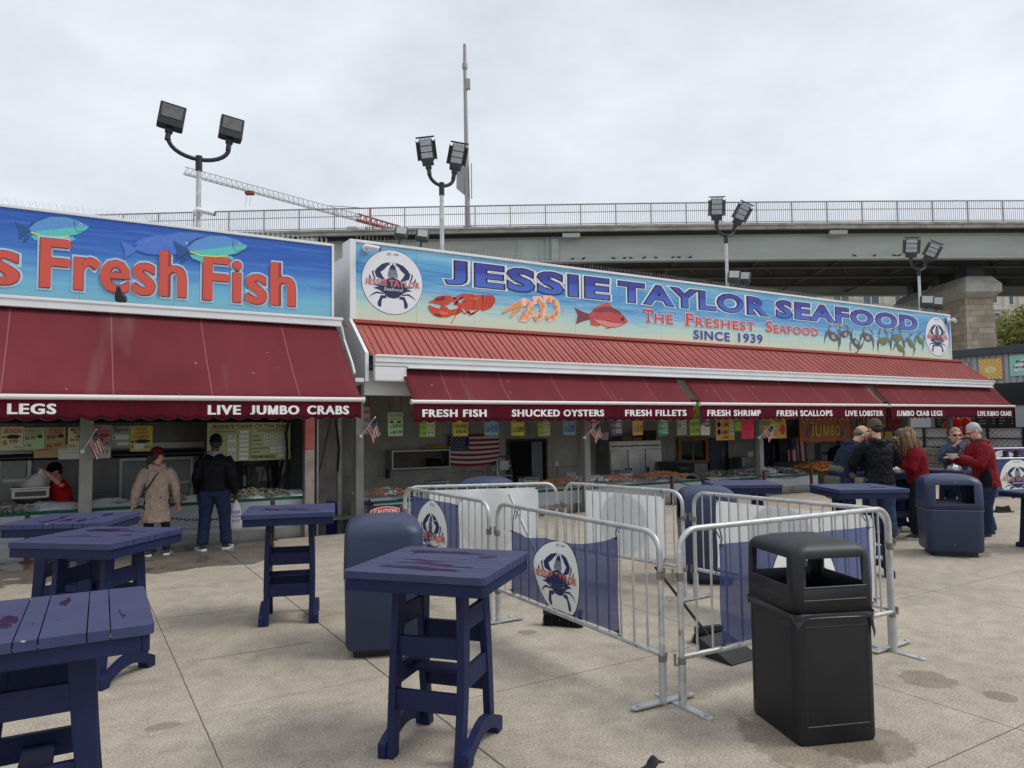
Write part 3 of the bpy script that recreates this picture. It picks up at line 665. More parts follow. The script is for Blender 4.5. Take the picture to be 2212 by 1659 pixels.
def water_print(name, H, stops, dark, scale):
    m, N, L, b = nodes_mat(name, .4); b.inputs['Specular IOR Level'].default_value = .25
    tc = N.new('ShaderNodeTexCoord'); sx = N.new('ShaderNodeSeparateXYZ'); L.new(tc.outputs['Object'], sx.inputs[0])
    v = math_node(N, L, 'DIVIDE', sx.outputs[2], H)
    n1 = tnoise(N, L, tc.outputs['Object'], scale, 6, .6, .7, (.35, 1, 5)); n2 = tnoise(N, L, tc.outputs['Object'], scale*2.2, 5, .6, .4, (.22, 1, 7)); n3 = tnoise(N, L, tc.outputs['Object'], .5, 2, .5, 0, (.5, 1, 1))
    vv = math_node(N, L, 'ADD', v, math_node(N, L, 'MULTIPLY', math_node(N, L, 'SUBTRACT', n1, .5), .55)); vv = math_node(N, L, 'ADD', vv, math_node(N, L, 'MULTIPLY', math_node(N, L, 'SUBTRACT', n3, .5), .25))
    c = ramp(N, L, vv, stops)
    band = math_node(N, L, 'MULTIPLY', ramp(N, L, n2, [(.50, (0, 0, 0)), (.62, (1, 1, 1))]), ramp(N, L, v, [(.22, (0, 0, 0)), (.45, (1, 1, 1))]))
    c = mixc(N, L, math_node(N, L, 'MULTIPLY', band, .55), c, dark)
    # panel seams every 1.22 m
    fr = math_node(N, L, 'FRACT', math_node(N, L, 'DIVIDE', sx.outputs[0], 1.22))
    c = mixc(N, L, math_node(N, L, 'MULTIPLY', math_node(N, L, 'LESS_THAN', fr, .007), .45), c, (.09, .12, .16))
    L.new(c, b.inputs['Base Color']); return m

PICS = dict(lob=(203, 68, 40), lobd=(120, 36, 28), lobl=(226, 104, 72), shr=(240, 196, 176), sho=(232, 152, 88), shd=(205, 110, 62), sn=(188, 76, 78), snd=(128, 58, 62), snl=(222, 140, 136), snf=(206, 84, 64),
            crg=(112, 118, 70), crl=(120, 134, 150), crd=(84, 84, 88), crdl=(112, 116, 132), crw=(170, 166, 152))
PM = {k: matS('print '+k, v, rough=.4, var=.16, vs=16) for k, v in PICS.items()}

def sign_seafood():
    Y = 12.4; X0, X1, Z0, Z1 = 4.22, 23.82, 3.675, 5.115
    t = thing('shop_sign', 'long blue sea print sign reading Jessie Taylor Seafood above the red metal roof', 'shop sign', (X0, Y, Z0))
    pr = water_print('sea print pale', Z1-Z0, [(.0, lin((214, 218, 194))), (.22, lin((186, 216, 206))), (.42, lin((128, 184, 218))), (.62, lin((82, 152, 208))), (.85, lin((112, 178, 216))), (1., lin((140, 196, 222)))], lin((44, 96, 176)), 2.0)
    mb = MB(); mb.bx(X0+.05, X1-.03, Y, Y+.06, Z0, Z1-.05); mb.build('face_panel', pr, t, True)
    mb = MB(); mb.bx(X0-.06, X0+.05, Y-.02, Y+.4, Z0, Z1); mb.bx(X1-.03, X1+.02, Y-.02, Y+.4, Z0, Z1); mb.bx(X0+.052, X1-.032, Y-.025, Y+.12, Z1-.05, Z1+.0); mb.bx(X0+.052, X1-.032, Y+.061, Y+.4, Z0, Z1-.052)
    mb.build('frame', M_white, t, True, bevel=.006)
    gm, N, L, b = nodes_mat('lettering blue fade', .4)
    tc = N.new('ShaderNodeTexCoord'); sx = N.new('ShaderNodeSeparateXYZ'); L.new(tc.outputs['Object'], sx.inputs[0])
    L.new(ramp(N, L, math_node(N, L, 'DIVIDE', math_node(N, L, 'SUBTRACT', sx.outputs[2], 4.47-Z0), .5), [(0, lin((70, 108, 200))), (.45, lin((66, 92, 190))), (.6, lin((52, 62, 160))), (1, lin((58, 58, 150)))]), b.inputs['Base Color'])
    d = Dec()
    for w, a, e, z0, z1 in (('JESSIE', 6.05, 10.02, 4.475, 4.945), ('TAYLOR', 10.3, 15.2, 4.475, 4.935), ('SEAFOOD', 15.53, 21.98, 4.48, 4.935)):
        d = Dec(); d.text(w, a, e, z0, z1, 0, 4, .035, [(.028, 1, 3), (.062, 2, 2)]); d.build('lettering', [gm, M_ink, M_white2], onwall(Y), t, True)
    d = Dec()
    x = 11.02
    for w, sz in (('T', 1), ('HE', 0), (' ', 0), ('F', 1), ('RESHEST', 0), (' ', 0), ('S', 1), ('EAFOOD', 0)):
        if w == ' ': x += .36; d.build('lettering', [M_red, M_white2], onwall(Y), t, True); d = Dec(); continue
        wd = {'T': .25, 'HE': .55, 'F': .25, 'RESHEST': 1.98, 'S': .24, 'EAFOOD': 1.72}[w]*1.045; h = .30 if sz else .225
        d.text(w, x, x+wd, 4.06, 4.06+h, 0, 4, .022, [(.03, 1, 3)])
        # slab serifs
        for c0 in ([x+.02] if w in ('F',) else []): d.rect(c0-.03, c0+.1, 4.06, 4.085, 0, 5)
        if w == 'T': d.rect(x+wd*.28, x+wd*.72, 4.06, 4.09, 0, 5); d.rect(x-.01, x+.02, 4.06+h-.09, 4.06+h, 0, 5); d.rect(x+wd-.02, x+wd+.01, 4.06+h-.09, 4.06+h, 0, 5)
        x += wd+.05
    d.build('lettering', [M_red, M_white2], onwall(Y), t, True)
    d = Dec(); d.text('SINCE', 12.55, 13.78, 3.755, 3.975, 0, 4, .025, [(.02, 1, 3)]); d.build('lettering', [M_blueprint, M_white2], onwall(Y), t, True); d = Dec(); d.text('1939', 14.08, 14.97, 3.755, 3.99, 0, 4, .025, [(.02, 1, 3)]); d.build('lettering', [M_blueprint, M_white2], onwall(Y), t, True)
    for cx, cz, rx, rz in ((4.975, 4.405, .60, .60), (23.05, 4.375, .655, .62)):
        d = Dec(); emblem(d, lambda u, v: (cx+u*rx, cz+v*rz)); d.build('emblem', [M_white2, M_navy, M_red, matS('emblem grey', (200, 204, 214))], onwall(Y), t, True)
    f = zoomed(980, 680, 4.254, Y); q = lambda pts: [f(*p) for p in pts]
    d = Dec()
    for pts, w in (([(350, 85), (455, 40), (560, 47)], .035), ([(380, 95), (480, 62), (560, 62)], .03), ([(470, 200), (530, 240), (600, 200)], .035), ([(500, 195), (510, 250), (560, 225)], .03), ([(410, 190), (370, 260), (330, 330)], .014), ([(360, 150), (400, 100), (450, 60)], .03), ([(430, 195), (460, 235), (520, 215)], .03)): d.ribbon(q(pts), w, 0, 2)
    d.ribbon(q([(345, 80), (385, 130), (430, 160)]), .085, 0, 2); d.ribbon(q([(320, 225), (380, 215), (430, 190)]), .11, 0, 2)
    d.poly(q([(140, 105), (185, 65), (250, 52), (320, 55), (350, 80), (340, 110), (290, 150), (240, 155), (200, 140), (150, 130), (110, 125), (105, 110)]), 0, 3)
    d.poly(q([(95, 160), (115, 210), (160, 255), (220, 272), (290, 270), (340, 250), (325, 210), (290, 175), (240, 150), (215, 170), (225, 190), (150, 165), (110, 150)]), 0, 3)
    d.poly(q([(440, 100), (470, 75), (560, 50), (640, 48), (640, 195), (560, 195), (470, 195), (420, 170), (430, 130)]), 0, 3); d.poly(q([(635, 48), (740, 50), (768, 85), (768, 120), (740, 155), (690, 165), (640, 195)]), 0, 3); d.poly(q([(640, 195), (735, 150), (725, 178), (650, 208), (622, 202)]), 0, 3)
    d.poly(q([(175, 80), (270, 60), (262, 100), (160, 112)]), 1, 4); d.poly(q([(160, 232), (230, 245), (220, 266), (170, 252)]), 1, 4); d.ribbon(q([(545, 60), (560, 120), (545, 188)]), .012, 1, 4); d.ribbon(q([(450, 130), (500, 95), (548, 105)]), .012, 1, 4)
    for x in (640, 672, 704, 736): d.ribbon(q([(x, 52), (x+12, 100), (x-4, 168)]), .012, 1, 4)
    d.poly(q([(470, 95), (600, 66), (610, 90), (480, 112)]), 2, 4); d.poly(q([(200, 205), (300, 225), (290, 250), (220, 250)]), 2, 4)
    d.build('lobster_picture', [PM['lob'], PM['lobd'], PM['lobl']], onwall(Y), t, True)
    d = Dec(); sc = .00218*.98
    d.ribbon(q([(1245, 88), (1320, 88), (1378, 130), (1392, 200), (1355, 268), (1280, 285)]), .15, 0, 2); d.ribbon(q([(1140, 105), (1208, 95), (1250, 160), (1238, 240), (1160, 292)]), .17, 0, 3)
    d.ribbon(q([(835, 228), (950, 160), (1060, 115), (1118, 150), (1122, 230), (1060, 285), (1000, 285)]), [.04, .10, .17, .19, .19, .16, .1], 0, 4); d.ribbon(q([(918, 272), (960, 212), (1020, 185)]), [.05, .08, .06], 1, 3); d.ribbon(q([(838, 228), (950, 162), (1030, 128)]), [.035, .085, .12], 1, 5)
    for x, y in ((1100, 135), (1135, 180), (1110, 225), (1080, 265), (1030, 275), (1060, 220), (1200, 105), (1245, 150), (1225, 200), (1215, 250), (1170, 285), (1300, 95), (1355, 115), (1375, 165), (1380, 220), (1340, 262), (1290, 275)):
        X_, Z_ = f(x, y); d.oval(X_, Z_, .045, .05, 1, 6, 7, rot=x)
    for x, y in ((1085, 150), (1050, 255), (1225, 125), (1205, 270), (1340, 100), (1365, 245)):
        X_, Z_ = f(x, y); d.oval(X_, Z_, .028, .012, 2, 7, 7, rot=x)
    d.build('shrimp_picture', [PM['shr'], PM['sho'], PM['shd']], onwall(Y), t, True)
    d = Dec()
    d.poly(q([(1702, 235), (1640, 215), (1560, 175), (1590, 250), (1572, 340), (1640, 310), (1715, 292)]), 1, 2); d.poly(q([(1735, 200), (1780, 160), (1890, 122), (1940, 170), (1840, 175)]), 3, 2); d.poly(q([(1712, 290), (1720, 350), (1800, 362), (1832, 335)]), 3, 2); d.poly(q([(1860, 392), (1895, 362), (1950, 368)]), 3, 2)
    d.poly(q([(1698, 240), (1760, 185), (1840, 165), (1920, 165), (1990, 200), (2050, 255), (2090, 315), (2050, 340), (1970, 372), (1880, 368), (1800, 335), (1712, 296)]), 0, 3)
    d.poly(q([(1735, 205), (1840, 167), (1920, 167), (1990, 202), (2030, 240), (1900, 215), (1800, 222)]), 1, 4); d.poly(q([(1740, 290), (1850, 305), (1960, 330), (2040, 335), (1970, 368), (1880, 364), (1800, 333)]), 2, 4); d.poly(q([(1850, 290), (1900, 270), (1955, 318)]), 3, 5)
    X_, Z_ = f(2035, 288); d.oval(X_, Z_, .045, .05, 1, 6, 14); d.oval(X_, Z_, .022, .025, 4, 7, 12)
    d.build('snapper_picture', [PM['sn'], PM['snd'], PM['snl'], PM['snf'], M_ink], onwall(Y), t, True)
    d = Dec()
    for x, z, s_, r_ in ((17.85, 4.12, .33, -.3), (18.38, 4.22, .28, .25), (18.85, 3.96, .30, 2.6), (19.42, 4.18, .33, -.2)): crab_pic(d, x, z, s_, r_, 0, 1, 2)
    for x, z, s_, r_ in ((20.2, 4.11, .33, .12), (20.88, 4.23, .33, .05), (21.02, 3.94, .28, -.5), (21.6, 4.1, .28, -.6), (22.1, 4.22, .25, -.6)): crab_pic(d, x, z, s_, r_, 3, 1, 3)
    d.build('crab_picture', [PM['crd'], PM['crdl'], PM['crw'], PM['crg']], onwall(Y), t, True)
    mb = MB(); rnd = random.Random(4)
    x = X0+.1
    while x < X1-.05:
        for dx, dy in ((-.03, -.05), (.03, .05), (0, 0)): mb.bar((x, Y+.06, Z1), (x+dx+rnd.uniform(-.01, .01), Y+.06+dy, Z1+.115), .004, .004)
        x += .075
    mb.build('bird_spikes', matS('spike wire', (120, 120, 118), metal=.6), t, True)
sign_seafood()

def sign_fish():
    Y = 11.87; X0, X1, Z0, Z1 = -8.5, 3.70, 3.57, 4.845
    t = thing('shop_sign', 'deep blue sea print sign reading Fresh Fish in big red letters', 'shop sign', (X0, Y, Z0))
    pr = water_print('sea print deep', Z1-Z0, [(.0, lin((128, 188, 208))), (.2, lin((118, 184, 212))), (.38, lin((96, 156, 208))), (.6, lin((68, 116, 196))), (.85, lin((54, 94, 184))), (1., lin((58, 100, 188)))], lin((84, 140, 206)), 1.5)
    mb = MB(); mb.bx(X0, X1-.03, Y, Y+.06, Z0, Z1-.045); mb.build('face_panel', pr, t, True)
    mb = MB(); mb.bx(X0, X1-.03, Y-.02, Y+.12, Z1-.045, Z1); mb.bx(X1-.03, X1+.01, Y-.02, Y+.3, Z0, Z1); mb.build('frame', M_white, t, True, bevel=.006)
    d = Dec(); rd = matS('fish lettering red', (206, 82, 66), rough=.45); out = matS('lettering edge pale', (178, 208, 230), rough=.45); shd = matS('lettering edge dark', (150, 58, 60), rough=.45)
    for w, a, e, z0, z1 in (('s', -1.04, -.66, 3.735, 4.2), ('Fresh', -.43, 1.43, 3.735, 4.43), ('Fish', 1.665, 3.07, 3.725, 4.42)):
        d = Dec()
        for k, sh in enumerate((-.013, .013, 0)): d.text(w, a+.013+sh, e-.013+sh, z0, z1, 0, 14+.4*k, .012, [(.012, 2, 9+.4*k), (.040, 1, 4+.4*k)])
        d.build('lettering', [rd, out, shd], onwall(Y, .0015), t, True)
    f = zoomed(0, 400, 2.458, Y); d = Dec()
    M1 = [matS('fish top', (92, 150, 210), var=.2, vs=30, stretch=(1, 1, 3)), matS('fish belly', (92, 196, 190), var=.12, vs=25), matS('fish fin', (38, 84, 140), var=.2, vs=20), matS('fish yellow', (208, 222, 90)), matS('fish eye', (190, 210, 220)), matS('fish far', (80, 122, 206), var=.14, vs=25), matS('bubble', (128, 178, 232)), matS('fish far belly', (74, 116, 208))]
    for dx, dy, pal, far, base in ((-640, -40, (0, 1, 2, 3, 4), False, 0), (0, 0, (0, 1, 2, 3, 4), False, 0), (745, 90, (5, 7, 5, 3, 4), True, 0), (610, 108, (5, 7, 5, 3, 4), True, 8), (912, 112, (0, 1, 2, 3, 4), False, 16)):
        d = Dec(); fish_blue(d, f, dx, dy, pal, far, base); d.build('fish_picture', M1, onwall(Y, .0011), t, True)
    for x, y, r_ in ((1755, 685, .07), (1875, 768, .08), (1890, 822, .06), (1600, 715, .05), (1690, 740, .05)):
        X_, Z_ = f(x, y); d = Dec(); d.ring(X_, Z_, r_, r_*.8, .14, 6, 2); d.build('bubble', M1, onwall(Y, .0011), t, True)
    mb = MB(); rnd = random.Random(5); x = X0+.1
    while x < X1-.05:
        for dx, dy in ((-.03, -.05), (.03, .05), (0, 0)): mb.bar((x, Y+.06, Z1), (x+dx+rnd.uniform(-.01, .01), Y+.06+dy, Z1+.10), .003, .003)
        x += .08
    mb.build('bird_spikes', matS('spike plastic', (196, 198, 200)), t, True)
sign_fish()

# ================================================================== awnings
def awning_mat():
    m, N, L, b = nodes_mat('maroon awning canvas', .9); b.inputs['Specular IOR Level'].default_value = .15
    tc = N.new('ShaderNodeTexCoord'); P = tc.outputs['Object']; sx = N.new('ShaderNodeSeparateXYZ'); L.new(P, sx.inputs[0])
    c = ramp(N, L, tnoise(N, L, P, 1.1, 5, .6, 0, (1, .5, .5)), [(.3, (.125, .021, .027)), (.7, (.165, .031, .038))])
    c = mixc(N, L, .35, c, ramp(N, L, tnoise(N, L, P, 130, 2, .5), [(.3, (.7, .7, .7)), (.7, (1.25, 1.25, 1.25))]), 'MULTIPLY')
    fr = math_node(N, L, 'FRACT', math_node(N, L, 'ADD', math_node(N, L, 'DIVIDE', sx.outputs[0], 1.17), .37))
    c = mixc(N, L, math_node(N, L, 'MULTIPLY', math_node(N, L, 'LESS_THAN', fr, .012), .35), c, (.45, .2, .2))
    # soot streaks and droppings
    st = tnoise(N, L, P, 1.0, 3, .5, 0, (1.3, .25, .25)); c = mixc(N, L, ramp(N, L, st, [(.60, (0, 0, 0)), (.74, (.5, .5, .5))]), c, (.24, .17, .17))
    vo = N.new('ShaderNodeTexVoronoi'); vo.inputs['Scale'].default_value = 3.2; L.new(P, vo.inputs['Vector'])
    c = mixc(N, L, ramp(N, L, vo.outputs['Distance'], [(.03, (.7, .7, .7)), (.045, (0, 0, 0))]), c, (.6, .55, .52))
    L.new(c, b.inputs['Base Color']); return m
M_awn = awning_mat(); M_val = mat('valance canvas', (.085, .007, .016), rough=.95, spec=.1, var=.22, vs=2.5, stretch=(4, 1, .4)); M_bar = matS('awning bar white', (214, 212, 208), rough=.4, var=.06)
def awning(label, x0, x1, yt, zt, yb, zb, zv, texts, seed):
    t = thing('awning', label, 'awning', (x0, yb, zb))
    rnd = random.Random(seed); n = max(8, int((x1-x0)/.16))
    mb = MB(); mb.grid(lambda u, v: V((x0+.03+(x1-x0-.06)*u, yt+(yb+.02-yt)*v, zt+(zb+.02-zt)*v-.035*sin(pi*v)+.022*sin(pi*v)*noise.noise(V(((x0+(x1-x0)*u)*1.1, v*1.5, seed)))+.010*sin(pi*v)*noise.noise(V(((x0+(x1-x0)*u)*3.5, v*2, seed+7))))), n, 12); mb.build('canopy', M_awn, t, True, smooth=60, solid=.004)
    mb = MB(); mb.tube([(x0, yb, zb), (x1, yb, zb)], .034, 12); mb.tube([(x0-.02, yb, zb), (x0, yb, zb)], .045, 12); mb.tube([(x1, yb, zb), (x1+.02, yb, zb)], .045, 12); mb.build('front_bar', M_bar, t, True, smooth=40)
    yv = yb+.005
    wob = [rnd.uniform(-1, 1) for _ in range(400)]
    def fold(x): return .012*sin(x*5.1+seed)+.008*sin(x*11.7)
    def vf(u, v):
        x = x0+.03+(x1-x0-.06)*u; sc = .04*abs(sin(pi*(x-x0)/.22)); zlow = zv+.03-sc
        return V((x, yv-fold(x)*v, (zb-.03)+(zlow-(zb-.03))*v))
    vp = MB(); vp.grid(vf, int((x1-x0)/.022), 4); va = vp.build('valance', M_val, t, True, smooth=60, solid=.003)
    pp = MB(); pp.tube([vf(u/420, 1)+V((0, -.003, 0)) for u in range(421)], .004, 4); pp.build('piping', M_ink, va, True)
    for s, a, e, z0, z1 in texts:
        d = Dec()
        for k, sh in enumerate((-.006, .006)): d.text(s, a+.006+sh, e-.006+sh, z0, z1, 0, 1+k, .021)
        d.build('lettering', matS('valance lettering white', (232, 232, 232), rough=.6), lambda u, v, l: V((u, yv-fold(u)*max(0, min(1, (zb-.03-v)/.26))-.005-.001*l, v)), va, True)
    mb = MB()
    for xa in (x0+.6, x1-.6): mb.bar((xa, yt-.02, zt-.12), (xa, yb+.06, zb+.0), .04, .05)
    mb.build('arm', M_bar, t, True)
awning('steep maroon awning over the fish counter reading LEGS and LIVE JUMBO CRABS', -8.5, 3.70, 11.62, 3.42, 10.40, 2.165, 1.885, [('LEGS', -.665, -.172, 1.957, 2.085), ('LIVE', 1.541, 1.965, 1.947, 2.075), ('JUMBO', 2.085, 2.755, 1.947, 2.075), ('CRABS', 2.865, 3.485, 1.947, 2.075)], 1)
ar = dict(yt=11.62, zt=2.80, yb=11.06, zb=2.165, zv=1.83)
awning('maroon awning reading FRESH FISH and SHUCKED OYSTERS under the white gutter', 4.77, 11.17, **ar, texts=[('FRESH FISH', 4.95, 6.17, 1.912, 2.04), ('SHUCKED OYSTERS', 6.69, 8.76, 1.912, 2.04), ('FRESH FILLETS', 9.29, 10.93, 1.912, 2.04)], seed=2)
awning('maroon awning reading FRESH SHRIMP and FRESH SCALLOPS beside the grey gap', 11.35, 18.03, **ar, texts=[('FRESH SHRIMP', 11.55, 13.22, 1.905, 2.04), ('FRESH SCALLOPS', 13.77, 15.77, 1.895, 2.035), ('LIVE LOBSTER', 16.3, 17.87, 1.89, 2.03)], seed=3)
awning('maroon awning reading JUMBO CRAB LEGS at the far end of the stall', 18.19, 24.66, **ar, texts=[('JUMBO CRAB LEGS', 18.47, 20.64, 1.885, 2.03), ('LIVE JUMBO CRABS', 22.53, 24.5, 1.875, 2.02)], seed=4)

# ================================================================== the two stall buildings
def panel_mat(name, base, seam, dirt, metal=0.):
    m, N, L, b = nodes_mat(name, .5 if not metal else .36); b.inputs['Metallic'].default_value = metal
    tc = N.new('ShaderNodeTexCoord'); P = tc.outputs['Object']; sx = N.new('ShaderNodeSeparateXYZ'); L.new(P, sx.inputs[0])
    c = ramp(N, L, tnoise(N, L, P, 1.6, 6, .65, .8, (1, 1, .5)), [(.3, tuple(v*dirt for v in base)), (.7, base)])
    h = math_node(N, L, 'ADD', sx.outputs[0], sx.outputs[1])
    a = math_node(N, L, 'LESS_THAN', math_node(N, L, 'FRACT', math_node(N, L, 'DIVIDE', h, 1.83)), .006); z = math_node(N, L, 'LESS_THAN', math_node(N, L, 'FRACT', math_node(N, L, 'DIVIDE', sx.outputs[2], 1.22)), .008)
    c = mixc(N, L, math_node(N, L, 'MAXIMUM', a, z), c, seam); L.new(c, b.inputs['Base Color']); b.inputs['Specular IOR Level'].default_value = .4
    return m
M_wall = panel_mat('washable wall panel', (.56, .54, .48), (.16, .15, .13), .52); M_cool = panel_mat('cooler panel', (.19, .19, .185), (.06, .06, .06), .5, .6)
M_floor = mat('wet stall floor', (.10, .10, .10), rough=.3, var=.4, vs=2)
M_ceil = mat('stall ceiling', (.16, .16, .155), rough=.8, var=.2, vs=1)
ROOFM = matS('red standing seam roof', (160, 79, 71), rough=.42, var=.10, vs=2.5, stretch=(1, .4, 1)); ROOFD = matS('red roof trim', (160, 70, 62), rough=.45, var=.1)
FL = -.55
def stall_right():
    t = thing('seafood_stall', 'long open fronted seafood stall with a red ribbed metal roof and white gutter', 'building', (4.2, 12.0, FL))
    X0, X1, YB = 4.22, 24.2, 15.5
    mb = MB(); mb.bx(X0, X1, EDGE+.06, YB+.1, FL-.1, FL); mb.build('floor', M_floor, t, True)
    mb = MB(); mb.bx(X0, 20.0, YB, YB+.15, FL, 2.75); mb.bx(20.0, X1, YB, YB+.15, FL, 2.75); mb.bx(X1-.12, X1, 14.0, YB, FL, 2.75); mb.build('back_wall', M_wall, t, True)
    mb = MB(); mb.bx(X0, X1, 11.75, YB+.1, 2.76, 2.84); mb.build('ceiling', M_ceil, t, True)
    mb = MB(); mb.bx(X0, X1, 12.85, YB+.15, 2.85, 4.9); mb.build('attic', M_white, t, True)
    rf = MB(); n = int((X1-X0)/.235); y0, z0, y1, z1 = 12.385, 3.63, 11.56, 2.985
    rf.add([(X0, y0, z0), (X1+.1, y0, z0), (X1+.1, y1, z1), (X0, y1, z1), (X0, y0, z0-.03), (X1+.1, y0, z0-.03), (X1+.1, y1, z1-.03), (X0, y1, z1-.03)], [(0, 3, 2, 1), (4, 5, 6, 7), (0, 4, 7, 3), (1, 2, 6, 5), (3, 7, 6, 2), (0, 1, 5, 4)])
    for i in range(n+1):
        x = X0+.02+i*(X1-X0)/n; rf.bar((x, y0, z0+.012), (x, y1-.012, z1+.012), .013, .018); rf.bar((x+.11, y0, z0+.004), (x+.11, y1-.008, z1+.004), .012, .012)
    ro = rf.build('roof', ROOFM, t, True)
    mb = MB(); mb.bx(X0, X1+.05, 12.28, 12.395, 3.60, 3.665); mb.build('ridge_flashing', ROOFD, ro, True, bevel=.004)
    mb = MB(); mb.bx(X0+.06, X1+.16, 11.44, 11.56, 2.84, 2.955); mb.bx(X0+.06, X1+.18, 11.42, 11.445, 2.93, 2.965); mb.bx(X0+.06, X1+.12, 11.46, 11.56, 2.775, 2.838); mb.bx(X0+.64, X1+.10, 11.42, 11.56, 2.745, 2.773); mb.build('gutter', M_white, t, True, bevel=.008)
    mb = MB(); mb.bx(X0+.06, X0+.64, 11.47, 11.56, 2.52, 2.773); mb.build('fascia_box', M_white, t, True, bevel=.02)
    mb = MB(); pts = [(12.42, 3.70), (11.56, 3.0), (11.56, 2.52), (12.7, 2.42), (12.8, 3.7)]
    mb.prism(pts, 0, .06, M=Matrix(((0, 0, 1, X0-.07), (1, 0, 0, 0), (0, 1, 0, 0), (0, 0, 0, 1)))); mb.build('gable_end', M_white, t, True)
    mb = MB(); mb.bx(X0, X1, 11.8, 11.95, 2.3, 2.72); mb.build('header_beam', M_white, t, True)
    ps = matS('post white', (122, 122, 119), rough=.6, var=.25, vs=3, stretch=(1, 1, .5))
    for px in (775, 1265, 1640, 1960, 2052):
        x = FY(px, 930, 11.93).x; mb = MB(); mb.bx(x-.07, x+.07, 11.87, 12.0, FL, 2.3); mb.build('post', ps, t, True, bevel=.008)
stall_right()
def stall_left():
    t = thing('fish_stall', 'open fronted fish stall with dark cooler doors behind its maroon awning', 'building', (0, 12.0, FL))
    X0, X1, YB = -8.5, 3.62, 14.6
    mb = MB(); mb.bx(X0, X1, EDGE+.06, YB+.1, FL-.1, FL); mb.build('floor', M_floor, t, True)
    mb = MB(); mb.bx(X0, X1, YB, YB+.15, FL, 2.3); mb.build('back_wall', M_cool, t, True)
    mb = MB(); mb.bx(X0, X1, YB-.3, YB-.05, 1.9, 2.6); mb.bx(X0, X1, YB-.005, YB+.15, 2.3, 3.2); mb.build('void_shade', mat('void shade black', (.012, .012, .014), rough=.9), t, True)  # black boxes: the dark void above the boards put in as colour
    mb = MB()
    for i in range(22): mb.bx(3.50, 3.56 if i % 2 else 3.53, 12.1+i*.114, 12.1+(i+1)*.114, FL, 3.2)
    mb.build('end_wall', mat('corrugated grey', (.22, .23, .24), rough=.5, metal=.4, var=.2), t, True)
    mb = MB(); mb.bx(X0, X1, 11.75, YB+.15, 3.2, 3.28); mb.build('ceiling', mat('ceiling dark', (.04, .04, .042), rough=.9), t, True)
    sh = MB(); rnd = random.Random(3); cols = [matS('shingle a', (104, 66, 54), rough=.95, var=.3, vs=9), matS('shingle b', (124, 88, 74), rough=.95, var=.3, vs=9), matS('shingle c', (84, 62, 54), rough=.95, var=.3, vs=9)]
    x = X0
    while x < X1:
        w = rnd.uniform(.13, .24); sh.add([(x, 11.86, 3.60), (x+w-.008, 11.86, 3.60), (x+w-.008, 11.62, 3.44), (x, 11.62, 3.44), (x, 11.86, 3.57), (x+w-.008, 11.86, 3.57), (x+w-.008, 11.62, 3.41), (x, 11.62, 3.41)], [(0, 3, 2, 1), (4, 5, 6, 7), (0, 4, 7, 3), (1, 2, 6, 5), (3, 7, 6, 2)], rnd.randrange(3)); x += w
    # the hip of the shingled roof that shows past the awning's end
    for i in range(7): sh.bx(3.62, 3.74, 11.66-i*.16, 11.80-i*.16, 3.30-i*.17, 3.33-i*.17, i % 3)
    sh.build('roof', cols, t, True)
    mb = MB(); mb.bx(X0, 3.73, 11.50, 11.62, 3.40, 3.53); mb.bx(X0, 3.75, 11.485, 11.52, 3.50, 3.545); mb.build('gutter', M_white, t, True, bevel=.008)
    mb = MB(); mb.tube([(3.74, 11.56, 3.42), (3.80, 11.6, 3.2), (3.83, 11.3, 2.8), (3.84, 11.2, 2.62)], .022, 8); mb.box((3.84, 11.1, 2.5), (.14, .3, .06)); mb.build('downpipe', M_white, t, True, smooth=40)
    mb = MB(); mb.bx(X0, X1, 12.0, YB, 3.3, 4.7); mb.build('attic', mat('attic dark', (.2, .2, .2), rough=.9), t, True)
    galv = matS('post galvanised', (140, 140, 136), rough=.5, metal=.3, var=.2, vs=6)
    x = FY(186, 1000, 11.9).x; mb = MB(); mb.bx(x-.085, x+.085, 11.87, 12.0, FL, 2.6); mb.build('post', galv, t, True, bevel=.01)
    x = FY(668, 1000, 11.9).x; mb = MB(); mb.bx(x-.08, x+.08, 11.87, 12.0, FL, 1.4); mb.build('post', matS('post worn', (138, 128, 122), rough=.7, var=.3, vs=6), t, True, bevel=.01)
    mb = MB(); mb.bx(x-.081, x+.081, 11.868, 12.002, 1.402, 3.2); mb.build('post', matS('post red', (150, 78, 74), rough=.7, var=.25, vs=6), t, True, bevel=.01)
    x = FY(732, 1000, 12.5).x; mb = MB(); mb.bx(x-.035, x+.035, 12.45, 12.52, FL, 2.6); mb.build('post', galv, t, True)
    mb = MB(); mb.bx(3.56, 3.72, 12.3, 12.5, FL, 2.6); mb.build('post', matS('post brown', (92, 86, 80), rough=.8, var=.3), t, True)
stall_left()
# ================================================================== lamps, cameras and birds on the roofs
def us_flag(d, fn, stars=True, c=(0, 1, 2)):
    """stripes and canton in the unit square, u along the fly, v up"""
    e = Dec(); h = 1/13
    for i in range(13):
        x0 = .4 if i >= 6 else 0
        e.rect(x0, 1, i*h, (i+1)*h, c[0] if i % 2 == 0 else c[1], 0, 8)
    e.rect(0, .4, 6*h, 1, c[2], 0, 4)
    if stars:
        for r in range(9):
            for k in range(6 if r % 2 == 0 else 5):
                x, y = .033+(k+(.5 if r % 2 else 0))*.0667, 6*h+(r+.5)*7*h/9
                e.oval(x, y, .013, .022, c[1], 1, 5)
    d.merge(e, fn)
M_fred = matS('flag red', (158, 30, 44), rough=.8); M_fwhite = matS('flag white', (224, 222, 218), rough=.8); M_fblue = matS('flag blue', (34, 42, 88), rough=.8)

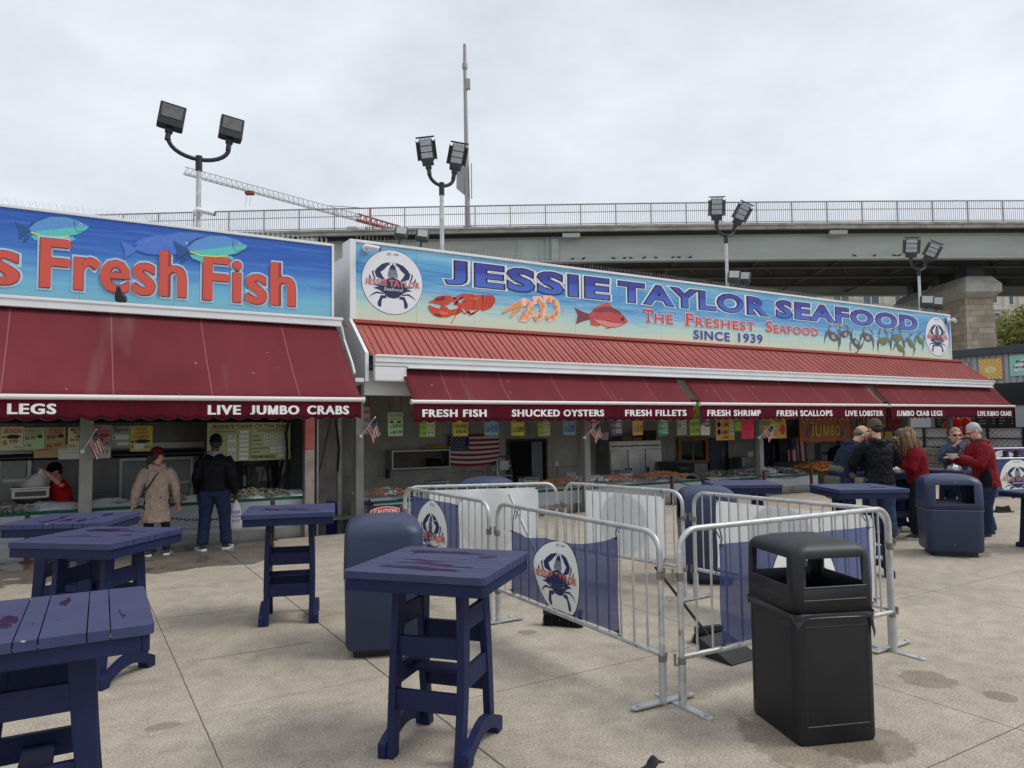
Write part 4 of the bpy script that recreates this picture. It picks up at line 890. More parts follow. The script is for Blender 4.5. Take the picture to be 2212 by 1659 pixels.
def led_head(t, p, tilt, roll, yaw, w, h, led=True):
    """p = the knuckle at the foot of the head, local to t; the face looks down at the plaza"""
    Mx = Matrix.Translation(p) @ Matrix.Rotation(yaw, 4, 'Z') @ Matrix.Rotation(roll, 4, 'Y') @ Matrix.Rotation(tilt, 4, 'X')
    mb = MB(); mb.tube([(0, 0, -.12), (0, 0, .1)], .045, 10, M=Mx); mb.box((0, 0, .08), (.12, .09, .12), M=Mx)
    if led:
        mb.box((0, .0, .1+h*.12), (w*.85, .10, h*.24), M=Mx); mb.box((0, .02, .1+h*.6), (w, .07, h*.8), M=Mx)
        for i in range(14):
            for s in (-1, 1): mb.box((s*(w/2+.025), .01, .1+h*.24+i*h*.74/14), (.05, .05, .014), M=Mx)
        for i in range(10): mb.box((-w*.45+i*w*.1, .01, .1+h+.03), (.014, .05, .06), M=Mx)
        mb.box((0, .01, .1+h+.065), (w+.11, .05, .016), M=Mx)
        for s in (-1, 1): mb.box((s*(w/2+.055), .01, .1+h*.6), (.016, .05, h*.78), M=Mx)
    else:
        mb.loft([[(x*w/2, -.11, .1+z*h) for x, z in ((-1, 0), (1, 0), (1, 1), (-1, 1))], [(x*w/2, .06, .1+z*h) for x, z in ((-1, 0), (1, 0), (1, 1), (-1, 1))], [(x*w/2*.75, (.15), .1+h*.1+z*h*.75) for x, z in ((-1, 0), (1, 0), (1, 1), (-1, 1))]], M=Mx)
    ob = mb.build('lamp_head', M_darkmetal if led else M_black, t, bevel=.012)
    ln = MB()
    if led:
        for k in range(3): ln.box((0, -.022, .1+h*.36+k*h*.25), (w*.82, .014, h*.21), M=Mx)
    else: ln.box((0, -.114, .1+h*.62), (w*.8, .01, h*.55), M=Mx)
    ln.build('lens', led_lens if led else M_darklens, ob)
led_lens = matS('led panel', (150, 154, 156), rough=.3, var=.25, vs=40)

def flood_pole(label, x, z0, z1, span, heads, led, tone):
    Y = 13.0
    t = thing('floodlight_pole', label, 'floodlight', (x, Y, z0), 0, 'floodlight poles on the stall roofs')
    mb = MB(); mb.tube([(0, 0, -.3), (0, 0, z1-z0)], .042, 12); mb.build('pole', tone, t, smooth=40)
    mb = MB(); pts = [(span*sin(a)*.5, 0, z1-z0+.02+(.24 if led else .28)*(1-cos(a))) for a in [pi/2*(-1+2*i/14) for i in range(15)]]
    mb.tube(pts, .036, 10); mb.tube([(0, 0, z1-z0-.18), (0, 0, z1-z0+.08)], .055, 12); mb.build('arm', M_darkmetal, t, smooth=40)
    for s, (w, h, roll, yaw, tilt) in zip((-1, 1), heads): led_head(t, V((s*span*.5, 0, z1-z0+(.30 if led else .37))), tilt, roll, yaw, w, h, led)
flood_pole('pole with two square black floodlights above the Fresh Fish sign', FY(428, 480, 13).x, 4.75, FY(428, 347, 13).z, .95, [(.40, .40, .15, -.05, -.12), (.38, .38, .13, -.05, -.12)], False, M_galv)
flood_pole('pole with two LED panels nearest the crab roundel', FY(955, 540, 13).x, 5.0, FY(953, 403, 13).z, .56, [(.27, .54, -.12, -.5, -.1), (.27, .54, .17, -.5, -.1)], True, M_galv)
flood_pole('pole with two LED panels above the word TAYLOR', FY(1571, 610, 13).x, 5.0, FY(1570, 512, 13).z, .66, [(.31, .57, .05, -.75, -.1), (.28, .57, .5, -.75, -.1)], True, M_galv)
flood_pole('pole with two LED panels farthest away, near the stone pier', FY(1988, 665, 13).x, 5.0, FY(1985, 585, 13).z, .85, [(.38, .60, .1, -.92, -.1), (.34, .60, .5, -.92, -.1)], True, M_galv)
def small_flood(label, px, py, Y, s, yaw):
    p = FY(px, py, Y)
    t = thing('floodlight', label, 'floodlight', (p.x, Y, 5.1), 0, 'small floodlights on the sign top')
    mb = MB(); mb.tube([(0, 0, -.15), (0, 0, .12), (.0, -.06, .2)], .03*s, 8); mb.build('bracket', M_darkmetal, t, smooth=40)
    Mx = Matrix.Translation((0, -.06, .2)) @ Matrix.Rotation(yaw, 4, 'Z') @ Matrix.Rotation(-.35, 4, 'X') @ Matrix.Rotation(.12, 4, 'Y')
    mb = MB(); mb.box((0, 0, .2*s), (.34*s, .12*s, .36*s), M=Mx); ob = mb.build('lamp_head', M_darkmetal, t, bevel=.05*s)
    mb = MB(); mb.box((0, -.064*s, .24*s), (.25*s, .012, .2*s), M=Mx); mb.build('lens', M_lens, ob)
small_flood('left black floodlight on the sign above the crab roundel', 862, 525, 12.75, .75, -.4); small_flood('right black floodlight on the sign above the crab roundel', 908, 535, 12.75, .75, -.4)
small_flood('left small floodlight by the pole above TAYLOR', 1580, 615, 12.75, .95, -.9); small_flood('right small floodlight by the pole above TAYLOR', 1602, 620, 12.75, .95, -.9)
small_flood('left small floodlight beside the farthest pole', 1998, 668, 12.75, 1.2, -.9); small_flood('right small floodlight beside the farthest pole', 2019, 672, 12.75, 1.2, -.9)
def camera_thing(label, p, yaw, s=1.):
    t = thing('security_camera', label, 'camera', p, yaw)
    mb = MB(); mb.lathe([(.09*s, 0), (.09*s, .03), (.05*s, .06)], 16, M=Matrix.Rotation(pi/2, 4, 'X')); mb.tube([(0, -.05, 0), (0, -.12*s, 0)], .03*s, 8); mb.build('mount', M_white, t, smooth=40)
    mb = MB(); mb.tube([(-.08*s, -.15*s, .01), (.22*s, -.19*s, -.02*s)], .048*s, 12); ob = mb.build('body', M_white, t, smooth=40)
    mb = MB(); mb.tube([(.222*s, -.19*s, -.02*s), (.25*s, -.194*s, -.022*s)], .044*s, 12); mb.build('lens', M_black, ob, smooth=40)
camera_thing('white bullet camera on the sign corner by the crab roundel', (4.46, 12.38, 4.97), 0, .85)
camera_thing('white bullet camera at the far right end of the long sign', (23.62, 12.38, 4.92), .5, 1.2)
camera_thing('white bullet camera clamped low on the pole above the fish sign', (FY(428, 458, 12.9).x, 12.93, FY(428, 458, 12.9).z), .2, .9)
camera_thing('small dark camera under the far eave of the right awning', (24.0, 11.9, 2.45), .5, .6)

def pigeon_parts(t, dark):
    body = matS('pigeon '+dark, dict(slate=(62, 64, 72), black=(34, 35, 40))[dark], rough=.7, var=.35, vs=30); 
    mb = MB(); rings = []
    for y, z, rx, rz in ((-.15, .085, .012, .008), (-.10, .095, .03, .025), (-.04, .11, .055, .055), (.03, .125, .062, .068), (.08, .15, .05, .058), (.105, .185, .03, .034), (.115, .21, .026, .028), (.13, .222, .028, .027), (.148, .222, .014, .014)):
        rings.append([(rx*cos(2*pi*j/12), y+rz*.25*sin(2*pi*j/12), z+rz*sin(2*pi*j/12)) for j in range(12)])
    mb.loft(rings); mb.loft([[(-.03, -.10, .10), (.03, -.10, .10), (.03, -.10, .09), (-.03, -.10, .09)], [(-.035, -.22, .07), (.035, -.22, .07), (.035, -.22, .064), (-.035, -.22, .064)]])
    for s in (-1, 1): mb.ball((s*.05, -.03, .115), (.016, .1, .045), 10)
    ob = mb.build('body', body, t, smooth=70)
    mb = MB(); mb.tube([(0, .16, .22), (0, .185, .214)], [.007, .002], 6); mb.build('beak', matS('beak', (60, 56, 54)), t)
    for s in (-1, 1):
        mb = MB(); mb.tube([(s*.025, .01, .08), (s*.025, .01, .006)], .006, 6); mb.tube([(s*.025, -.02, .005), (s*.025, .05, .005)], .005, 5); mb.build('leg', matS('pigeon leg', (150, 80, 76)), t)
def pigeon(label, loc, rz, dark='slate', s=1.):
    t = thing('pigeon', label, 'pigeon', loc, rz); t.scale = (s, s, s); pigeon_parts(t, dark); return t
p = FY(260, 655, 11.55); pigeon('dark pigeon sitting on the white gutter under the word Fresh', (p.x, 11.55, 3.49), 2.9, 'slate', 1.1)
p = G(1350, 1672, .22); pigeon('black pigeon cut off by the bottom edge, walking on the plaza', (p.x, p.y, 0), BR-1.2, 'black', 1.1)
pg = None
for i, (x, y) in enumerate([(420, 325), (465, 325), (585, 320), (630, 318), (655, 320), (710, 318), (755, 316), (825, 318), (850, 316), (895, 314), (1555, 300), (1637, 300), (1717, 300), (1738, 298)]):
    dx = (1100+x*.5877)*.9217; lx = (dx-PX)/FPX*49.9; z = 13.2-.00022*(lx-12)**2
    q = Bp(lx, 49.84, z)
    lab = 'pigeon perched along the bottom ledge of the bridge girder'
    if pg is None: pg = pigeon(lab, q, BR+.8, 'black', .95); pg['group'] = 'pigeons on the bridge girder'
    else: dup(pg, q, BR+(.8, -2.2, 1.5, -1.)[i % 4])

# ================================================================== the kiosk beyond the right end
def kiosk():
    X = 27.; t = thing('food_kiosk', 'grey corrugated food kiosk with dark roof edge and black menu front', 'kiosk', (X, 11.0, 0))
    Y0, Y1 = 2.0, 17.5
    dk = matS('kiosk charcoal', (58, 62, 70), rough=.5, var=.1); bk = matS('kiosk black', (30, 33, 38), rough=.4)
    mb = MB(); mb.bx(X-.18, X+6, Y0, Y1, 3.98, 4.25); mb.build('roof', dk, t, True, bevel=.01)
    co = MB(); n = int((Y1-Y0)/.2)
    for i in range(n):
        a = Y0+i*.2; co.bx(X-.03, X+.06, a, a+.11, 3.0, 3.98); co.bx(X+.005, X+.06, a+.11, a+.2, 3.0, 3.98)
    co.build('corrugated_band', matS('kiosk grey', (164, 170, 178), rough=.5, var=.08), t, True)
    mb = MB(); mb.bx(X-.04, X+.06, Y0, Y1, 2.25, 2.998); mb.build('fascia', bk, t, True)
    mb = MB(); mb.bx(X+1.2, X+1.3, Y0, Y1, 0, 2.25); mb.bx(X+.06, X+1.19, Y0, Y1, 2.26, 2.3); mb.build('back_wall', matS('kiosk wall', (92, 98, 104), rough=.6, var=.1), t, True)
    pl = matS('kiosk pale panel', (168, 174, 178), rough=.6)
    for a, b in ((17.5, 14.9), (FX(2196, 950, X+.02).y, 8.7)):
        mb = MB(); mb.bx(X+.02, X+.3, b, a, 0, 2.245); mb.build('panel', pl, t, True)
    ink = matS('chalk', (150, 154, 156), rough=.8)
    for k, (pa, pb) in enumerate(((2022, 2052), (2076, 2108), (2112, 2153), (2157, 2192))):
        ya, yb = FX(pa, 920, X+.3).y, FX(pb, 920, X+.3).y; yc, hw = (ya+yb)/2, (ya-yb)/2
        mb = MB(); mb.bx(X+.3, X+.36, yc-hw, yc+hw, 1.45, 2.24); bo = mb.build('menu_board', M_ink, t, True)
        d = Dec(); rnd = random.Random(k)
        for r in range(6): d.rect(yc-hw*.85, yc-hw*.85+hw*rnd.uniform(.4, .9), 2.12-r*.10, 2.14-r*.10, 0, 1); d.rect(yc+hw*.6, yc+hw*.85, 2.12-r*.10, 2.14-r*.10, 0, 1)
        d.build('menu_lines', ink, lambda u, v, l: V((X+.297, 2*yc-u, v)), bo, True)
    d = Dec(); d.text('ed', 13.35, 13.7, 2.72, 2.92, 0, 1, .01); d.build('lettering', matS('kiosk lettering', (90, 150, 190)), lambda u, v, l: V((X-.045, 27.05-u, v)), t, True)
kiosk()
def poster(label, ya, yb, z0, z1, kind):
    X = 26.93; t = thing('poster', label, 'poster', (X, (ya+yb)/2, z0))
    bg_ = dict(teal=(120, 190, 190), sun=(214, 160, 84), pret=(150, 206, 190))[kind]
    mb = MB(); mb.bx(X, X+.03, yb, ya, z0, z1); mb.build('board', matS('poster '+kind, bg_, rough=.6, var=.08), t, True)
    d = Dec(); m = lambda u, v, l: V((X-.003*l, ya-(ya-yb)*u, z0+(z1-z0)*v))
    if kind == 'sun':
        for i in range(22):
            a = 2*pi*i/22; d.poly([(.5, .48), (.5+.49*cos(a)/max(abs(cos(a)), abs(sin(a))), .48+.47*sin(a)/max(abs(cos(a)), abs(sin(a)))), (.5+.49*cos(a+.13)/max(abs(cos(a+.13)), abs(sin(a+.13))), .48+.47*sin(a+.13)/max(abs(cos(a+.13)), abs(sin(a+.13))))], 0, 1)
        d.oval(.5, .45, .24, .16, 1, 2, 20); d.oval(.5, .45, .12, .1, 0, 3, 16)
        mats = [matS('sun ray', (236, 208, 130)), matS('sun glow', (232, 222, 176))]
    elif kind == 'pret':
        d.oval(.62, .55, .3, .26, 0, 1, 20); d.oval(.32, .4, .22, .2, 0, 2, 20); d.ribbon([(.3, .2), (.6, .5), (.8, .85)], .02, 2, 3)
        d.text('Pretzel', .24, .86, .60, .74, 1, 4, .02); d.text('Sandwich', .12, .9, .36, .50, 1, 4, .02); mats = [matS('poster pale', (214, 232, 226)), M_ink, matS('poster teal', (104, 180, 170))]
    else:
        d.ring(.5, .1, .42, .5, .2, 0, 1, 24); d.rect(0, 1, .96, 1, 1, 2); d.rect(.94, 1, .0, .96, 1, 2); mats = [matS('poster ring', (70, 130, 150)), matS('poster red edge', (190, 90, 90))]
    d.build('printing', mats, m, t, True)
def kz(px, py): q = FX(px, py, 26.93); return q.y, q.z
(ya, z1), (yb, z0) = kz(2075, 783), kz(2095, 815); poster('teal framed poster half hidden behind the red roof end', ya+.35, yb, z0-.15, z1, 'teal')
(ya, z1), (yb, z0) = kz(2113, 776), kz(2166, 815); poster('orange sunburst poster on the corrugated kiosk band', ya, yb, z0-.05, z1, 'sun')
(ya, z1), (yb, z0) = kz(2180, 768), kz(2245, 808); poster('pale green poster reading Pretzel Sandwich on the kiosk band', ya, yb, z0-.02, z1, 'pret')

def terrace():
    X = 25.6
    t = thing('terrace_wall', 'low stacked stone terrace wall in front of the kiosk', 'wall', (X, 12, 0))
    st = matS('terrace stone', (150, 144, 130), rough=.9, var=.3, vs=2, bump=.4, bs=18); rnd = random.Random(2)
    mb = MB()
    for r in range(3):
        y = 4.
        while y < 15.6:
            l = rnd.uniform(.8, 1.5); mb.bx(X+rnd.uniform(-.03, .03), X+.4, y, y+l-.015, -.004+r*.27, -.004+r*.27+.255); y += l
    mb.build('stones', st, t, True, bevel=.015)
    f = thing('terrace_railing', 'black steel railing with pale diamond lattice panels on the terrace wall', 'railing', (X+.2, 12, .8))
    mb = MB()
    for y in [4+1.05*i for i in range(12)]: mb.bx(X+.18, X+.24, y-.03, y+.03, .8, 1.52)
    for z in (.84, 1.15, 1.5): mb.bx(X+.19, X+.23, 4, 15.6, z-.02, z+.02)
    mb.build('frame', M_ink, f, True)
    lt = MB(); y = 4.
    for k in range(68):
        a = 4+k*.165
        for s in (1, -1):
            lt.bar((X+.21, a if s > 0 else a+.62, .86), (X+.21, a+.62 if s > 0 else a, 1.48), .006, .006)
    lt.build('lattice', M_darkmetal, f, True)
    mb = MB(); mb.bx(X+.26, X+.28, 4, 15.6, .84, 1.48); mb.build('screen', matS('screen white', (214, 216, 218), rough=.7), f, True)
terrace()
# ================================================================== inside the stalls
M_ice = matS('crushed ice', (212, 218, 222), rough=.35, var=.16, vs=35, bump=.8, bs=45)
M_green = matS('green edging turf', (20, 86, 58), rough=.9, var=.3, vs=40)
def seafood_pile(name, label, x0, x1, y0, y1, z, kinds, seed, h=.1, n=None):
    """a heap with many small bodies on it"""
    rnd = random.Random(seed); t = thing(name, label, 'seafood', ((x0+x1)/2, (y0+y1)/2, z)); cols = {}
    n = n or int((x1-x0)*(y1-y0)*420)
    mbs = {}
    for i in range(n):
        u, v = rnd.uniform(-1, 1), rnd.uniform(-1, 1); k = kinds[min(len(kinds)-1, int((u*.5+.5)*len(kinds)+rnd.uniform(-.25, .25)))] if rnd.random() > .06 else rnd.choice(kinds)
        p = V(((x0+x1)/2+u*(x1-x0)/2, (y0+y1)/2+v*(y1-y0)/2, z+h*(1-u*u*.6)*(1-v*v*.7)+rnd.uniform(0, .03))); a = rnd.uniform(0, 6.28); s = rnd.uniform(.6, 1.2)
        mb = mbs.setdefault(k, MB())
        if k in ('shrimp', 'claw'): mb.tube([p+V((cos(a)*.05*s, sin(a)*.05*s, 0)), p+V((-sin(a)*.02*s, cos(a)*.02*s, .022)), p+V((-cos(a)*.045*s, -sin(a)*.045*s, .004))], [.009*s, .015*s, .005], 5)
        elif k == 'fish': mb.tube([p-V((cos(a), sin(a), 0))*.13*s, p, p+V((cos(a), sin(a), 0))*.11*s, p+V((cos(a), sin(a), 0))*.17*s], [(.008, .02), (.022, .035), (.01, .014), (.006, .035)], 6)
        else: mb.ball(p, (.035*s, .028*s, .018*s), 6, M=None)
    C = dict(shrimp=matS('raw shrimp', (196, 140, 112), rough=.35, var=.2, vs=20), claw=matS('crab leg', (204, 128, 66), rough=.4, var=.25, vs=20), clam=matS('clam shell', (150, 140, 118), rough=.5, var=.35, vs=20), oyster=matS('oyster shell', (96, 92, 84), rough=.7, var=.45, vs=20), fish=matS('whole fish', (124, 120, 122), rough=.3, metal=.2, var=.4, vs=12), icecube=matS('ice lumps', (206, 212, 216), rough=.3))
    for k, mb in mbs.items(): o = mb.build(dict(shrimp='shrimp', claw='crab_legs', clam='clams', oyster='oysters', fish='fish', icecube='ice')[k], C[k], t, True, smooth=60); o['kind'] = 'stuff'
def counter(label, x0, x1, y0, y1, zt, seed):
    rnd = random.Random(seed)
    t = thing('fish_counter', label, 'counter', ((x0+x1)/2, (y0+y1)/2, FL))
    mb = MB(); mb.bx(x0, x1, y0, y1, FL, zt-.02); mb.bx(x0, x1, y0-.03, y0, zt-.30, zt+.04); mb.build('body', matS('counter white', (164, 170, 176), rough=.4, var=.1, vs=1), t, True)
    mb = MB(); mb.bx(x0, x1, y0-.05, y0-.032, -.08, .16); mb.build('steel_band', M_steel, t, True)
    k = int((x1-x0)/1.1); mb = MB()
    for i in range(k+1): mb.bx(x0+i*(x1-x0)/k-.025, x0+i*(x1-x0)/k+.025, y0-.06, y0-.035, FL, -.085)
    mb.build('feet', M_darkmetal, t, True)
    mb = MB(); mb.bx(x0, x1, y0-.028, y0+.02, zt+.041, zt+.085); mb.build('green_edging', M_green, t, True)
    mb = MB(); mb.grid(lambda u, v: V((x0+(x1-x0)*u, y0+.03+(y1-y0-.03)*v, zt+.05+.10*v+.07*noise.noise(V((x0+(x1-x0)*u*1., v*2, seed))*2.2)+.035*noise.noise(V(((x0+(x1-x0)*u)*9, v*9, seed))))), int((x1-x0)*14), 14); o = mb.build('ice', M_ice, t, True, smooth=40); o['kind'] = 'stuff'
counter('white iced fish counter of the left stall with green edging', -6, 3.35, 12.05, 12.62, .56, 1)
counter('white iced seafood counter of the long stall, behind the pen', 4.5, 12.4, 12.15, 13.3, .38, 2)
counter('white iced seafood counter farther right in the long stall', 13.0, 16.6, 12.15, 13.4, .34, 3)
for nm, lab, a in (('clam_pile', 'heap of clams and whelks on ice behind the beige coat', (1.05, 1.5, 12.15, 12.55, .64)), ('clam_pile', 'heap of shells on ice between the two customers and the post', (1.9, 3.1, 12.15, 12.55, .64)), ('fish_pile', 'dark whole fish on ice below the weighing scale', (-1.6, -.5, 12.15, 12.55, .60)),
                   ('shrimp_pile', 'pink shrimp heap on ice beside the left barrier', (4.6, 5.25, 12.3, 12.9, .5)), ('oyster_pile', 'oyster heap on ice above the caution sign', (5.3, 6.2, 12.3, 13.0, .52)), ('shrimp_pile', 'shrimp heap seen over the white banners', (8.4, 10.6, 12.3, 13.0, .5)), ('shrimp_pile', 'orange shrimp heap in front of the three door fridge', (11.0, 12.2, 12.3, 13.0, .5)), ('oyster_pile', 'dark mussel heap beside the orange shrimp', (13.1, 14.0, 12.4, 13.0, .46)), ('fish_pile', 'grey whole fish on ice below the framed window', (14.2, 16.3, 12.4, 13.2, .44))):
    kinds = dict(clam_pile=['oyster', 'clam', 'clam'], fish_pile=['fish', 'icecube', 'fish'], shrimp_pile=['shrimp', 'shrimp', 'claw'] if 'orange' in lab else ['shrimp', 'icecube', 'shrimp'], oyster_pile=['clam', 'oyster', 'oyster'])[nm]
    seafood_pile(nm, lab, *a, kinds, len(lab), .12)
def crab_bin():
    t = thing('crab_bin', 'sloping steel bin heaped with orange crab legs near the hanging flag', 'bin', (18.0, 12.8, FL))
    mb = MB(); mb.loft([[(16.9, 12.15, FL), (18.6, 12.15, FL), (18.6, 13.6, FL), (16.9, 13.6, FL)], [(16.85, 12.05, .30), (18.65, 12.05, .26), (18.65, 13.7, .62), (16.85, 13.7, .66)]]); mb.build('bin', M_steel, t, True, bevel=.01)
    seafood_pile('crab_leg_pile', 'heap of orange cooked crab legs in the steel bin', 16.95, 18.55, 12.2, 13.5, .40, ['claw', 'claw', 'shrimp', 'claw'], 3, .22, 900)
    t = thing('crab_chute', 'tilted bare steel sorting tray beside the crab legs', 'tray', (20, 13, FL))
    mb = MB(); mb.bar((18.9, 13.1, .86), (21.3, 13.1, .42), 1.2, .05); mb.bar((18.9, 12.5, .93), (21.3, 12.5, .49), .03, .2); mb.build('tray', M_steel, t, True)
    mb = MB(); mb.bx(19.2, 21.0, 12.7, 13.6, FL, .42); mb.build('base', M_darkmetal, t, True)
crab_bin()
def red_posts():
    m = matS('rust red post', (88, 46, 40), rough=.8, var=.3, vs=6)
    src = None
    for px in (328, 589, 1453, 1653, 1755, 60, -120):
        x = FY(px, 1100, 11.78).x
        lab = 'short rust red chain post at the edge of the plaza'
        if src is None:
            src = thing('chain_post', lab, 'post', (x, 11.78, 0), 0, 'chain posts along the plaza edge'); mb = MB(); mb.bx(-.03, .03, -.03, .03, 0, .62); mb.build('shaft', m, src, bevel=.005); mb = MB(); mb.bx(-.07, .07, -.07, .07, 0, .012); mb.build('foot_plate', m, src); xs = [x]
        else: dup(src, (x, 11.78, 0), 0); xs.append(x)
    xs.sort()
    first = True
    for a, b in zip(xs, xs[1:]):
        if b-a > 5.2: continue
        mb = MB(); n = int((b-a)/.055)
        for i in range(n):
            u = (i+.5)/n; x = a+(b-a)*u; z = .52-.22*4*u*(1-u)*min(1, (b-a)/3); sl = -.22*4*(1-2*u)*min(1, (b-a)/3)/(b-a)
            pts = []
            for j in range(8):
                an = 2*pi*j/8; l, w = cos(an)*.036, sin(an)*.016
                pts.append((x+l, 11.78+(w if i % 2 else 0), z+l*sl+(0 if i % 2 else w)))
            mb.tube(pts, .0055, 4, closed=True)
        tag(mb.build('chain', M_darkmetal), 'dark sagging chain strung between two red posts, reached from post at %s' % ('the far left' if a < 0 else 'the beige coat' if a < 2 else 'the breaker cabinet' if a < 6 else 'the domed bin' if a < 13 else 'the steel crab bin'), 'chain', 'chains between the red posts')
red_posts()

# ------------------------------------------------------------------ hanging price boards
INK = dict(k=M_ink, r=matS('marker red', (176, 44, 44)), b=matS('marker blue', (40, 60, 150)), g=matS('marker green', (30, 120, 70)), w=matS('card white', (214, 216, 210)), p=matS('marker purple', (90, 50, 130)), y=matS('marker yellow', (226, 206, 60)), n=matS('marker brown', (140, 90, 50)))
IK = list(INK); IM = [INK[k] for k in IK]
CARD = dict(yel=(190, 190, 80), lime=(160, 184, 76), blue=(130, 166, 186), red=(196, 48, 52), pur=(96, 84, 140), ora=(204, 164, 96), grn=(70, 150, 120), gry=(150, 156, 156), whi=(206, 208, 202), pnk=(182, 148, 152), pal=(204, 204, 160), mint=(170, 206, 160), hot=(238, 56, 104), tan=(172, 156, 108), out=(172, 182, 128), black=(30, 30, 34), gold=(190, 160, 74))
def board(label, x0, x1, z0, z1, Y, col, lines, extra=None, tilt=0., cards=False, group='hand lettered price boards'):
    """lines: (text, u0, u1, v0, v1, ink)"""
    t = thing('price_board', label, 'price board', ((x0+x1)/2, Y, z0), 0, group)
    w, h = x1-x0, z1-z0
    R = Matrix.Rotation(tilt, 4, 'Y')
    mb = MB(); mb.bx(-w/2, w/2, 0, .008, 0, h, 0, R); mb.build('card', matS('card '+col, CARD[col], rough=.6, var=.05, vs=3), t)
    d = Dec()
    for s, u0, u1, v0, v1, c in lines:
        if s == '#': d.rect(u0, u1, v0, v1, IK.index(c), 1)
        elif s == 'o': d.oval((u0+u1)/2, (v0+v1)/2, (u1-u0)/2, (v1-v0)/2, IK.index(c), 1, 14)
        elif s == 'fish':
            d.poly([(u0, (v0+v1)/2+.04), (u0+(u1-u0)*.14, (v0+v1)/2), (u0+(u1-u0)*.4, v1), (u0+(u1-u0)*.75, v1-.01), (u1, (v0+v1)/2), (u0+(u1-u0)*.7, v0), (u0+(u1-u0)*.35, v0+.01), (u0+(u1-u0)*.14, (v0+v1)/2-.02), (u0, (v0+v1)/2-.07)], IK.index(c), 1)
        else: d.text(s, u0, u1, v0, v1, IK.index(c), 2, .012)
    d.build('lettering', IM, lambda u, v, l: R @ V((-w/2+w*u, -.0025*l, h*v)), t)
    mb = MB(); mb.bx(-w/2+.02, -w/2+.028, .002, .006, h, h+.35); mb.bx(w/2-.028, w/2-.02, .002, .006, h, h+.35); mb.build('hanger', M_darkmetal, t)
    return t
def bpx(a, b, c, d_, Y): p, q = FY(a, d_, Y), FY(b, d_, Y); return p.x, q.x, FY((a+b)/2, d_, Y).z, FY((a+b)/2, c, Y).z
def pl(t1, l1, t2=None, l2=None, c='k', hc='r', head=None):
    r = []
    if head: r.append(('#', .14, .86, .82, .90, hc) if head == '-' else (head, .08, .92, .76, .95, hc))
    r += [(t1, .06, .34, .46, .62, c), (l1, .42, .94, .44, .66, c)]
    if t2: r += [(t2, .06, .34, .12, .28, c), (l2, .42, .94, .1, .32, c)]
    return r
def strips(c, n=4, head=None, hc='k', pr=('24.95', '48.90', '72.00', '90.00')):
    r = [('#', .14, .86, .85, .92, hc) if head == '-' else (head, .06, .94, .80, .96, hc)] if head else []
    for i in range(n): r += [('#', .45, .96, .62-i*.18, .74-i*.18, 'w'), (pr[i], .48, .93, .645-i*.18, .72-i*.18, 'k'), ('%d LB' % (i+1), .05, .38, .64-i*.18, .72-i*.18, c)]
    return r
YB_ = 12.45
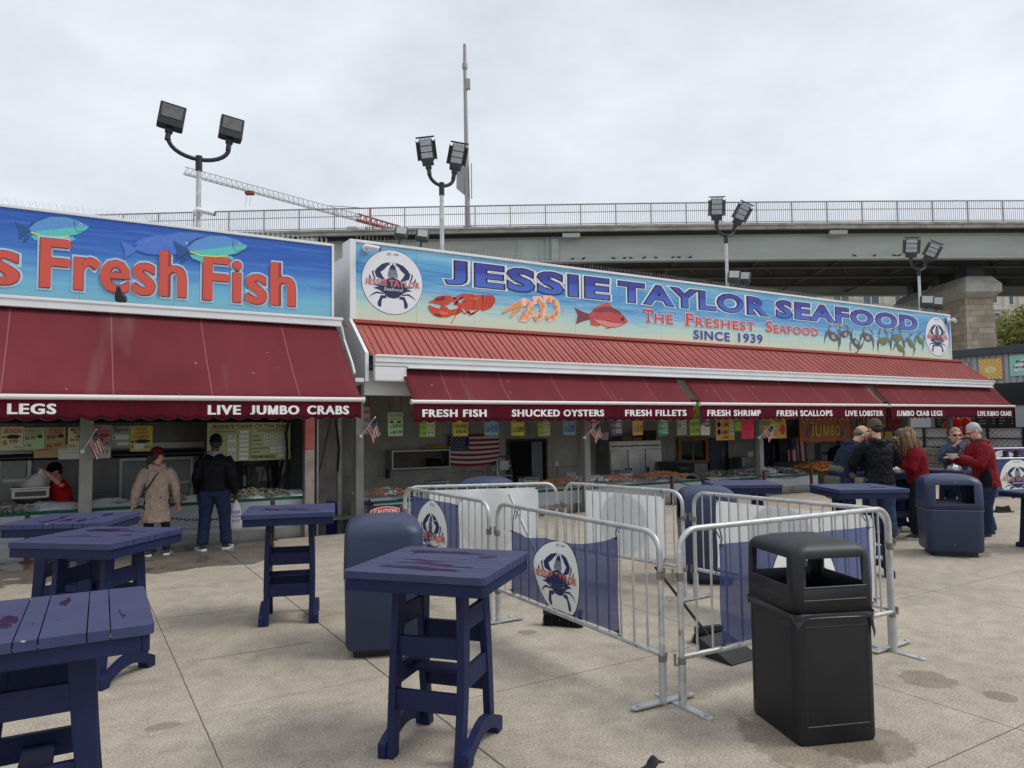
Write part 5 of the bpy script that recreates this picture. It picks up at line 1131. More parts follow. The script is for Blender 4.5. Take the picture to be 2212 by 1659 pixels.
BO = [
 ((781, 799, 880, 938), 'pnk', 'pink and white price board half hidden by the small flag post', [('SHRIMP', .05, .95, .75, .9, 'r'), ('26.95', .1, .9, .45, .62, 'k'), ('51.90', .1, .9, .15, .32, 'k')]),
 ((838, 870, 891, 942), 'mint', 'tall yellow and green FRESH WATER lobster tail board, first on the right stall', [('FRESH WATER', .06, .94, .8, .95, 'g'), ('LOBSTER TAILS', .06, .94, .66, .76, 'r'), ('fish', .08, .4, .54, .64, 'k'), ('fish', .6, .92, .54, .64, 'k'), ('1 LB', .06, .28, .36, .44, 'g'), ('$30.95', .32, .94, .34, .5, 'k'), ('2 LBS', .06, .28, .1, .18, 'g'), ('$61.90', .32, .94, .08, .24, 'k')]),
 ((907, 940, 880, 944), 'lime', 'lime SHRIMP board left of the big stars and stripes', strips('g', 4, 'SHRIMP', 'r')),
 ((978, 1011, 872, 942), 'yel', 'yellow 1 POUND board overlapping the canton of the big flag', [('1 POUND', .06, .94, .62, .76, 'k'), ('$18.45', .2, .9, .46, .58, 'k'), ('2 POUNDS', .06, .94, .24, .36, 'k'), ('$36.90', .2, .9, .07, .2, 'k')]),
 ((1047, 1077, 872, 941), 'blue', 'pale blue price board over the right end of the big flag', pl('1 LB', '21.95', '2 LB', '42.90', 'b', 'p', 'SHRIMP')),
 ((1105, 1133, 880, 941), 'yel', 'yellow SHRIMP board with 1 LB and 2 LBS left of the open doorway', pl('1 LB', '$17.95', '2 LBS', '$38.90', 'k', 'r', 'SHRIMP')),
 ((1163, 1189, 880, 942), 'lime', 'lime SHRIMP board hanging over the open doorway', strips('g', 4, 'SHRIMP', 'r', ('17.95', '34.95', '53.85', '68.00'))),
 ((1217, 1243, 872, 940), 'blue', 'pale blue board right of the open doorway', pl('1 LB', '16.95', '2 LB', '32.90', 'b', 'r', '-')),
 ((1268, 1293, 872, 940), 'red', 'red price board partly behind the flag on the middle post', strips('y', 4, '-', 'w')),
 ((1320, 1344, 872, 940), 'pur', 'purple and yellow price board above the left fridge door', strips('y', 4, '-', 'w')),
 ((1367, 1389, 872, 940), 'ora', 'orange price board above the right fridge door', pl('1 LB', '18.95', '2 LB', '36.90', 'n', 'r', '-')),
 ((1422, 1444, 872, 941), 'grn', 'green and red price board left of the framed window', strips('w', 4, '-', 'r')),
 ((1463, 1484, 872, 940), 'gry', 'grey SMOKED OYSTERS board above the framed window', strips('k', 3, 'OYSTERS', 'k', ('22.00', '33.98', '24.95'))),
 ((1491, 1512, 868, 940), 'lime', 'SEA SCALLOPS board over the right side of the framed window', [('SEA', .06, .7, .62, .76, 'r'), ('SCALLOPS', .06, .94, .48, .6, 'k'), ('$26.95', .15, .9, .26, .4, 'g'), ('$53.90', .15, .9, .06, .2, 'g')]),
 ((1514, 1534, 868, 940), 'pur', 'blue and white board just left of the big yellow crabmeat board', [('#', .0, 1., .0, .3, 'w')]+strips('w', 3, '-', 'r')),
 ((1547, 1587, 866, 951), 'gold', 'big yellow SPECIAL BACKFIN LUMP crabmeat board', [z for i, s in enumerate(('SPECIAL', 'BACKFIN', 'LUMP', 'JUMBO')) for z in (('o', .06, .27, .70-i*.19, .86-i*.19, 'p'), ('o', .10, .23, .735-i*.19, .825-i*.19, 'w'), (s, .32, .70, .72-i*.19, .83-i*.19, 'r'), ('#', .74, .96, .71-i*.19, .84-i*.19, 'w'), (('22', '25', '27', '39')[i], .77, .92, .73-i*.19, .82-i*.19, 'k'))]+[('LUMP', .32, .66, .04, .11, 'r')]),
 ((1588, 1602, 872, 931), 'lime', 'small lime sheet beside the hot pink one', [('#', .1, .9, .64, .70, 'g'), ('#', .1, .9, .34, .38, 'g')]),
 ((1602, 1629, 880, 948), 'hot', 'plain hot pink sheet with faint red writing', [('#', .2, .4, .52, .535, 'r'), ('#', .3, .75, .32, .335, 'r'), ('#', .25, .6, .16, .175, 'r')]),
 ((1643, 1666, 872, 946), 'gold', 'yellow SNOW CRAB board behind the small flag', [('SNOW', .1, .9, .7, .82, 'n'), ('CRAB', .1, .9, .54, .67, 'k'), ('LEGS', .1, .9, .38, .5, 'k')]),
 ((1667, 1699, 872, 947), 'gold', 'yellow SNOW CRAB KING board left of the orange banner', [('SNOW CRAB', .06, .94, .62, .72, 'b'), ('KING', .25, .75, .46, .59, 'b'), ('$', .1, .24, .26, .42, 'w'), ('fish', .5, .95, .1, .4, 'r')]),
]
for (a, b, c, d_), col, lab, ln in BO: board(lab, *bpx(a, b, c, d_, YB_), YB_, col, ln)
YL = 12.6
BL = [
 ((0, 50, 922, 971), 'pal', 'BRONZINI price board, leftmost on the fish stall', [('BRONZINI', .16, .9, .72, .92, 'r'), ('fish', .1, .92, .46, .66, 'k'), ('$', .1, .3, .18, .4, 'r'), ('9.99', .4, .75, .26, .44, 'k'), ('Per Lb.', .62, .94, .07, .15, 'k')]),
 ((51, 95, 924, 970), 'mint', 'FRESH WHITE BASS price board', [('FRESH', .08, .9, .80, .95, 'r'), ('WHITE BASS', .1, .86, .65, .77, 'r'), ('$6.99', .06, .54, .42, .62, 'k'), ('fish', .58, .95, .5, .66, 'k'), ('5 LBS.', .06, .4, .12, .24, 'k')]),
 ((96, 141, 923, 969), 'tan', 'FRESH TILAPIA price board in tan', [('FRESH', .2, .85, .82, .95, 'r'), ('TILAPIA', .14, .88, .68, .8, 'r'), ('$4.99', .12, .52, .42, .64, 'k'), ('fish', .56, .96, .5, .68, 'k'), ('5lb.', .08, .38, .06, .2, 'k'), ('24.00', .42, .8, .1, .28, 'r')]),
 ((146, 194, 923, 970), 'pal', 'MEDIUM TROUT price board, partly behind the grey post', [('MEDIUM', .12, .8, .82, .96, 'k'), ('TROUT', .2, .75, .68, .8, 'k'), ('fish', .32, .9, .5, .68, 'k'), ('$6.40', .1, .5, .36, .5, 'r'), ('5 LBS.', .06, .36, .1, .2, 'k')]),
 ((197, 240, 918, 963), 'pnk', 'PINK SNAPPER price board, right of the grey post', [('PINK', .05, .5, .8, .96, 'r'), ('SNAPPER', .08, .9, .62, .77, 'r'), ('fish', .2, .96, .4, .6, 'r'), ('$8.99', .06, .6, .16, .38, 'k'), ('lb.', .72, .94, .06, .18, 'k')]),
 ((241, 280, 921, 964), 'gry', 'grey SPOT price board', [('Spot', .1, .92, .68, .95, 'k'), ('#', .03, .95, .34, .58, 'w'), ('$', .05, .2, .36, .54, 'k'), ('#', .3, .95, .05, .2, 'w')]),
 ((281, 329, 920, 975), 'yel', 'bright yellow FRESH WHOLE SALMON price board', [('FRESH', .24, .74, .82, .94, 'r'), ('WHOLE', .2, .78, .67, .79, 'r'), ('SALMON', .14, .84, .51, .64, 'r'), ('fish', .05, .95, .32, .48, 'k'), ('#', .16, .66, .1, .3, 'w'), ('$', .06, .16, .1, .26, 'r'), ('PER LB.', .6, .95, .12, .2, 'k')]),
]
for (a, b, c, d_), col, lab, ln in BL: board(lab, *bpx(a, b, c, d_, YL), YL, col, ln)
x0, x1, z0, z1 = bpx(126, 239, 958, 991, YL+.15); board('white card hanging below the trout board', x0, x1, z0, z1, YL+.15, 'whi', [('#', .06, .5, .4, .42, 'k'), ('#', .8, .805, .3, .8, 'k'), ('12', .85, .95, .35, .55, 'k')])
x0, x1, z0, z1 = bpx(72, 131, 964, 989, YL+.16); board('brown cardboard sheet under the bass board', x0, x1, z0, z1, YL+.16, 'tan', [('#', .2, .6, .66, .74, 'r')])
x0, x1, z0, z1 = bpx(447, 627, 913, 995, 12.75)
ln = [("JESSIE'S", .05, .31, .86, .95, 'k'), ('Catch Of The Day', .34, .95, .85, .96, 'k'), ('#', .02, .98, .835, .842, 'k'), ('OUR COMBO SEAFOOD BAG', .02, .33, .75, .79, 'k'), ('#', .505, .511, .03, .79, 'k'), ('Cherrystone Clams', .58, .92, .75, .81, 'k'), ('LARGE', .53, .61, .62, .66, 'k'), ('MEDIUM', .53, .63, .51, .55, 'k'), ('LIL NECK', .53, .64, .41, .45, 'k'), ('FRESH OYSTERS', .53, .72, .30, .34, 'k'), ('CURLEY', .53, .62, .2, .24, 'k'), ('FRESH MAINE MUSSELS', .525, .81, .05, .14, 'k'), ('CRAB MEAT', .02, .18, .62, .67, 'k'), ('FILLETS', .02, .2, .5, .55, 'k')]
for r in range(7):
    z = .76-r*.115
    if r: ln += [('#', .23, .33, z-.045, z+.035, 'w'), ('$', .215, .23, z-.03, z+.03, 'k')]
    ln += [('#', .37, .48, z-.045, z+.035, 'w'), ('$', .355, .37, z-.03, z+.03, 'k')]
    if r % 2: ln += [('12.95', .25, .32, z-.02, z+.02, 'k')]
for r in range(3):
    for c in range(3): ln += [('#', .67+c*.10, .76+c*.10, .60-r*.105, .68-r*.105, 'w'), (('9.95', '16.95', '26.95')[c], .68+c*.10, .75+c*.10, .62-r*.105, .66-r*.105, 'k')]
for r in range(2):
    for c in range(3): ln += [('#', .75+c*.08, .82+c*.08, .285-r*.095, .355-r*.095, 'w')]
ln += [('#', .84, .92, .07, .15, 'w')]
board("large pale green JESSIE'S Catch Of The Day board on the fish stall", x0, x1, z0, z1, 12.75, 'out', ln, group=None)
def banner_board(label, px, col, words, Y):
    x0, x1, z0, z1 = bpx(*px, Y); t = thing('banner', label, 'banner', ((x0+x1)/2, Y, z0)); w, h = x1-x0, z1-z0
    mb = MB(); mb.grid(lambda u, v: V((-w/2+w*u, .03*sin(u*9), h*v-.03*sin(pi*u))), 24, 4); mb.build('cloth', matS('banner '+col, dict(orange=(150, 78, 48), maroon=(92, 32, 32))[col], rough=.7, var=.25, vs=4), t, solid=.004)
    d = Dec(); fn = lambda u, v, l: V((-w/2+w*u, .03*sin(u*9)-.006-.003*l, h*v-.03*sin(pi*u)))
    for s, a, b, c, e, i in words:
        if s == '#': d.rect(a, b, c, e, i, 0, 6)
        else: d.text(s, a, b, c, e, i, 3, .03, [(.03, 3, 2)])
    for s in (-1, 1):
        d.ribbon([(.5+s*.12, .78), (.5+s*.24, .6), (.5+s*.3, .35)], .035, 2, 1); d.ribbon([(.5+s*.3, .35), (.5+s*.36, .15), (.5+s*.28, .05)], [.06, .06, .02], 2, 1)
    d.oval(.5, .75, .14, .13, 2, 1, 14); d.oval(.5, .8, .06, .1, 4, 2, 12)
    d.build('printing', [matS('banner yellow', (170, 148, 52)), matS('banner red', (168, 40, 36)), matS('banner crab', (58, 66, 96)), M_ink, M_cream], fn, t)
banner_board('orange banner reading LIVE JUMBO CRABS', (1728, 1838, 868, 951), 'orange', [('LIVE', .04, .26, .45, .70, 0), ('CRABS', .76, .97, .50, .74, 0), ('JUMBO', .22, .80, .12, .42, 0)], 12.9)
banner_board('dark red banner reading LIVE CRAB SALE behind the eaters', (1852, 1948, 868, 958), 'maroon', [('#', .0, 1., .05, .3, 0), ('LIVE', .03, .28, .40, .78, 0), ('CRAB', .32, .62, .40, .78, 0), ('SALE', .68, .98, .40, .78, 1)], 13.2)

# ------------------------------------------------------------------ flags
def stick_flag(px, py, ln=.42, lean=.4):
    p = FY(px, py, 11.84); t = thing('flag', '', 'flag', (p.x, 11.84, p.z), 0, 'small flags on the stall posts')
    mb = MB(); mb.box((0, .01, 0), (.05, .06, .05)); mb.build('bracket', M_white, t)
    tip = V((lean*.40, -.26, .31)); mb = MB(); mb.tube([(0, 0, 0), tip], .008, 6); mb.ball(tip, .016, 8); mb.build('staff', M_white, t, smooth=40)
    d = Dec(); a = tip*.96; b = tip*.42
    def fn(u, v, l): return b+(a-b)*v + V((u*.09+.02*sin(v*9)*u, -.03*u+.025*sin(u*7+v*3), -u*.26))+V((0, -.001*l, 0))
    us_flag(d, fn); mb = MB(); dd = d.build('cloth', [M_fred, M_fwhite, M_fblue], lambda p_, q_, l: p_, t) if False else None
    mb = MB()
    for pts, fs, mi, la in d.b: mb.add(pts, fs, mi)
    mb.build('cloth', [M_fred, M_fwhite, M_fblue], t); return t
def _merge3(s, d, fn):
    for pts, fs, mi, la in d.b: s.b.append(([fn(p[0], p[1], la) for p in pts], fs, mi, la))
    return s
_old = Dec.merge
def _m(s, d, fn):
    return _merge3(s, d, fn) if fn.__code__.co_argcount == 3 else _old(s, d, fn)
Dec.merge = _m
for (px, py, ln_), lab in (((178, 975, .4), 'small flag on the grey post in front of the trout board'), ((779, 942, .4), 'small flag on the post between the two stalls'), ((1263, 945, .4), 'small flag on the middle post, beside the big flag and doorway'), ((1640, 945, .45), 'small flag on the post beside the hot pink sheet'), ((1932, 945, .5), 'small flag between the brown cap and the long haired woman'), ((2052, 945, .5), 'small dark flag on the last post above the sunglasses')):
    stick_flag(px, py, ln_)['label'] = lab
def wall_flag():
    p0, p1 = FY(969, 1004, 15.4), FY(1077, 937, 15.4); w, h = p1.x-p0.x, p1.z-p0.z
    t = thing('flag', 'large stars and stripes hung flat on the back wall', 'flag', (p0.x, 15.42, p0.z))
    d = Dec(); us_flag(d, lambda u, v, l: V((w*u, -.03-.018*sin(u*6+v*2)-.0015*l, h*v-.05*u*(1-u)*4*(1-v)*1.1+.04*u*v*0)))
    mb = MB()
    for pts, fs, mi, la in d.b: mb.add(pts, fs, mi)
    mb.build('cloth', [M_fred, M_fwhite, M_fblue], t); mb = MB()
    for z in (0, h): mb.box((.01, -.03, z), (.03, .02, .03))
    mb.build('grommet', M_steel, t)
    a, b = FY(1702, 1010, 14.6), FY(1745, 944, 14.6); w, h = b.x-a.x, b.z-a.z
    t = thing('flag', 'stars and stripes hanging vertically in soft folds beside the orange banner', 'flag', (a.x, 14.6, a.z))
    d = Dec(); us_flag(d, lambda u, v, l: V((w*(1-v)*.95+.06*u, .07*sin((1-v)*13)-.002*l, h*(1-u)-.05*sin((1-v)*6)*u)))
    mb = MB()
    for pts, fs, mi, la in d.b: mb.add(pts, [tuple(f) for f in fs], mi)
    mb.build('cloth', [M_fred, M_fwhite, M_fblue], t); mb = MB(); mb.tube([(-.05, 0, h+.01), (w+.05, 0, h+.01)], .012, 6); mb.build('rod', M_steel, t)
wall_flag()
# ------------------------------------------------------------------ fittings on the back walls
M_wood = matS('window wood', (150, 112, 62), rough=.6, var=.25, vs=10, stretch=(1, 1, .2)); M_bluedoor = matS('blue grey door', (64, 78, 96), rough=.5, var=.12)
M_brush = mat('brushed steel', (.36, .36, .35), rough=.32, metal=.9, var=.35, vs=1.6); M_dgrey = matS('box grey', (120, 124, 128), rough=.5, var=.12)
M_dark = mat('doorway shade black', (.006, .006, .007), rough=1.)
def bz(a, b, c, d_, Y): q = bpx(a, b, c, d_, Y); return q
def fitting(name, label, cat, px, Y, dep, m, fn, to_floor=False):
    x0, x1, z0, z1 = bz(*px, Y)
    if to_floor: z0 = FL
    t = thing(name, label, cat, ((x0+x1)/2, Y, z0)); mb = MB(); mb.bx(x0, x1, Y, Y+dep, z0, z1); mb.build('body', m, t, True, bevel=.006)
    fn(t, x0, x1, z0, z1); return t
def fridge(t, x0, x1, z0, z1):
    Y = 14.9; w = (x1-x0)/3; zt = z1-.2
    for i in range(3):
        mb = MB(); mb.bx(x0+i*w+.015, x0+(i+1)*w-.015, Y-.03, Y-.002, z0+.1, zt-.03); ob = mb.build('door', M_brush, t, True, bevel=.006)
        h = x0+i*w+(.06 if i else w-.1); mb = MB(); mb.bx(h, h+.03, Y-.07, Y-.032, z0+.75, z0+1.15); mb.build('handle', M_ink, ob, True)
    mb = MB(); mb.bx(x0+.06, x1-.06, Y-.012, Y-.002, z1-.15, z1-.12); mb.build('grille', M_ink, t, True)
fitting('fridge', 'three door stainless steel fridge against the back wall', 'fridge', (1318, 1430, 952, 1040), 14.9, .58, M_brush, fridge, True)
def box_on(name, label, px, Y, dep, col, cat='box'):
    x0, x1, z0, z1 = bz(*px, Y); t = thing(name, label, cat, ((x0+x1)/2, Y, z0)); mb = MB(); mb.bx(x0, x1, Y, Y+dep, z0, z1); mb.build('carton', col, t, True, bevel=.004)
    mb = MB(); mb.bx(x0-.004, x1+.004, Y+dep*.45, Y+dep*.55, z1, z1+.003); mb.build('tape', M_cream, t, True)
tan = matS('cardboard', (146, 112, 74), rough=.9, var=.15)
box_on('carton', 'flat brown carton on top of the steel fridge', (1345, 1366, 943, 952), 14.95, .3, tan); box_on('carton', 'small brown carton beside it on the steel fridge', (1368, 1388, 945, 952), 14.95, .3, tan); box_on('speaker_box', 'black box standing on the right end of the fridge', (1392, 1418, 930, 951), 14.95, .3, M_ink, 'speaker')
x0, x1, z0, z1 = bz(1302, 1320, 940, 952, 14.9); t = thing('bucket', 'white plastic bucket on the left end of the fridge', 'bucket', ((x0+x1)/2, 15., z0+.02)); mb = MB(); mb.lathe([(.10, 0), (.12, .18), (.125, .18), (.125, .2), (.11, .2), (.1, .01)], 16); mb.build('pail', M_white, t, smooth=40)
def shelf():
    x0, x1, z0, z1 = bz(845, 971, 972, 1012, 15.15); t = thing('wall_shelf', 'open stainless wall cabinet left of the big flag', 'shelf', ((x0+x1)/2, 15.2, z0)); mb = MB()
    mb.bx(x0, x1, 15.1, 15.5, z1-.03, z1); mb.bx(x0, x1, 15.1, 15.5, z0, z0+.03); mb.bx(x0, x0+.03, 15.1, 15.5, z0+.03, z1-.03); mb.bx(x1-.03, x1, 15.1, 15.5, z0+.03, z1-.03); mb.build('cabinet', M_steel, t, True); mb = MB(); mb.bx(x0+.03, x1-.03, 15.46, 15.49, z0+.03, z1-.03); mb.build('back_panel', matS('shaded steel', (92, 84, 76), rough=.6, var=.3, vs=5), t, True)  # cabinet back: the inner shade is put into the panel's dark colour
    mb = MB(); mb.bx(x0-.02, x0+.04, 15.3, 15.45, z0-.2, z0-.001); mb.build('bracket', M_darkmetal, t, True)
    t2 = thing('till', 'small black till inside the wall cabinet', 'till', (x1-.3, 15.3, z0+.03)); mb = MB(); mb.loft([[(-.16, -.12, 0), (.16, -.12, 0), (.16, .12, 0), (-.16, .12, 0)], [(-.15, -.06, .12), (.15, -.06, .12), (.15, .12, .18), (-.15, .12, .18)]]); mb.build('case', M_black, t2)
    mb = MB(); mb.bx(-.1, .1, -.05, .06, .181, .2); mb.build('screen', M_darklens, t2)
    t3 = thing('glove_pair', 'yellow rubber gloves left on top of the wall cabinet', 'gloves', (x1-.15, 15.3, z1)); mb = MB(); mb.tube([(-.4, 0, .03), (-.1, .02, .05), (.1, 0, .05)], [.03, .05, .04], 8)
    for k in range(4): mb.tube([(.1, -.04+k*.025, .05), (.24, -.05+k*.03, .03+.01*(k % 2))], .012, 6)
    tag(mb.build('glove', matS('glove yellow', (186, 150, 52)), t3, smooth=60))
shelf()
def doorway(label, px, Y, leaf, name='doorway'):
    x0, x1, z0, z1 = bz(*px, Y); z0 = FL; t = thing(name, label, 'door', ((x0+x1)/2, Y, z0))
    mb = MB(); mb.bx(x0, x1, Y-.02, Y-.004, z0, z1); mb.build('opening', M_dark if leaf != 'blue' else M_bluedoor, t, True)  # dark doorway is a closed panel, the room's shade put into its colour
    mb = MB(); mb.bx(x0-.06, x0, Y-.05, Y-.002, z0, z1+.06); mb.bx(x1, x1+.06, Y-.05, Y-.002, z0, z1+.06); mb.bx(x0, x1, Y-.05, Y-.002, z1, z1+.06); mb.build('frame', M_darkmetal, t, True)
    if leaf == 'half':
        mb = MB(); mb.bx(x1-.42, x1-.1, Y-.06, Y-.03, z0+.05, z1-.02); lf = mb.build('door_leaf', M_dgrey, t, True); mb = MB(); mb.bx(x1-.41, x1-.11, Y-.066, Y-.061, z0+.06, z0+.9); mb.build('kick_plate', M_darkmetal, lf, True)
    if leaf == 'blue':
        mb = MB(); mb.tube([(x1-.2, Y-.06, z1-.9), (x1-.2, Y-.06, z1-.25)], .012, 6); mb.build('handle', M_steel, t, True)
doorway('dark open doorway with a grey leaf right of the big flag', (1100, 1177, 953, 1060), 15.48, 'half'); doorway('blue grey door right of the framed window', (1534, 1570, 950, 1050), 15.48, 'blue', 'door'); doorway('blue door with steel pull behind the yellow crab boards', (1646, 1680, 945, 1050), 15.48, 'blue', 'door')
def window():
    x0, x1, z0, z1 = bz(1462, 1528, 944, 1002, 15.48); t = thing('serving_window', 'wood framed window with dark glass in the back wall', 'window', ((x0+x1)/2, 15.48, z0)); mb = MB()
    for a in ((x0, x1, z0, z0+.11), (x0, x1, z1-.11, z1)): mb.bx(a[0], a[1], 15.40, 15.496, a[2], a[3])
    for a in ((x0, x0+.12), (x1-.12, x1)): mb.bx(a[0], a[1], 15.40, 15.496, z0+.11, z1-.11)
    mb.build('frame', M_wood, t, True)
    mb = MB(); mb.bx(x0+.12, x1-.12, 15.46, 15.49, z0+.11, z1-.11); mb.build('pane', mat('dark window glass', (.01, .012, .015), rough=.08), t, True); mb = MB(); mb.bx((x0+x1)/2-.02, (x0+x1)/2+.04, 15.44, 15.459, z0+.11, z1-.11); mb.build('sash', M_dgrey, t, True)
window()
def ladder():
    p = FY(1117, 1040, 15.2); q = FY(1117, 953+32, 15.2); t = thing('step_ladder', 'folded aluminium step ladder leaning by the doorway', 'ladder', (p.x-.33, 15.2, FL)); H_ = q.z-FL; mb = MB()
    for s in (-1, 1): mb.bar((s*.26, -.12, 0), (s*.17, .1, H_-.08), .03, .06)
    mb.tube([(-.17, .1, H_-.1), (-.14, .1, H_), (.14, .1, H_), (.17, .1, H_-.1)], .02, 8)
    for k in range(6): u = .1+k*.15; mb.box((0, -.12+.22*u, H_*u), (.52-.18*u, .09, .03))
    mb.box((0, .06, H_*.86), (.26, .02, .22)); mb.build('frame', M_steel, t)
ladder()
def trolley():
    p = FY(1032, 1040, 14.9); t = thing('hand_truck', 'upright steel hand truck below the big flag', 'hand truck', (p.x, 14.9, FL)); mb = MB(); mb.tube([(-.17, 0, .05), (-.17, 0, 1.2), (-.13, 0, 1.26), (.13, 0, 1.26), (.17, 0, 1.2), (.17, 0, .05)], .017, 8)
    for z in (.3, .6, .9): mb.tube([(-.17, 0, z), (.17, 0, z)], .012, 6)
    mb.box((0, -.12, .03), (.36, .24, .02)); mb.build('frame', M_steel, t)
    for s in (-1, 1):
        w = MB(); w.tube([(s*.2, .1, .13), (s*.26, .1, .13)], .13, 16); w.build('wheel', M_rubber, t, smooth=40)
trolley()
def scale_thing(label, px, Y):
    p = FY(*px, Y); t = thing('weighing_scale', label, 'scale', (p.x, Y, p.z)); mb = MB(); mb.loft([[(-.2, -.16, 0), (.2, -.16, 0), (.2, .16, 0), (-.2, .16, 0)], [(-.19, -.1, .1), (.19, -.1, .1), (.19, .15, .1), (-.19, .15, .1)]]); mb.build('case', M_cream, t, bevel=.01)
    mb = MB(); mb.box((0, -.14, .055), (.3, .01, .05), M=Matrix.Rotation(-.25, 4, 'X')); mb.build('display', matS('scale display', (40, 52, 78), rough=.2), t); mb = MB(); mb.box((0, .02, .125), (.42, .32, .015)); mb.tube([(0, .02, .1), (0, .02, .12)], .04, 8); mb.build('pan', M_steel, t)
scale_thing('cream weighing scale behind the shells on the long stall', (955-10, 1053, ), 13.4); scale_thing('cream weighing scale in front of the fridge', (1346, 1028), 13.6); scale_thing('cream weighing scale before the dark doorway', (1143, 1043), 13.6)
def left_scale():
    p = FY(67, 1078, 12.9); t = thing('weighing_scale', 'cream hanging tray scale on a stand beside the red shirt worker', 'scale', (p.x, 12.9, FL)); z = FY(67, 1075, 12.9).z-FL; mb = MB(); mb.tube([(0, 0, 0), (0, 0, z-.05)], .025, 8); mb.lathe([(.05, z-.17), (.22, z-.03), (.24, z)], 16); mb.build('stand', M_steel, t, smooth=40)
    mb = MB(); mb.box((0, -.02, z+.07), (.46, .3, .14)); mb.build('case', M_cream, t, bevel=.015); mb = MB(); mb.box((0, -.175, z+.07), (.38, .012, .07)); mb.build('display', matS('scale display', (40, 52, 78), rough=.2), t); mb = MB(); mb.box((0, -.02, z+.155), (.48, .4, .02)); mb.build('pan', M_steel, t)
left_scale()
def cooler():
    Y = 14.55
    for px, lab in (((0, 56, 985, 1110), 'grey cooler door with a strap hinge at the far left'), ((264, 407, 995, 1110), 'grey walk in cooler door between the two customers')):
        x0, x1, z0, z1 = bz(*px, Y); z0 = FL+.05; t = thing('cooler_door', lab, 'door', ((x0+x1)/2, Y, z0)); mb = MB(); mb.bx(x0, x1, Y-.09, Y+.04, z0, z1); mb.build('leaf', matS('cooler door', (128, 130, 130), rough=.4, metal=.4, var=.25, vs=2), t, True, bevel=.01)
        mb = MB(); mb.bx(x0-.06, x0-.005, Y-.06, Y+.04, z0, z1+.06); mb.bx(x1+.005, x1+.06, Y-.06, Y+.04, z0, z1+.06); mb.bx(x0-.005, x1+.005, Y-.06, Y+.04, z1+.005, z1+.06); mb.build('frame', M_steel, t, True)
        for z in (z0+.35, z1-.4):
            mb = MB(); mb.bx(x1-.32, x1+.05, Y-.115, Y-.091, z-.025, z+.025); mb.tube([(x1+.02, Y-.12, z-.1), (x1+.02, Y-.12, z+.08)], .02, 8); mb.build('hinge', M_steel, t, True)
    x0, x1, z0, z1 = bz(0, 440, 958, 992, 14.5); t = thing('cooler_header', 'steel rail and pipes running above the cooler doors', 'pipes', ((x0+x1)/2, 14.5, z0)); mb = MB(); mb.bx(x0-1, x1, 14.46, 14.55, z1-.1, z1); mb.build('rail', M_steel, t, True)
    mb = MB(); mb.tube([(x0-1, 14.42, z1-.18), (x1, 14.42, z1-.16)], .03, 8); mb.tube([(x0-1, 14.44, z0+.04), (x1, 14.44, z0+.03)], .02, 8); mb.build('pipe', M_darkmetal, t, True)
    x0, x1, z0, z1 = bz(534, 586, 1005, 1085, 14.4); t = thing('breaker_panel', 'sticker covered grey breaker cabinet under the catch board', 'electrical box', ((x0+x1)/2, 14.4, z0)); mb = MB(); mb.bx(x0, x1, 14.4, 14.58, z0, z1); mb.build('case', matS('panel stickered', (120, 120, 116), rough=.7, var=.6, vs=9), t, True, bevel=.01); mb = MB(); mb.bx(x0+.15, x1-.05, 14.394, 14.398, z1-.12, z1-.03); mb.bx(x0+.2, x0+.42, 14.394, 14.398, z0+.4, z0+.6); mb.build('label', M_cream, t, True)
    x0, x1, z0, z1 = bz(480, 525, 995, 1085, 14.4); t = thing('switch_cabinet', 'plain dark grey switch cabinet left of the stickered one', 'electrical box', ((x0+x1)/2, 14.4, z0)); mb = MB(); mb.bx(x0, x1, 14.4, 14.58, z0, z1); mb.build('case', M_darkmetal, t, True, bevel=.01); mb = MB(); mb.bx(x1-.01, x1+.05, 14.36, 14.44, (z0+z1)/2-.1, (z0+z1)/2+.1); mb.build('lever', M_steel, t, True)
    rnd = random.Random(8); t = thing('cable_bundle', 'tangle of black cables and conduit hanging on the corrugated end wall', 'cables', (3.35, 13, 0))
    for i in range(9):
        a = V((3.3-rnd.uniform(0, .16), 12.6+rnd.uniform(0, 1.2), 2.6)); pts = [a]
        for k in range(1, 8): pts.append(V((a.x-rnd.uniform(-.04, .08)-(.03*k if i % 2 else .1*max(0, k-4)), a.y+rnd.uniform(-.1, .1)+(.10*k if i % 3 == 0 else -.04*k), 2.6-k*.31)))
        mb = MB(); mb.tube(pts, rnd.choice((.012, .018, .024)), 6); mb.build('cable', M_rubber if i % 4 else M_dgrey, t, True, smooth=60)
    mb = MB(); mb.tube([(3.38, 13.9, FL), (3.38, 13.9, 2.4)], .045, 8); mb.lathe([(.08, .9), (.08, 1.15)], 10, (3.38, 13.9, 0)); mb.build('conduit', M_dgrey, t, True, smooth=40)
    for i, (a, b) in enumerate(((V((3.62, 12.1, 2.5)), V((3.95, 12.4, 1.0))), (V((3.7, 12.0, 2.6)), V((3.4, 12.3, .5))))):
        mb = MB(); mb.tube([a, a.lerp(b, .3)+V((.12, 0, -.1)), a.lerp(b, .7)+V((.1, 0, -.05)), b], .02 if i == 0 else .01, 6); mb.build('cable', M_rubber, t, True, smooth=60)
cooler()
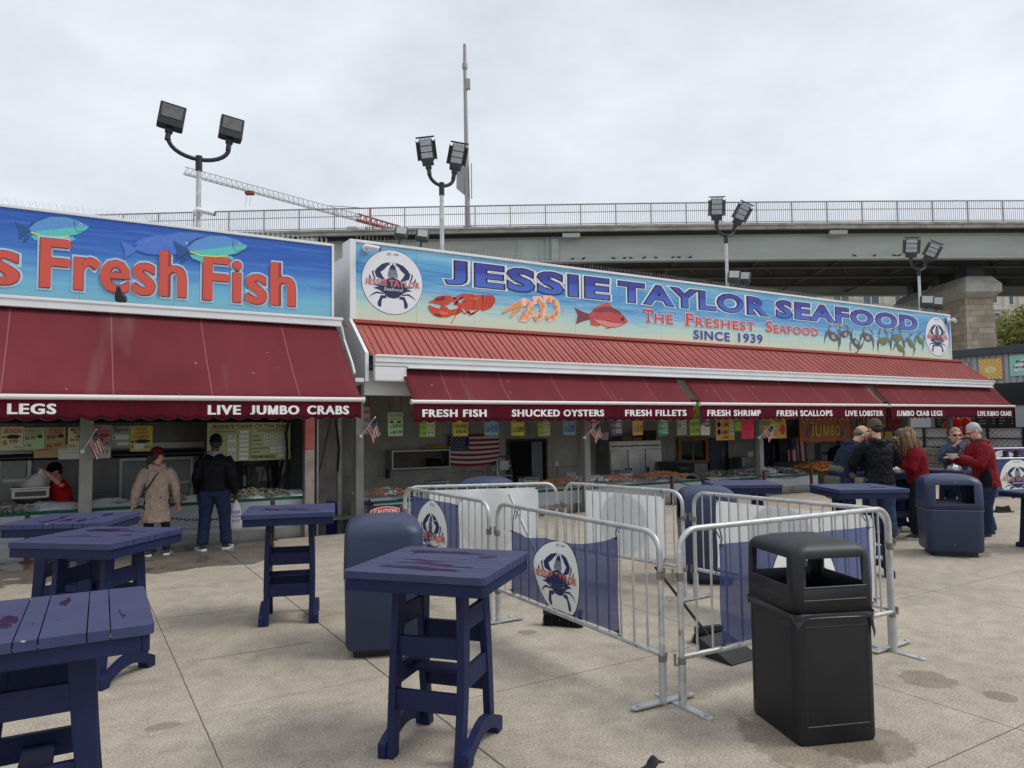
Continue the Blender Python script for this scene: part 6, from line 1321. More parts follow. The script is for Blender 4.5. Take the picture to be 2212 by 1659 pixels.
def elec_right():
    x0, x1, z0, z1 = bz(1775, 1822, 958, 1003, 14.3); t = thing('fuse_box', 'grey double fuse box behind the man in the navy hoodie', 'electrical box', ((x0+x1)/2, 14.3, z0)); mb = MB(); mb.bx(x0, x1, 14.3, 14.5, z0, z1); mb.build('case', M_dgrey, t, True, bevel=.01); mb = MB(); mb.bx((x0+x1)/2-.01, (x0+x1)/2+.01, 14.295, 14.299, z0, z1); mb.build('seam', M_ink, t, True)
    mb = MB(); mb.bx(x0-.3, x1+1.2, 14.52, 14.6, FL, 2.7); tag(mb.build('partition_wall', M_wall), 'pale block partition wall behind the fuse box', 'wall')
    x0, x1, z0, z1 = bz(1720, 1752, 1002, 1030, 14.); t = thing('hand_basin', 'steel wash unit under the hot pink sheet', 'basin', (FY(1605, 1010, 15.).x, 15., .1)); mb = MB(); mb.box((0, 0, .45), (.5, .4, .4)); mb.tube([(0, 0, -.65), (0, 0, .25)], .05, 8); mb.build('bowl', M_steel, t, bevel=.02); mb = MB(); mb.box((.42, .1, .6), (.22, .08, .4)); mb.build('towel', M_white, t)
    t = thing('fish_tank', 'dark glass tank between the fridge and the window', 'tank', (FY(1495, 1020, 14.9).x, 14.9, FL)); x0, x1, z0, z1 = bz(1434, 1498, 995, 1028, 14.7); mb = MB(); mb.bx(x0, x1, 14.65, 15.3, z0, z1); mb.build('glass', mat('tank glass', (.03, .05, .045), rough=.08), t, True); mb = MB(); mb.bx(x0-.02, x1+.02, 14.63, 15.32, FL, z0-.001); mb.build('stand', M_darkmetal, t, True)
    for i, (px, py) in enumerate(((1257-65, 1010), (1193+30, 1035), (1057, 1020))):
        p = FY(px+10, py-8, 15.47); t = thing('wall_socket', ('white socket box between the doorway and the middle post', 'white switch strip low on the wall by the middle post', 'grey socket box below the big flag')[i], 'socket', (p.x, 15.47, p.z)); mb = MB(); mb.box((0, 0, 0), (.3 if i == 1 else .13, .05, .15)); mb.build('plate', M_white, t, bevel=.01)
        mb = MB(); mb.tube([(0, -.03, -.05), (.02, -.05, -.4), (0, -.02, -.8)], .008, 5); mb.build('cord', M_ink, t)
elec_right()
def low_bench():
    p = FY(688, 1130, 12.2); t = thing('bench', 'small weathered grey bench between the two stalls', 'bench', (p.x+.2, 12.3, FL)); z = FY(690, 1123, 12.2).z-FL; wd = matS('bench grey wood', (112, 114, 114), rough=.9, var=.25, vs=8)
    mb = MB(); mb.box((0, 0, z), (.8, .3, .04)); mb.build('seat', wd, t)
    for s in (-1, 1):
        mb = MB(); mb.box((s*.33, 0, z/2-.01), (.05, .26, z-.03)); mb.build('leg', wd, t)
    p = FY(682, 1100, 12.7); t = thing('crate', 'blue plastic crate behind the small grey bench', 'crate', (p.x+.1, 12.9, FL)); mb = MB(); mb.loft([[(-.25, -.2, 0), (.25, -.2, 0), (.25, .2, 0), (-.25, .2, 0)], [(-.3, -.24, .95), (.3, -.24, .95), (.3, .24, .95), (-.3, .24, .95)]]); mb.build('tub', matS('tub blue', (30, 46, 130), rough=.5), t); mb = MB(); mb.box((0, 0, .96), (.64, .52, .04)); mb.build('rim', matS('tub blue', (30, 46, 130)), t)
low_bench()
def caution():
    p = FY(832, 1100, 11.6); t = thing('caution_sign', 'black and white CAUTION sign with a red oval behind the blue bin', 'sign', (p.x, 11.6, 0)); z = p.z
    mb = MB(); z -= .05; mb.bx(-.3, .3, 0, .02, 0, z+.11); mb.build('board', M_white, t); mb = MB(); mb.bx(-.305, .305, -.003, .023, z-.07, z+.115); mb.build('header', M_ink, t)
    d = Dec(); d.oval(0, z+.02, .27, .075, 0, 1); d.oval(0, z+.02, .255, .065, 1, 2); d.text('CAUTION', -.2, .2, z-.015, z+.055, 0, 3, .02); d.build('printing', [M_white2, M_red, M_ink], lambda u, v, l: V((u, -.003-.003*l, v)), t)
caution()

# ================================================================== the navy bar tables
def table_mat():
    m, N, L, b = nodes_mat('navy table plastic', .55); b.inputs['Specular IOR Level'].default_value = .3
    tc = N.new('ShaderNodeTexCoord'); P = tc.outputs['Object']
    c = ramp(N, L, tnoise(N, L, P, 3, 4, .6), [(.3, (.006, .0110, .050)), (.7, (.0095, .0165, .068))]); n = tnoise(N, L, P, 130, 2, .6, 0, (1, .35, 1))
    c = mixc(N, L, .5, c, ramp(N, L, n, [(.3, (.7, .7, .7)), (.7, (1.35, 1.35, 1.35))]), 'MULTIPLY'); L.new(c, b.inputs['Base Color'])
    bm = N.new('ShaderNodeBump'); bm.inputs['Strength'].default_value = .35; bm.inputs['Distance'].default_value = .002; L.new(n, bm.inputs['Height']); L.new(bm.outputs[0], b.inputs['Normal']); return m
M_tab = table_mat()
def top_mat():
    m, N, L, b = nodes_mat('navy table top, rain wet', .42); b.inputs['Specular IOR Level'].default_value = .32
    tc = N.new('ShaderNodeTexCoord'); P = tc.outputs['Object']; oi = N.new('ShaderNodeObjectInfo')
    ad = N.new('ShaderNodeVectorMath'); ad.operation = 'ADD'; L.new(P, ad.inputs[0]); cx = N.new('ShaderNodeCombineXYZ'); mu = math_node(N, L, 'MULTIPLY', oi.outputs['Random'], 23.); L.new(mu, cx.inputs[0]); L.new(mu, cx.inputs[1]); L.new(cx.outputs[0], ad.inputs[1]); Q = ad.outputs[0]
    sx = N.new('ShaderNodeSeparateXYZ'); L.new(P, sx.inputs[0])
    c = ramp(N, L, tnoise(N, L, Q, 4, 5, .6), [(.3, (.028, .037, .10)), (.7, (.042, .052, .125))]); g = tnoise(N, L, P, 140, 2, .6)  # dry boards paler than the legs: sky reflection put into the colour
    c = mixc(N, L, .4, c, ramp(N, L, g, [(.3, (.75, .75, .75)), (.7, (1.3, 1.3, 1.3))]), 'MULTIPLY')
    w = tnoise(N, L, Q, 1.7, 6, .55, .2, (1., 4.2, 1)); edge = math_node(N, L, 'MAXIMUM', math_node(N, L, 'ABSOLUTE', sx.outputs[0]), math_node(N, L, 'ABSOLUTE', sx.outputs[1]))
    w = math_node(N, L, 'SUBTRACT', w, math_node(N, L, 'MULTIPLY', ramp(N, L, edge, [(.24, (0, 0, 0)), (.36, (1, 1, 1))]), .2))
    wet = ramp(N, L, w, [(.55, (0, 0, 0)), (.565, (1, 1, 1))]); c = mixc(N, L, wet, c, (.020, .012, .045))  # wet patches: darker, with the awning's reflection put in as purple
    L.new(c, b.inputs['Base Color']); r = N.new('ShaderNodeMapRange'); r.inputs['To Min'].default_value = .48; r.inputs['To Max'].default_value = .26; L.new(wet, r.inputs[0]); L.new(r.outputs[0], b.inputs['Roughness']); r2 = N.new('ShaderNodeMapRange'); r2.inputs['To Min'].default_value = .32; r2.inputs['To Max'].default_value = .04; L.new(wet, r2.inputs[0]); L.new(r2.outputs[0], b.inputs['Specular IOR Level']); return m
M_top = top_mat()
specks(M_top, [(4, .022, (.62, .62, .62), (1, 1, 1), .9), (14, .05, (.10, .11, .19), (.25, 1, 1), .4)]); specks(M_tab, [(7, .03, (.06, .07, .14), (1, 1, .3), .5)])
def roundrect(w, h, r, n=5, corners=(1, 1, 1, 1)):
    p = []
    for k, (sx, sy, a0) in enumerate(((1, 1, 0), (-1, 1, 90), (-1, -1, 180), (1, -1, 270))):
        if corners[k]: p += [(sx*(w/2-r)+r*cos(radians(a0+90*i/n)), sy*(h/2-r)+r*sin(radians(a0+90*i/n))) for i in range(n+1)]
        else: p.append((sx*w/2, sy*h/2))
    return p
def make_table(label):
    t = thing('bar_table', label, 'table', (0, 0, 0), 0, 'navy bar tables on the plaza')
    S = .8; ws = [.148, .072, .148, .072, .148, .072, .0]; ws[6] = S-sum(ws)-.005*6; y = -S/2; mb = MB()
    for i, w in enumerate(ws):
        a, b = y, y+w; cs = (i == 6, i == 6, i == 0, i == 0); r = .035
        pts = roundrect(S, w, r, 5, cs); mb.prism([(x, yy+(a+b)/2) for x, yy in pts], .962, 1.0); y = b+.005
    mb.build('tabletop', M_top, t, bevel=.005)
    mb = MB(); q = S/2-.015
    for s in (-1, 1): mb.bx(-q, q, s*(q-.014)-.014, s*(q-.014)+.014, .895, .961); mb.bx(s*(q-.014)-.014, s*(q-.014)+.014, -q+.028, q-.028, .895, .961)
    mb.build('apron', M_tab, t, bevel=.005)
    for sx in (-1, 1):
        for sy in (-1, 1):
            mb = MB(); rings = []
            for u in [i/10 for i in range(11)]:
                z = .955*(1-u)+.0; yy = .155+.075*(u**1.7); x = .180+.012*u**1.6+.012*sin(pi*u); w = .042+.006*cos(pi*u)
                rings.append([(sx*x+a*.022, sy*yy+b*w, z) for a, b in ((-1, -1), (1, -1), (1, 1), (-1, 1))])
            mb.loft(rings); mb.build('leg', M_tab, t, bevel=.006, fix=True)
    for sx in (-1, 1):
        mb = MB(); pts = [(-.272, 0), (-.20, 0), (-.19, .035)]+[(-.19+.38*i/10, .035+.055*sin(pi*i/10)) for i in range(1, 10)]+[(.19, .035), (.20, 0), (.272, 0), (.272, .075), (.22, .10)]+[(.2-.4*i/10, .10+.065*sin(pi*i/10)) for i in range(1, 10)]+[(-.22, .10), (-.272, .075)]
        mb.prism(pts, -.022, .022, M=Matrix(((0, 0, 1, sx*.236), (1, 0, 0, 0), (0, 1, 0, 0), (0, 0, 0, 1)))); mb.build('foot', M_tab, t, bevel=.006, fix=True)
        for z in (.36, .66):
            mb = MB(); yy = .16+.05*(1-z)**2; mb.bx(sx*(.186+.012*(1-z))-.016, sx*(.186+.012*(1-z))+.016, -yy+.02, yy-.02, z, z+.11); mb.build('side_rung', M_tab, t, bevel=.004)
    for sy in (-1, 1):
        for z in (.245, .52):
            mb = MB(); yy = .155+.075*((.955-z)/.955)**1.7; mb.bx(-.182, .182, sy*yy-.018, sy*yy+.018, z, z+.105); mb.build('footrest', M_tab, t, bevel=.004)
    mb = MB(); mb.bx(-.18, .18, -.06, .06, .40, .425); mb.build('shelf', M_tab, t, bevel=.004)
    return t
TB = [((1.79, 3.74), -.855, 1., 'nearest navy bar table, purple puddles on its top, before the blue bin', 1),
      ((-.10, 3.58), pi/2-.03, 1., 'navy bar table cut off by the left edge, gaps between its dry boards', 1),
      ((.19, 6.08), -.72, 1., 'navy bar table with a dark puddle, second from the left edge', 1),
      ((.03, 7.37), 1.13, 1., 'navy bar table partly hidden behind the puddled one at left', 1),
      ((1.76, 6.92), 2.84, 1., 'lone narrow looking navy bar table in front of the grey breaker cabinet', 1),
      ((7.25, 6.40), -.6, 1., 'navy bar table behind the domed bin and white banners', 1),
      ((7.80, 5.18), -.52, 1., 'navy bar table between the pen and the man in black', 1),
      (tuple(G(1922, 1018, .95)[:2]), -.25, .95, 'navy bar table with food wrappers, in front of the navy hoodie', 1),
      (tuple(G(2072, 1014, .95)[:2]), -.25, .95, 'navy bar table with crumpled foil, beside the red jacket', 1),
      (tuple((G(2161, 1071, .77)+Matrix.Rotation(BR+.25, 3, 'Z') @ V((.4, .4, 0))+_r0*.66)[:2]), BR+.25, .77, 'lower navy table cut off by the right edge, before the blue banner', 1)]
tb0 = None
for (x, y), rz, sc, lab, _ in TB:
    if tb0 is None: tb0 = make_table(lab); tb0.location = (x, y, 0); tb0.rotation_euler.z = rz
    else: dup(tb0, (x, y, 0), rz, lab, scale=(1, 1, sc))

# ================================================================== bins
M_bin = matS('blue bin plastic', (38, 51, 80), rough=.45, var=.12, vs=4, bump=.4, bs=120)
specks(M_bin, [(6, .04, (.20, .24, .31), (1, 1, .25), .55), (16, .035, (.42, .45, .50), (1, 1, 1), .7)])
M_binin = mat('bin inside', (.012, .016, .03), rough=.7)
def rring(w, d, r, z, ox=.62, oy=.62, na=4):
    """rounded rectangle with the opening's edges as points on each side; starts at the +x side"""
    p = []; ox = min(ox, 1-2*r/w-.03); oy = min(oy, 1-2*r/d-.03)
    for (sx, sy, a0, ax) in ((1, 1, 0, 'x'), (-1, 1, 90, 'y'), (-1, -1, 180, 'x'), (1, -1, 270, 'y')):
        if ax == 'x': p += [(sx*w/2, -sx*oy*d/2, z), (sx*w/2, sx*oy*d/2, z)]
        else: p += [(sx*-1*0+(-sx)*ox*w/2*(1 if sy > 0 else 1), sy*d/2, z), (sx*ox*w/2, sy*d/2, z)]
        p += [(sx*(w/2-r)+r*cos(radians(a0+90*i/na)), sy*(d/2-r)+r*sin(radians(a0+90*i/na)), z) for i in range(na+1)]
    return p
def make_hood(spec, openings, ox, oy):
    """spec: (w, d, r, z); openings: {band index: sides}; sides 0 +x, 1 +y, 2 -x, 3 -y"""
    rings = [rring(w, d, r, z, ox, oy) for w, d, r, z in spec]; n = len(rings[0]); per = n//4
    mb = MB(); vs = [p for q in rings for p in q]; fs = []
    for i in range(len(rings)-1):
        for j in range(n):
            if i in openings and j % per == 0 and (j//per) in openings[i]: continue
            fs.append((i*n+j, i*n+(j+1) % n, (i+1)*n+(j+1) % n, (i+1)*n+j))
    fs.append(tuple((len(rings)-1)*n+j for j in range(n))); mb.add(vs, fs); return mb
def blue_bin(label, loc, rz, s=1.):
    t = thing('litter_bin', label, 'litter bin', loc, rz, 'blue domed litter bins')
    w, d = .68*s, .60*s
    b = MB(); b.loft([rring(w*.92, d*.92, .08, .06), rring(w*.97, d*.97, .09, .085), rring(w, d, .10, .62)]); b.build('body', M_bin, t, smooth=40)
    mb = MB(); mb.loft([rring(w*.78, d*.78, .05, 0), rring(w*.78, d*.78, .05, .075)]); mb.build('base', M_black, t)
    h = make_hood([(w*1.02, d*1.02, .10, .60), (w*1.02, d*1.02, .10, .685), (w*1.0, d*1.0, .10, .92), (w*.985, d*.985, .11, .945), (w*.93, d*.93, .13, .985), (w*.80, d*.82, .15, 1.015), (w*.55, d*.6, .12, 1.04), (w*.25, d*.3, .06, 1.05)], {1: (1, 3)}, .64, .64)
    h.build('hood', M_bin, t, smooth=60, solid=.018)
    mb = MB(); mb.loft([rring(w*.9, d*.9, .06, .3), rring(w*.92, d*.92, .06, .66)], caps=True); mb.build('liner', M_binin, t)
    mb = MB(); mb.loft([rring(w*1.024, d*1.024, .10, .592), rring(w*1.024, d*1.024, .10, .598)]); mb.build('seam_highlight', matS('seam highlight', (116, 124, 140), rough=.8), t)  # pale band under the hood: a highlight painted along the seam
    return t
bb = blue_bin('blue domed litter bin directly behind the nearest navy table', (2.17, 5.62, 0), -.35+pi/2)
dup(bb, (9.95, 5.30, 0), -.83, 'blue domed litter bin with its opening facing us, in front of the red jacket')
dup(bb, (6.15, 5.95, 0), .9, 'blue domed litter bin half hidden behind the white banner of the pen')
dup(bb, (4.95, 8.9, 0), .5, 'dusty dark blue bin top peeping over the far left barrier')
def black_bin():
    c = V((3.70, 2.80, 0)); t = thing('litter_bin', 'big square black litter bin with a windowed hood, standing nearest us', 'litter bin', (c.x, c.y, 0), -.36)
    w, d = .475, .52
    b = MB(); b.loft([rring(w*.97, d*.97, .035, 0), rring(w, d, .04, .02), rring(w*1.0, d*1.0, .04, .70)]); b.build('body', M_black, t, smooth=40)
    for k in range(4):                                   # raised panel frames on each side
        R = Matrix.Rotation(k*pi/2, 4, 'Z'); W_, D_ = (d, w) if k % 2 == 0 else (w, d); off = (w if k % 2 == 0 else d)/2
        mb = MB(); e = W_*.40
        for a, z0, z1 in ((-e, .1, .63), (e, .1, .63)): mb.tube([(off-.002, a, z0), (off-.002, a, z1)], .005, 6, M=R)
        for z in (.1, .63): mb.tube([(off-.002, -e, z), (off-.002, e, z)], .005, 6, M=R)
        mb.build('panel_rib', M_black, t, smooth=60)
        mb = MB()
        for z in (.775, .845): mb.tube([(off+.005, -e, z), (off+.005, e, z)], .006, 6, M=R)
        mb.build('hood_rib', M_black, t, smooth=60)
    h = make_hood([(w*1.03, d*1.03, .045, .70), (w*1.03, d*1.03, .045, .845), (w*1.015, d*1.015, .05, 1.0), (w*1.0, d*1.0, .055, 1.03), (w*.95, d*.95, .07, 1.055), (w*.7, d*.7, .08, 1.08), (w*.35, d*.35, .05, 1.095)], {1: (0, 1, 2, 3)}, .72, .72)
    h.build('hood', M_black, t, smooth=60, solid=.016)
    bag = matS('bin bag', (38, 41, 52), rough=.38, var=.3, vs=10, bump=1., bs=22); rnd = random.Random(4)
    def bf(u, v):
        n = 44; q = rring(w*1.012, d*1.012, .04, 0, .7, .7); f = (u*len(q)) % len(q); i = int(f); a, b = V(q[i]), V(q[(i+1) % len(q)]); p = a.lerp(b, f-i)
        drop = .035+.125*max(0, 1-abs(u-.915)/.085)**.7+.04*max(0, 1-abs(u-.66)/.08)+.012*sin(u*31); out = 1.035+.010*sin(u*60+v*5)+.012*sin(u*23-v*9)
        return V((p.x*out, p.y*out, .705-drop*v))
    mb = MB(); mb.grid(bf, 110, 5); mb.build('bag', bag, t, smooth=60)
    mb = MB(); mb.grid(lambda u, v: V(((u-.5)*w*.94, (v-.5)*d*.94, .66-.12*sin(pi*u)*sin(pi*v)+.03*noise.noise(V((u*5, v*5, 1))))), 16, 16); mb.build('bag_mouth', bag, t, smooth=60)
black_bin()

# ================================================================== crowd barriers and their banners
_bz = [0]
def barrier(label, a, b, bars=15, H_=1.06, feet=True, group='steel crowd barriers'):
    a, b = V((a[0], a[1], 0)), V((b[0], b[1], 0)); Ln = (b-a).length; rz = atan2(b.y-a.y, b.x-a.x)
    t = thing('crowd_barrier', label, 'barrier', a, rz, group)
    _bz[0] += 1; pz = .013*(_bz[0] % 2); R_ = .14; r = .019; mb = MB()
    arc = lambda cx, a0, a1: [(cx+R_*cos(radians(q)), 0, H_-R_+R_*sin(radians(q))) for q in [a0+(a1-a0)*i/7 for i in range(8)]]
    mb.tube([(0, 0, .16)]+arc(R_, 180, 90)+arc(Ln-R_, 90, 0)+[(Ln, 0, .16)], r, 10); mb.tube([(0, 0, .30), (Ln, 0, .30)], r*.9, 10); mb.build('frame', M_galv, t, smooth=50)
    mb = MB()
    for i in range(bars): x = Ln*(i+1)/(bars+1); mb.tube([(x, 0, .30), (x, 0, H_-.005)], .0075, 6)
    mb.build('bars', M_galv, t, smooth=50)
    for x in (0, Ln):
        mb = MB(); mb.tube([(x, 0, .004), (x, 0, .26)], .026, 10); fo = mb.build('foot_post', M_galv, t, smooth=50)
        mb = MB(); mb.prism(roundrect(.055, .5, .027), .0, .011, M=Matrix.Translation((x, 0, pz)))
        for yy in (-.2, .2): mb.tube([(x, yy, .011+pz), (x, yy, .02+pz)], .012, 8)
        mb.build('foot_plate', M_galv, fo)
        for z in (.28, .80):
            mb = MB(); s = -1 if x == 0 else 1; mb.tube([(x+s*.0, 0, z), (x+s*.045, -.01, z), (x+s*.05, -.01, z+.05)] if s > 0 else [(x-.03, 0, z-.02), (x-.055, 0, z-.02), (x-.055, 0, z+.05)], .009, 6); mb.tube([(x, 0, z-.03), (x, 0, z+.02)], .025, 10); mb.build('hook', matS('hook steel', (132, 124, 116), rough=.6, metal=.5, var=.3), t)
    return t, Ln
def mesh_mat(name, col, al):
    m = mat(name, col, rough=.75, var=.08, vs=3, alpha=al, spec=.2); return m
M_bblue = mesh_mat('blue mesh banner', (.045, .064, .19), .85); M_bwhite = matS('white banner back', (238, 240, 240), rough=.8, trans=.3, var=.04, vs=2); M_bghost = matS('white banner ghost print', (224, 226, 224), rough=.8, trans=.25); M_purple = mesh_mat('purple mesh banner', (.09, .05, .2), .97)
M_bemb = matS('banner emblem white', (222, 224, 220), rough=.7)
def banner(t, s0, s1, z0, z1, side, face='blue', sag=0., corner=0., em=(.5, .42, .36), seed=1, fold=.012, group=None):
    """side -1: the printed face looks to the barrier's right hand side (-y); ties hold it at its corners"""
    w, h = s1-s0, z1-z0
    def P(u, v, off=0.):
        top = sag*4*u*(1-u)*v*v + corner*max(0, 1-u*2.6)*v*v*v
        z = z0+h*v-top; y = side*(.026+fold*sin(u*17+seed)*(.3+.7*v)+.03*sin(pi*u)*sin(pi*v)+corner*.45*math.exp(-((u-.22-(1-v)*.22)/.09)**2)*v+off)
        x = s0+w*u+.012*sin(v*7+seed)*(u-.5)+corner*.25*max(0, 1-u*3)*v
        return V((x, y, z))
    col = dict(blue=M_bblue, white=M_bwhite, purple=M_purple)[face]
    mb = MB(); mb.grid(lambda u, v: P(u, v), 40, 20); bn = mb.build('banner', col, t, smooth=80)
    d = Dec(); R = em[2]; cx, cz = em[0], em[1]
    flip = -1 if side > 0 else 1
    def fn(u, v, l):
        uu = cx+flip*u*R*(em[3] if len(em) > 3 else 1)/w; vv = cz+v*R/h; return P(min(1, max(0, uu)), min(1, max(0, vv)), .0022*l)
    if face in ('blue', 'purple'):
        emblem(d, lambda u, v: (u, v)); d.build('emblem', [M_bemb, M_navy, M_red, matS('emblem grey', (200, 204, 214))], fn, bn)
    else:
        d.oval(0, 0, 1, 1, 0, 1, 40, rings=6); d.build('ghost_emblem', [M_bghost], fn, bn)
    for u, v in ((0.01, .985), (.99, .985), (.01, .02), (.99, .02)):
        p = P(u, v); mb = MB(); zz = .30 if v < .5 else 1.055; mb.tube([p, V((p.x, side*.03, (p.z+zz)/2)), V((p.x, 0, zz+.024)), V((p.x, -side*.028, zz)), V((p.x, side*.01, (p.z+zz)/2))], .004, 5); mb.tube([(p.x-.03, p.y+side*.015, p.z+.0), (p.x+.03, p.y+side*.02, p.z+.005)], .003, 4); mb.ball((p.x, p.y+side*.004, p.z), .011, 8); mb.build('cable_tie', M_ink, t)
    return bn
T = lambda x, y, z=1.05: G(x, y, z)
c1, c2, c3, c4, c5, c6 = V((3.27, 5.68, 0)), V((3.2, 3.50, 0)), V((5.38, 3.26, 0)), V((5.36, 5.35, 0)), V((5.05, 7.15, 0)), V((3.25, 7.75, 0))
t, l = barrier('steel barrier with the sagging blue crab banner, left front side of the pen', c1, c2); banner(t, .30, 1.78, .34, .99, -1, 'blue', .13, .13, (.52, .46, .355, .84), 2)
t, l = barrier('steel barrier with a blue banner right behind the square black bin', c2+V((.07, -.1, 0)), c3+V((0, .06, 0)), 15, 1.085); banner(t, .32, 1.84, .33, .97, -1, 'blue', .0, 0., (.5, .45, .34), 5)
t, l = barrier('steel barrier with white banner forming the right side of the pen', c4, c3+V((.07, .12, 0)), 17); banner(t, .26, 1.85, .33, 1.0, 1, 'white', .01, 0, (.45, .5, .36), 3)
t, l = barrier('steel barrier with white banner at the right back of the pen', c5, c4+V((-.04, .12, 0)), 14); banner(t, .30, 1.45, .33, .99, 1, 'white', .0, .0, (.5, .5, .34), 7)
t, l = barrier('steel barrier with white banner at the left back of the pen', c6+V((.03, .06, 0)), c5+V((-.1, .03, 0)), 14); banner(t, .28, 1.55, .30, 1.02, -1, 'white', .0, 0, (.55, .5, .36), 9)
t, l = barrier('steel barrier with blue crab banner at the left side, behind the blue bin', c6, c1+V((-.02, .12, 0)), 14); banner(t, .22, 1.42, .33, .99, -1, 'blue', .0, 0, (.5, .46, .36), 4)
q0, q1 = G(2136, 1103), G(2262, 1100)
t, l = barrier('steel barrier with a blue crab banner at the right edge', q0, q0+(q1-q0).normalized()*2.2, 15, 1.0, group='barriers at the right edge'); banner(t, .04, 2.1, .26, .97, -1, 'blue', 0, 0, (.27, .5, .37), 6, .008)
q0, q1 = G(2134, 1085), G(2262, 1083)
t, l = barrier('steel barrier with a purple banner behind the blue one at the right edge', q0+V((1.5, .9, 0)), q0+V((1.5, .9, 0))+(q1-q0).normalized()*2.4, 15, 1.08, group='barriers at the right edge'); banner(t, .04, 2.3, .26, 1.06, -1, 'purple', 0, 0, (.24, .5, .38), 8, .008)
# ================================================================== people
def _skin(name, c): return matS('skin '+name, c, rough=.55, var=.06, vs=20)
SK = dict(light=_skin('light', (206, 158, 136)), warm=_skin('warm', (190, 136, 112)), dark=_skin('dark', (74, 50, 42)))
def cloth(name, c, rough=.85, var=.12, bump=.35): return matS('cloth '+name, c, rough=rough, var=var, vs=10, bump=bump, bs=26, spec=.15)
TMP = bpy.data.scenes.new('workbench')                 # shapes are fused here, away from the big scene
def remesh(ob, vox, smooth=3, wr=0., fr=11., seed=0):
    md = ob.modifiers.new('r', 'REMESH'); md.mode = 'VOXEL'; md.voxel_size = vox
    ms = ob.modifiers.new('s', 'SMOOTH'); ms.factor = .5; ms.iterations = smooth
    TMP.collection.objects.link(ob); vl = TMP.view_layers[0]; vl.update(); dg = vl.depsgraph
    me = bpy.data.meshes.new_from_object(ob.evaluated_get(dg)); TMP.collection.objects.unlink(ob); ob.modifiers.clear(); old = ob.data; mats = [m for m in old.materials]; ob.data = me
    me.materials.clear()
    for m in mats: me.materials.append(m)
    if wr:
        sd = V((seed*3.1, seed*1.7, seed)); nv = len(me.vertices); co = [0.]*(nv*3); me.vertices.foreach_get('co', co); no = [0.]*(nv*3); me.vertex_normals.foreach_get('vector', no)
        for i in range(nv):
            x, y, z = co[3*i:3*i+3]; k = noise.noise(V((x*fr, y*fr, z*fr*.75))+sd)+.6*noise.noise(V((x*fr*2, y*fr*2, z*fr*2.6))+sd)
            k = (-abs(k)*1.4+.4)*wr
            for q in range(3): co[3*i+q] += no[3*i+q]*k
        me.vertices.foreach_set('co', co)
    me.polygons.foreach_set('use_smooth', [True]*len(me.polygons)); bpy.data.meshes.remove(old)
    return ob
def ering(c, ax, fw, a, b, n=18, k=2.3):
    r = []
    for i in range(n):
        t = 2*pi*i/n; x, y = cos(t), sin(t); q = (abs(x)**k+abs(y)**k)**(-1/k); r.append(c+ax*(a*x*q)+fw*(b*y*q))
    return r
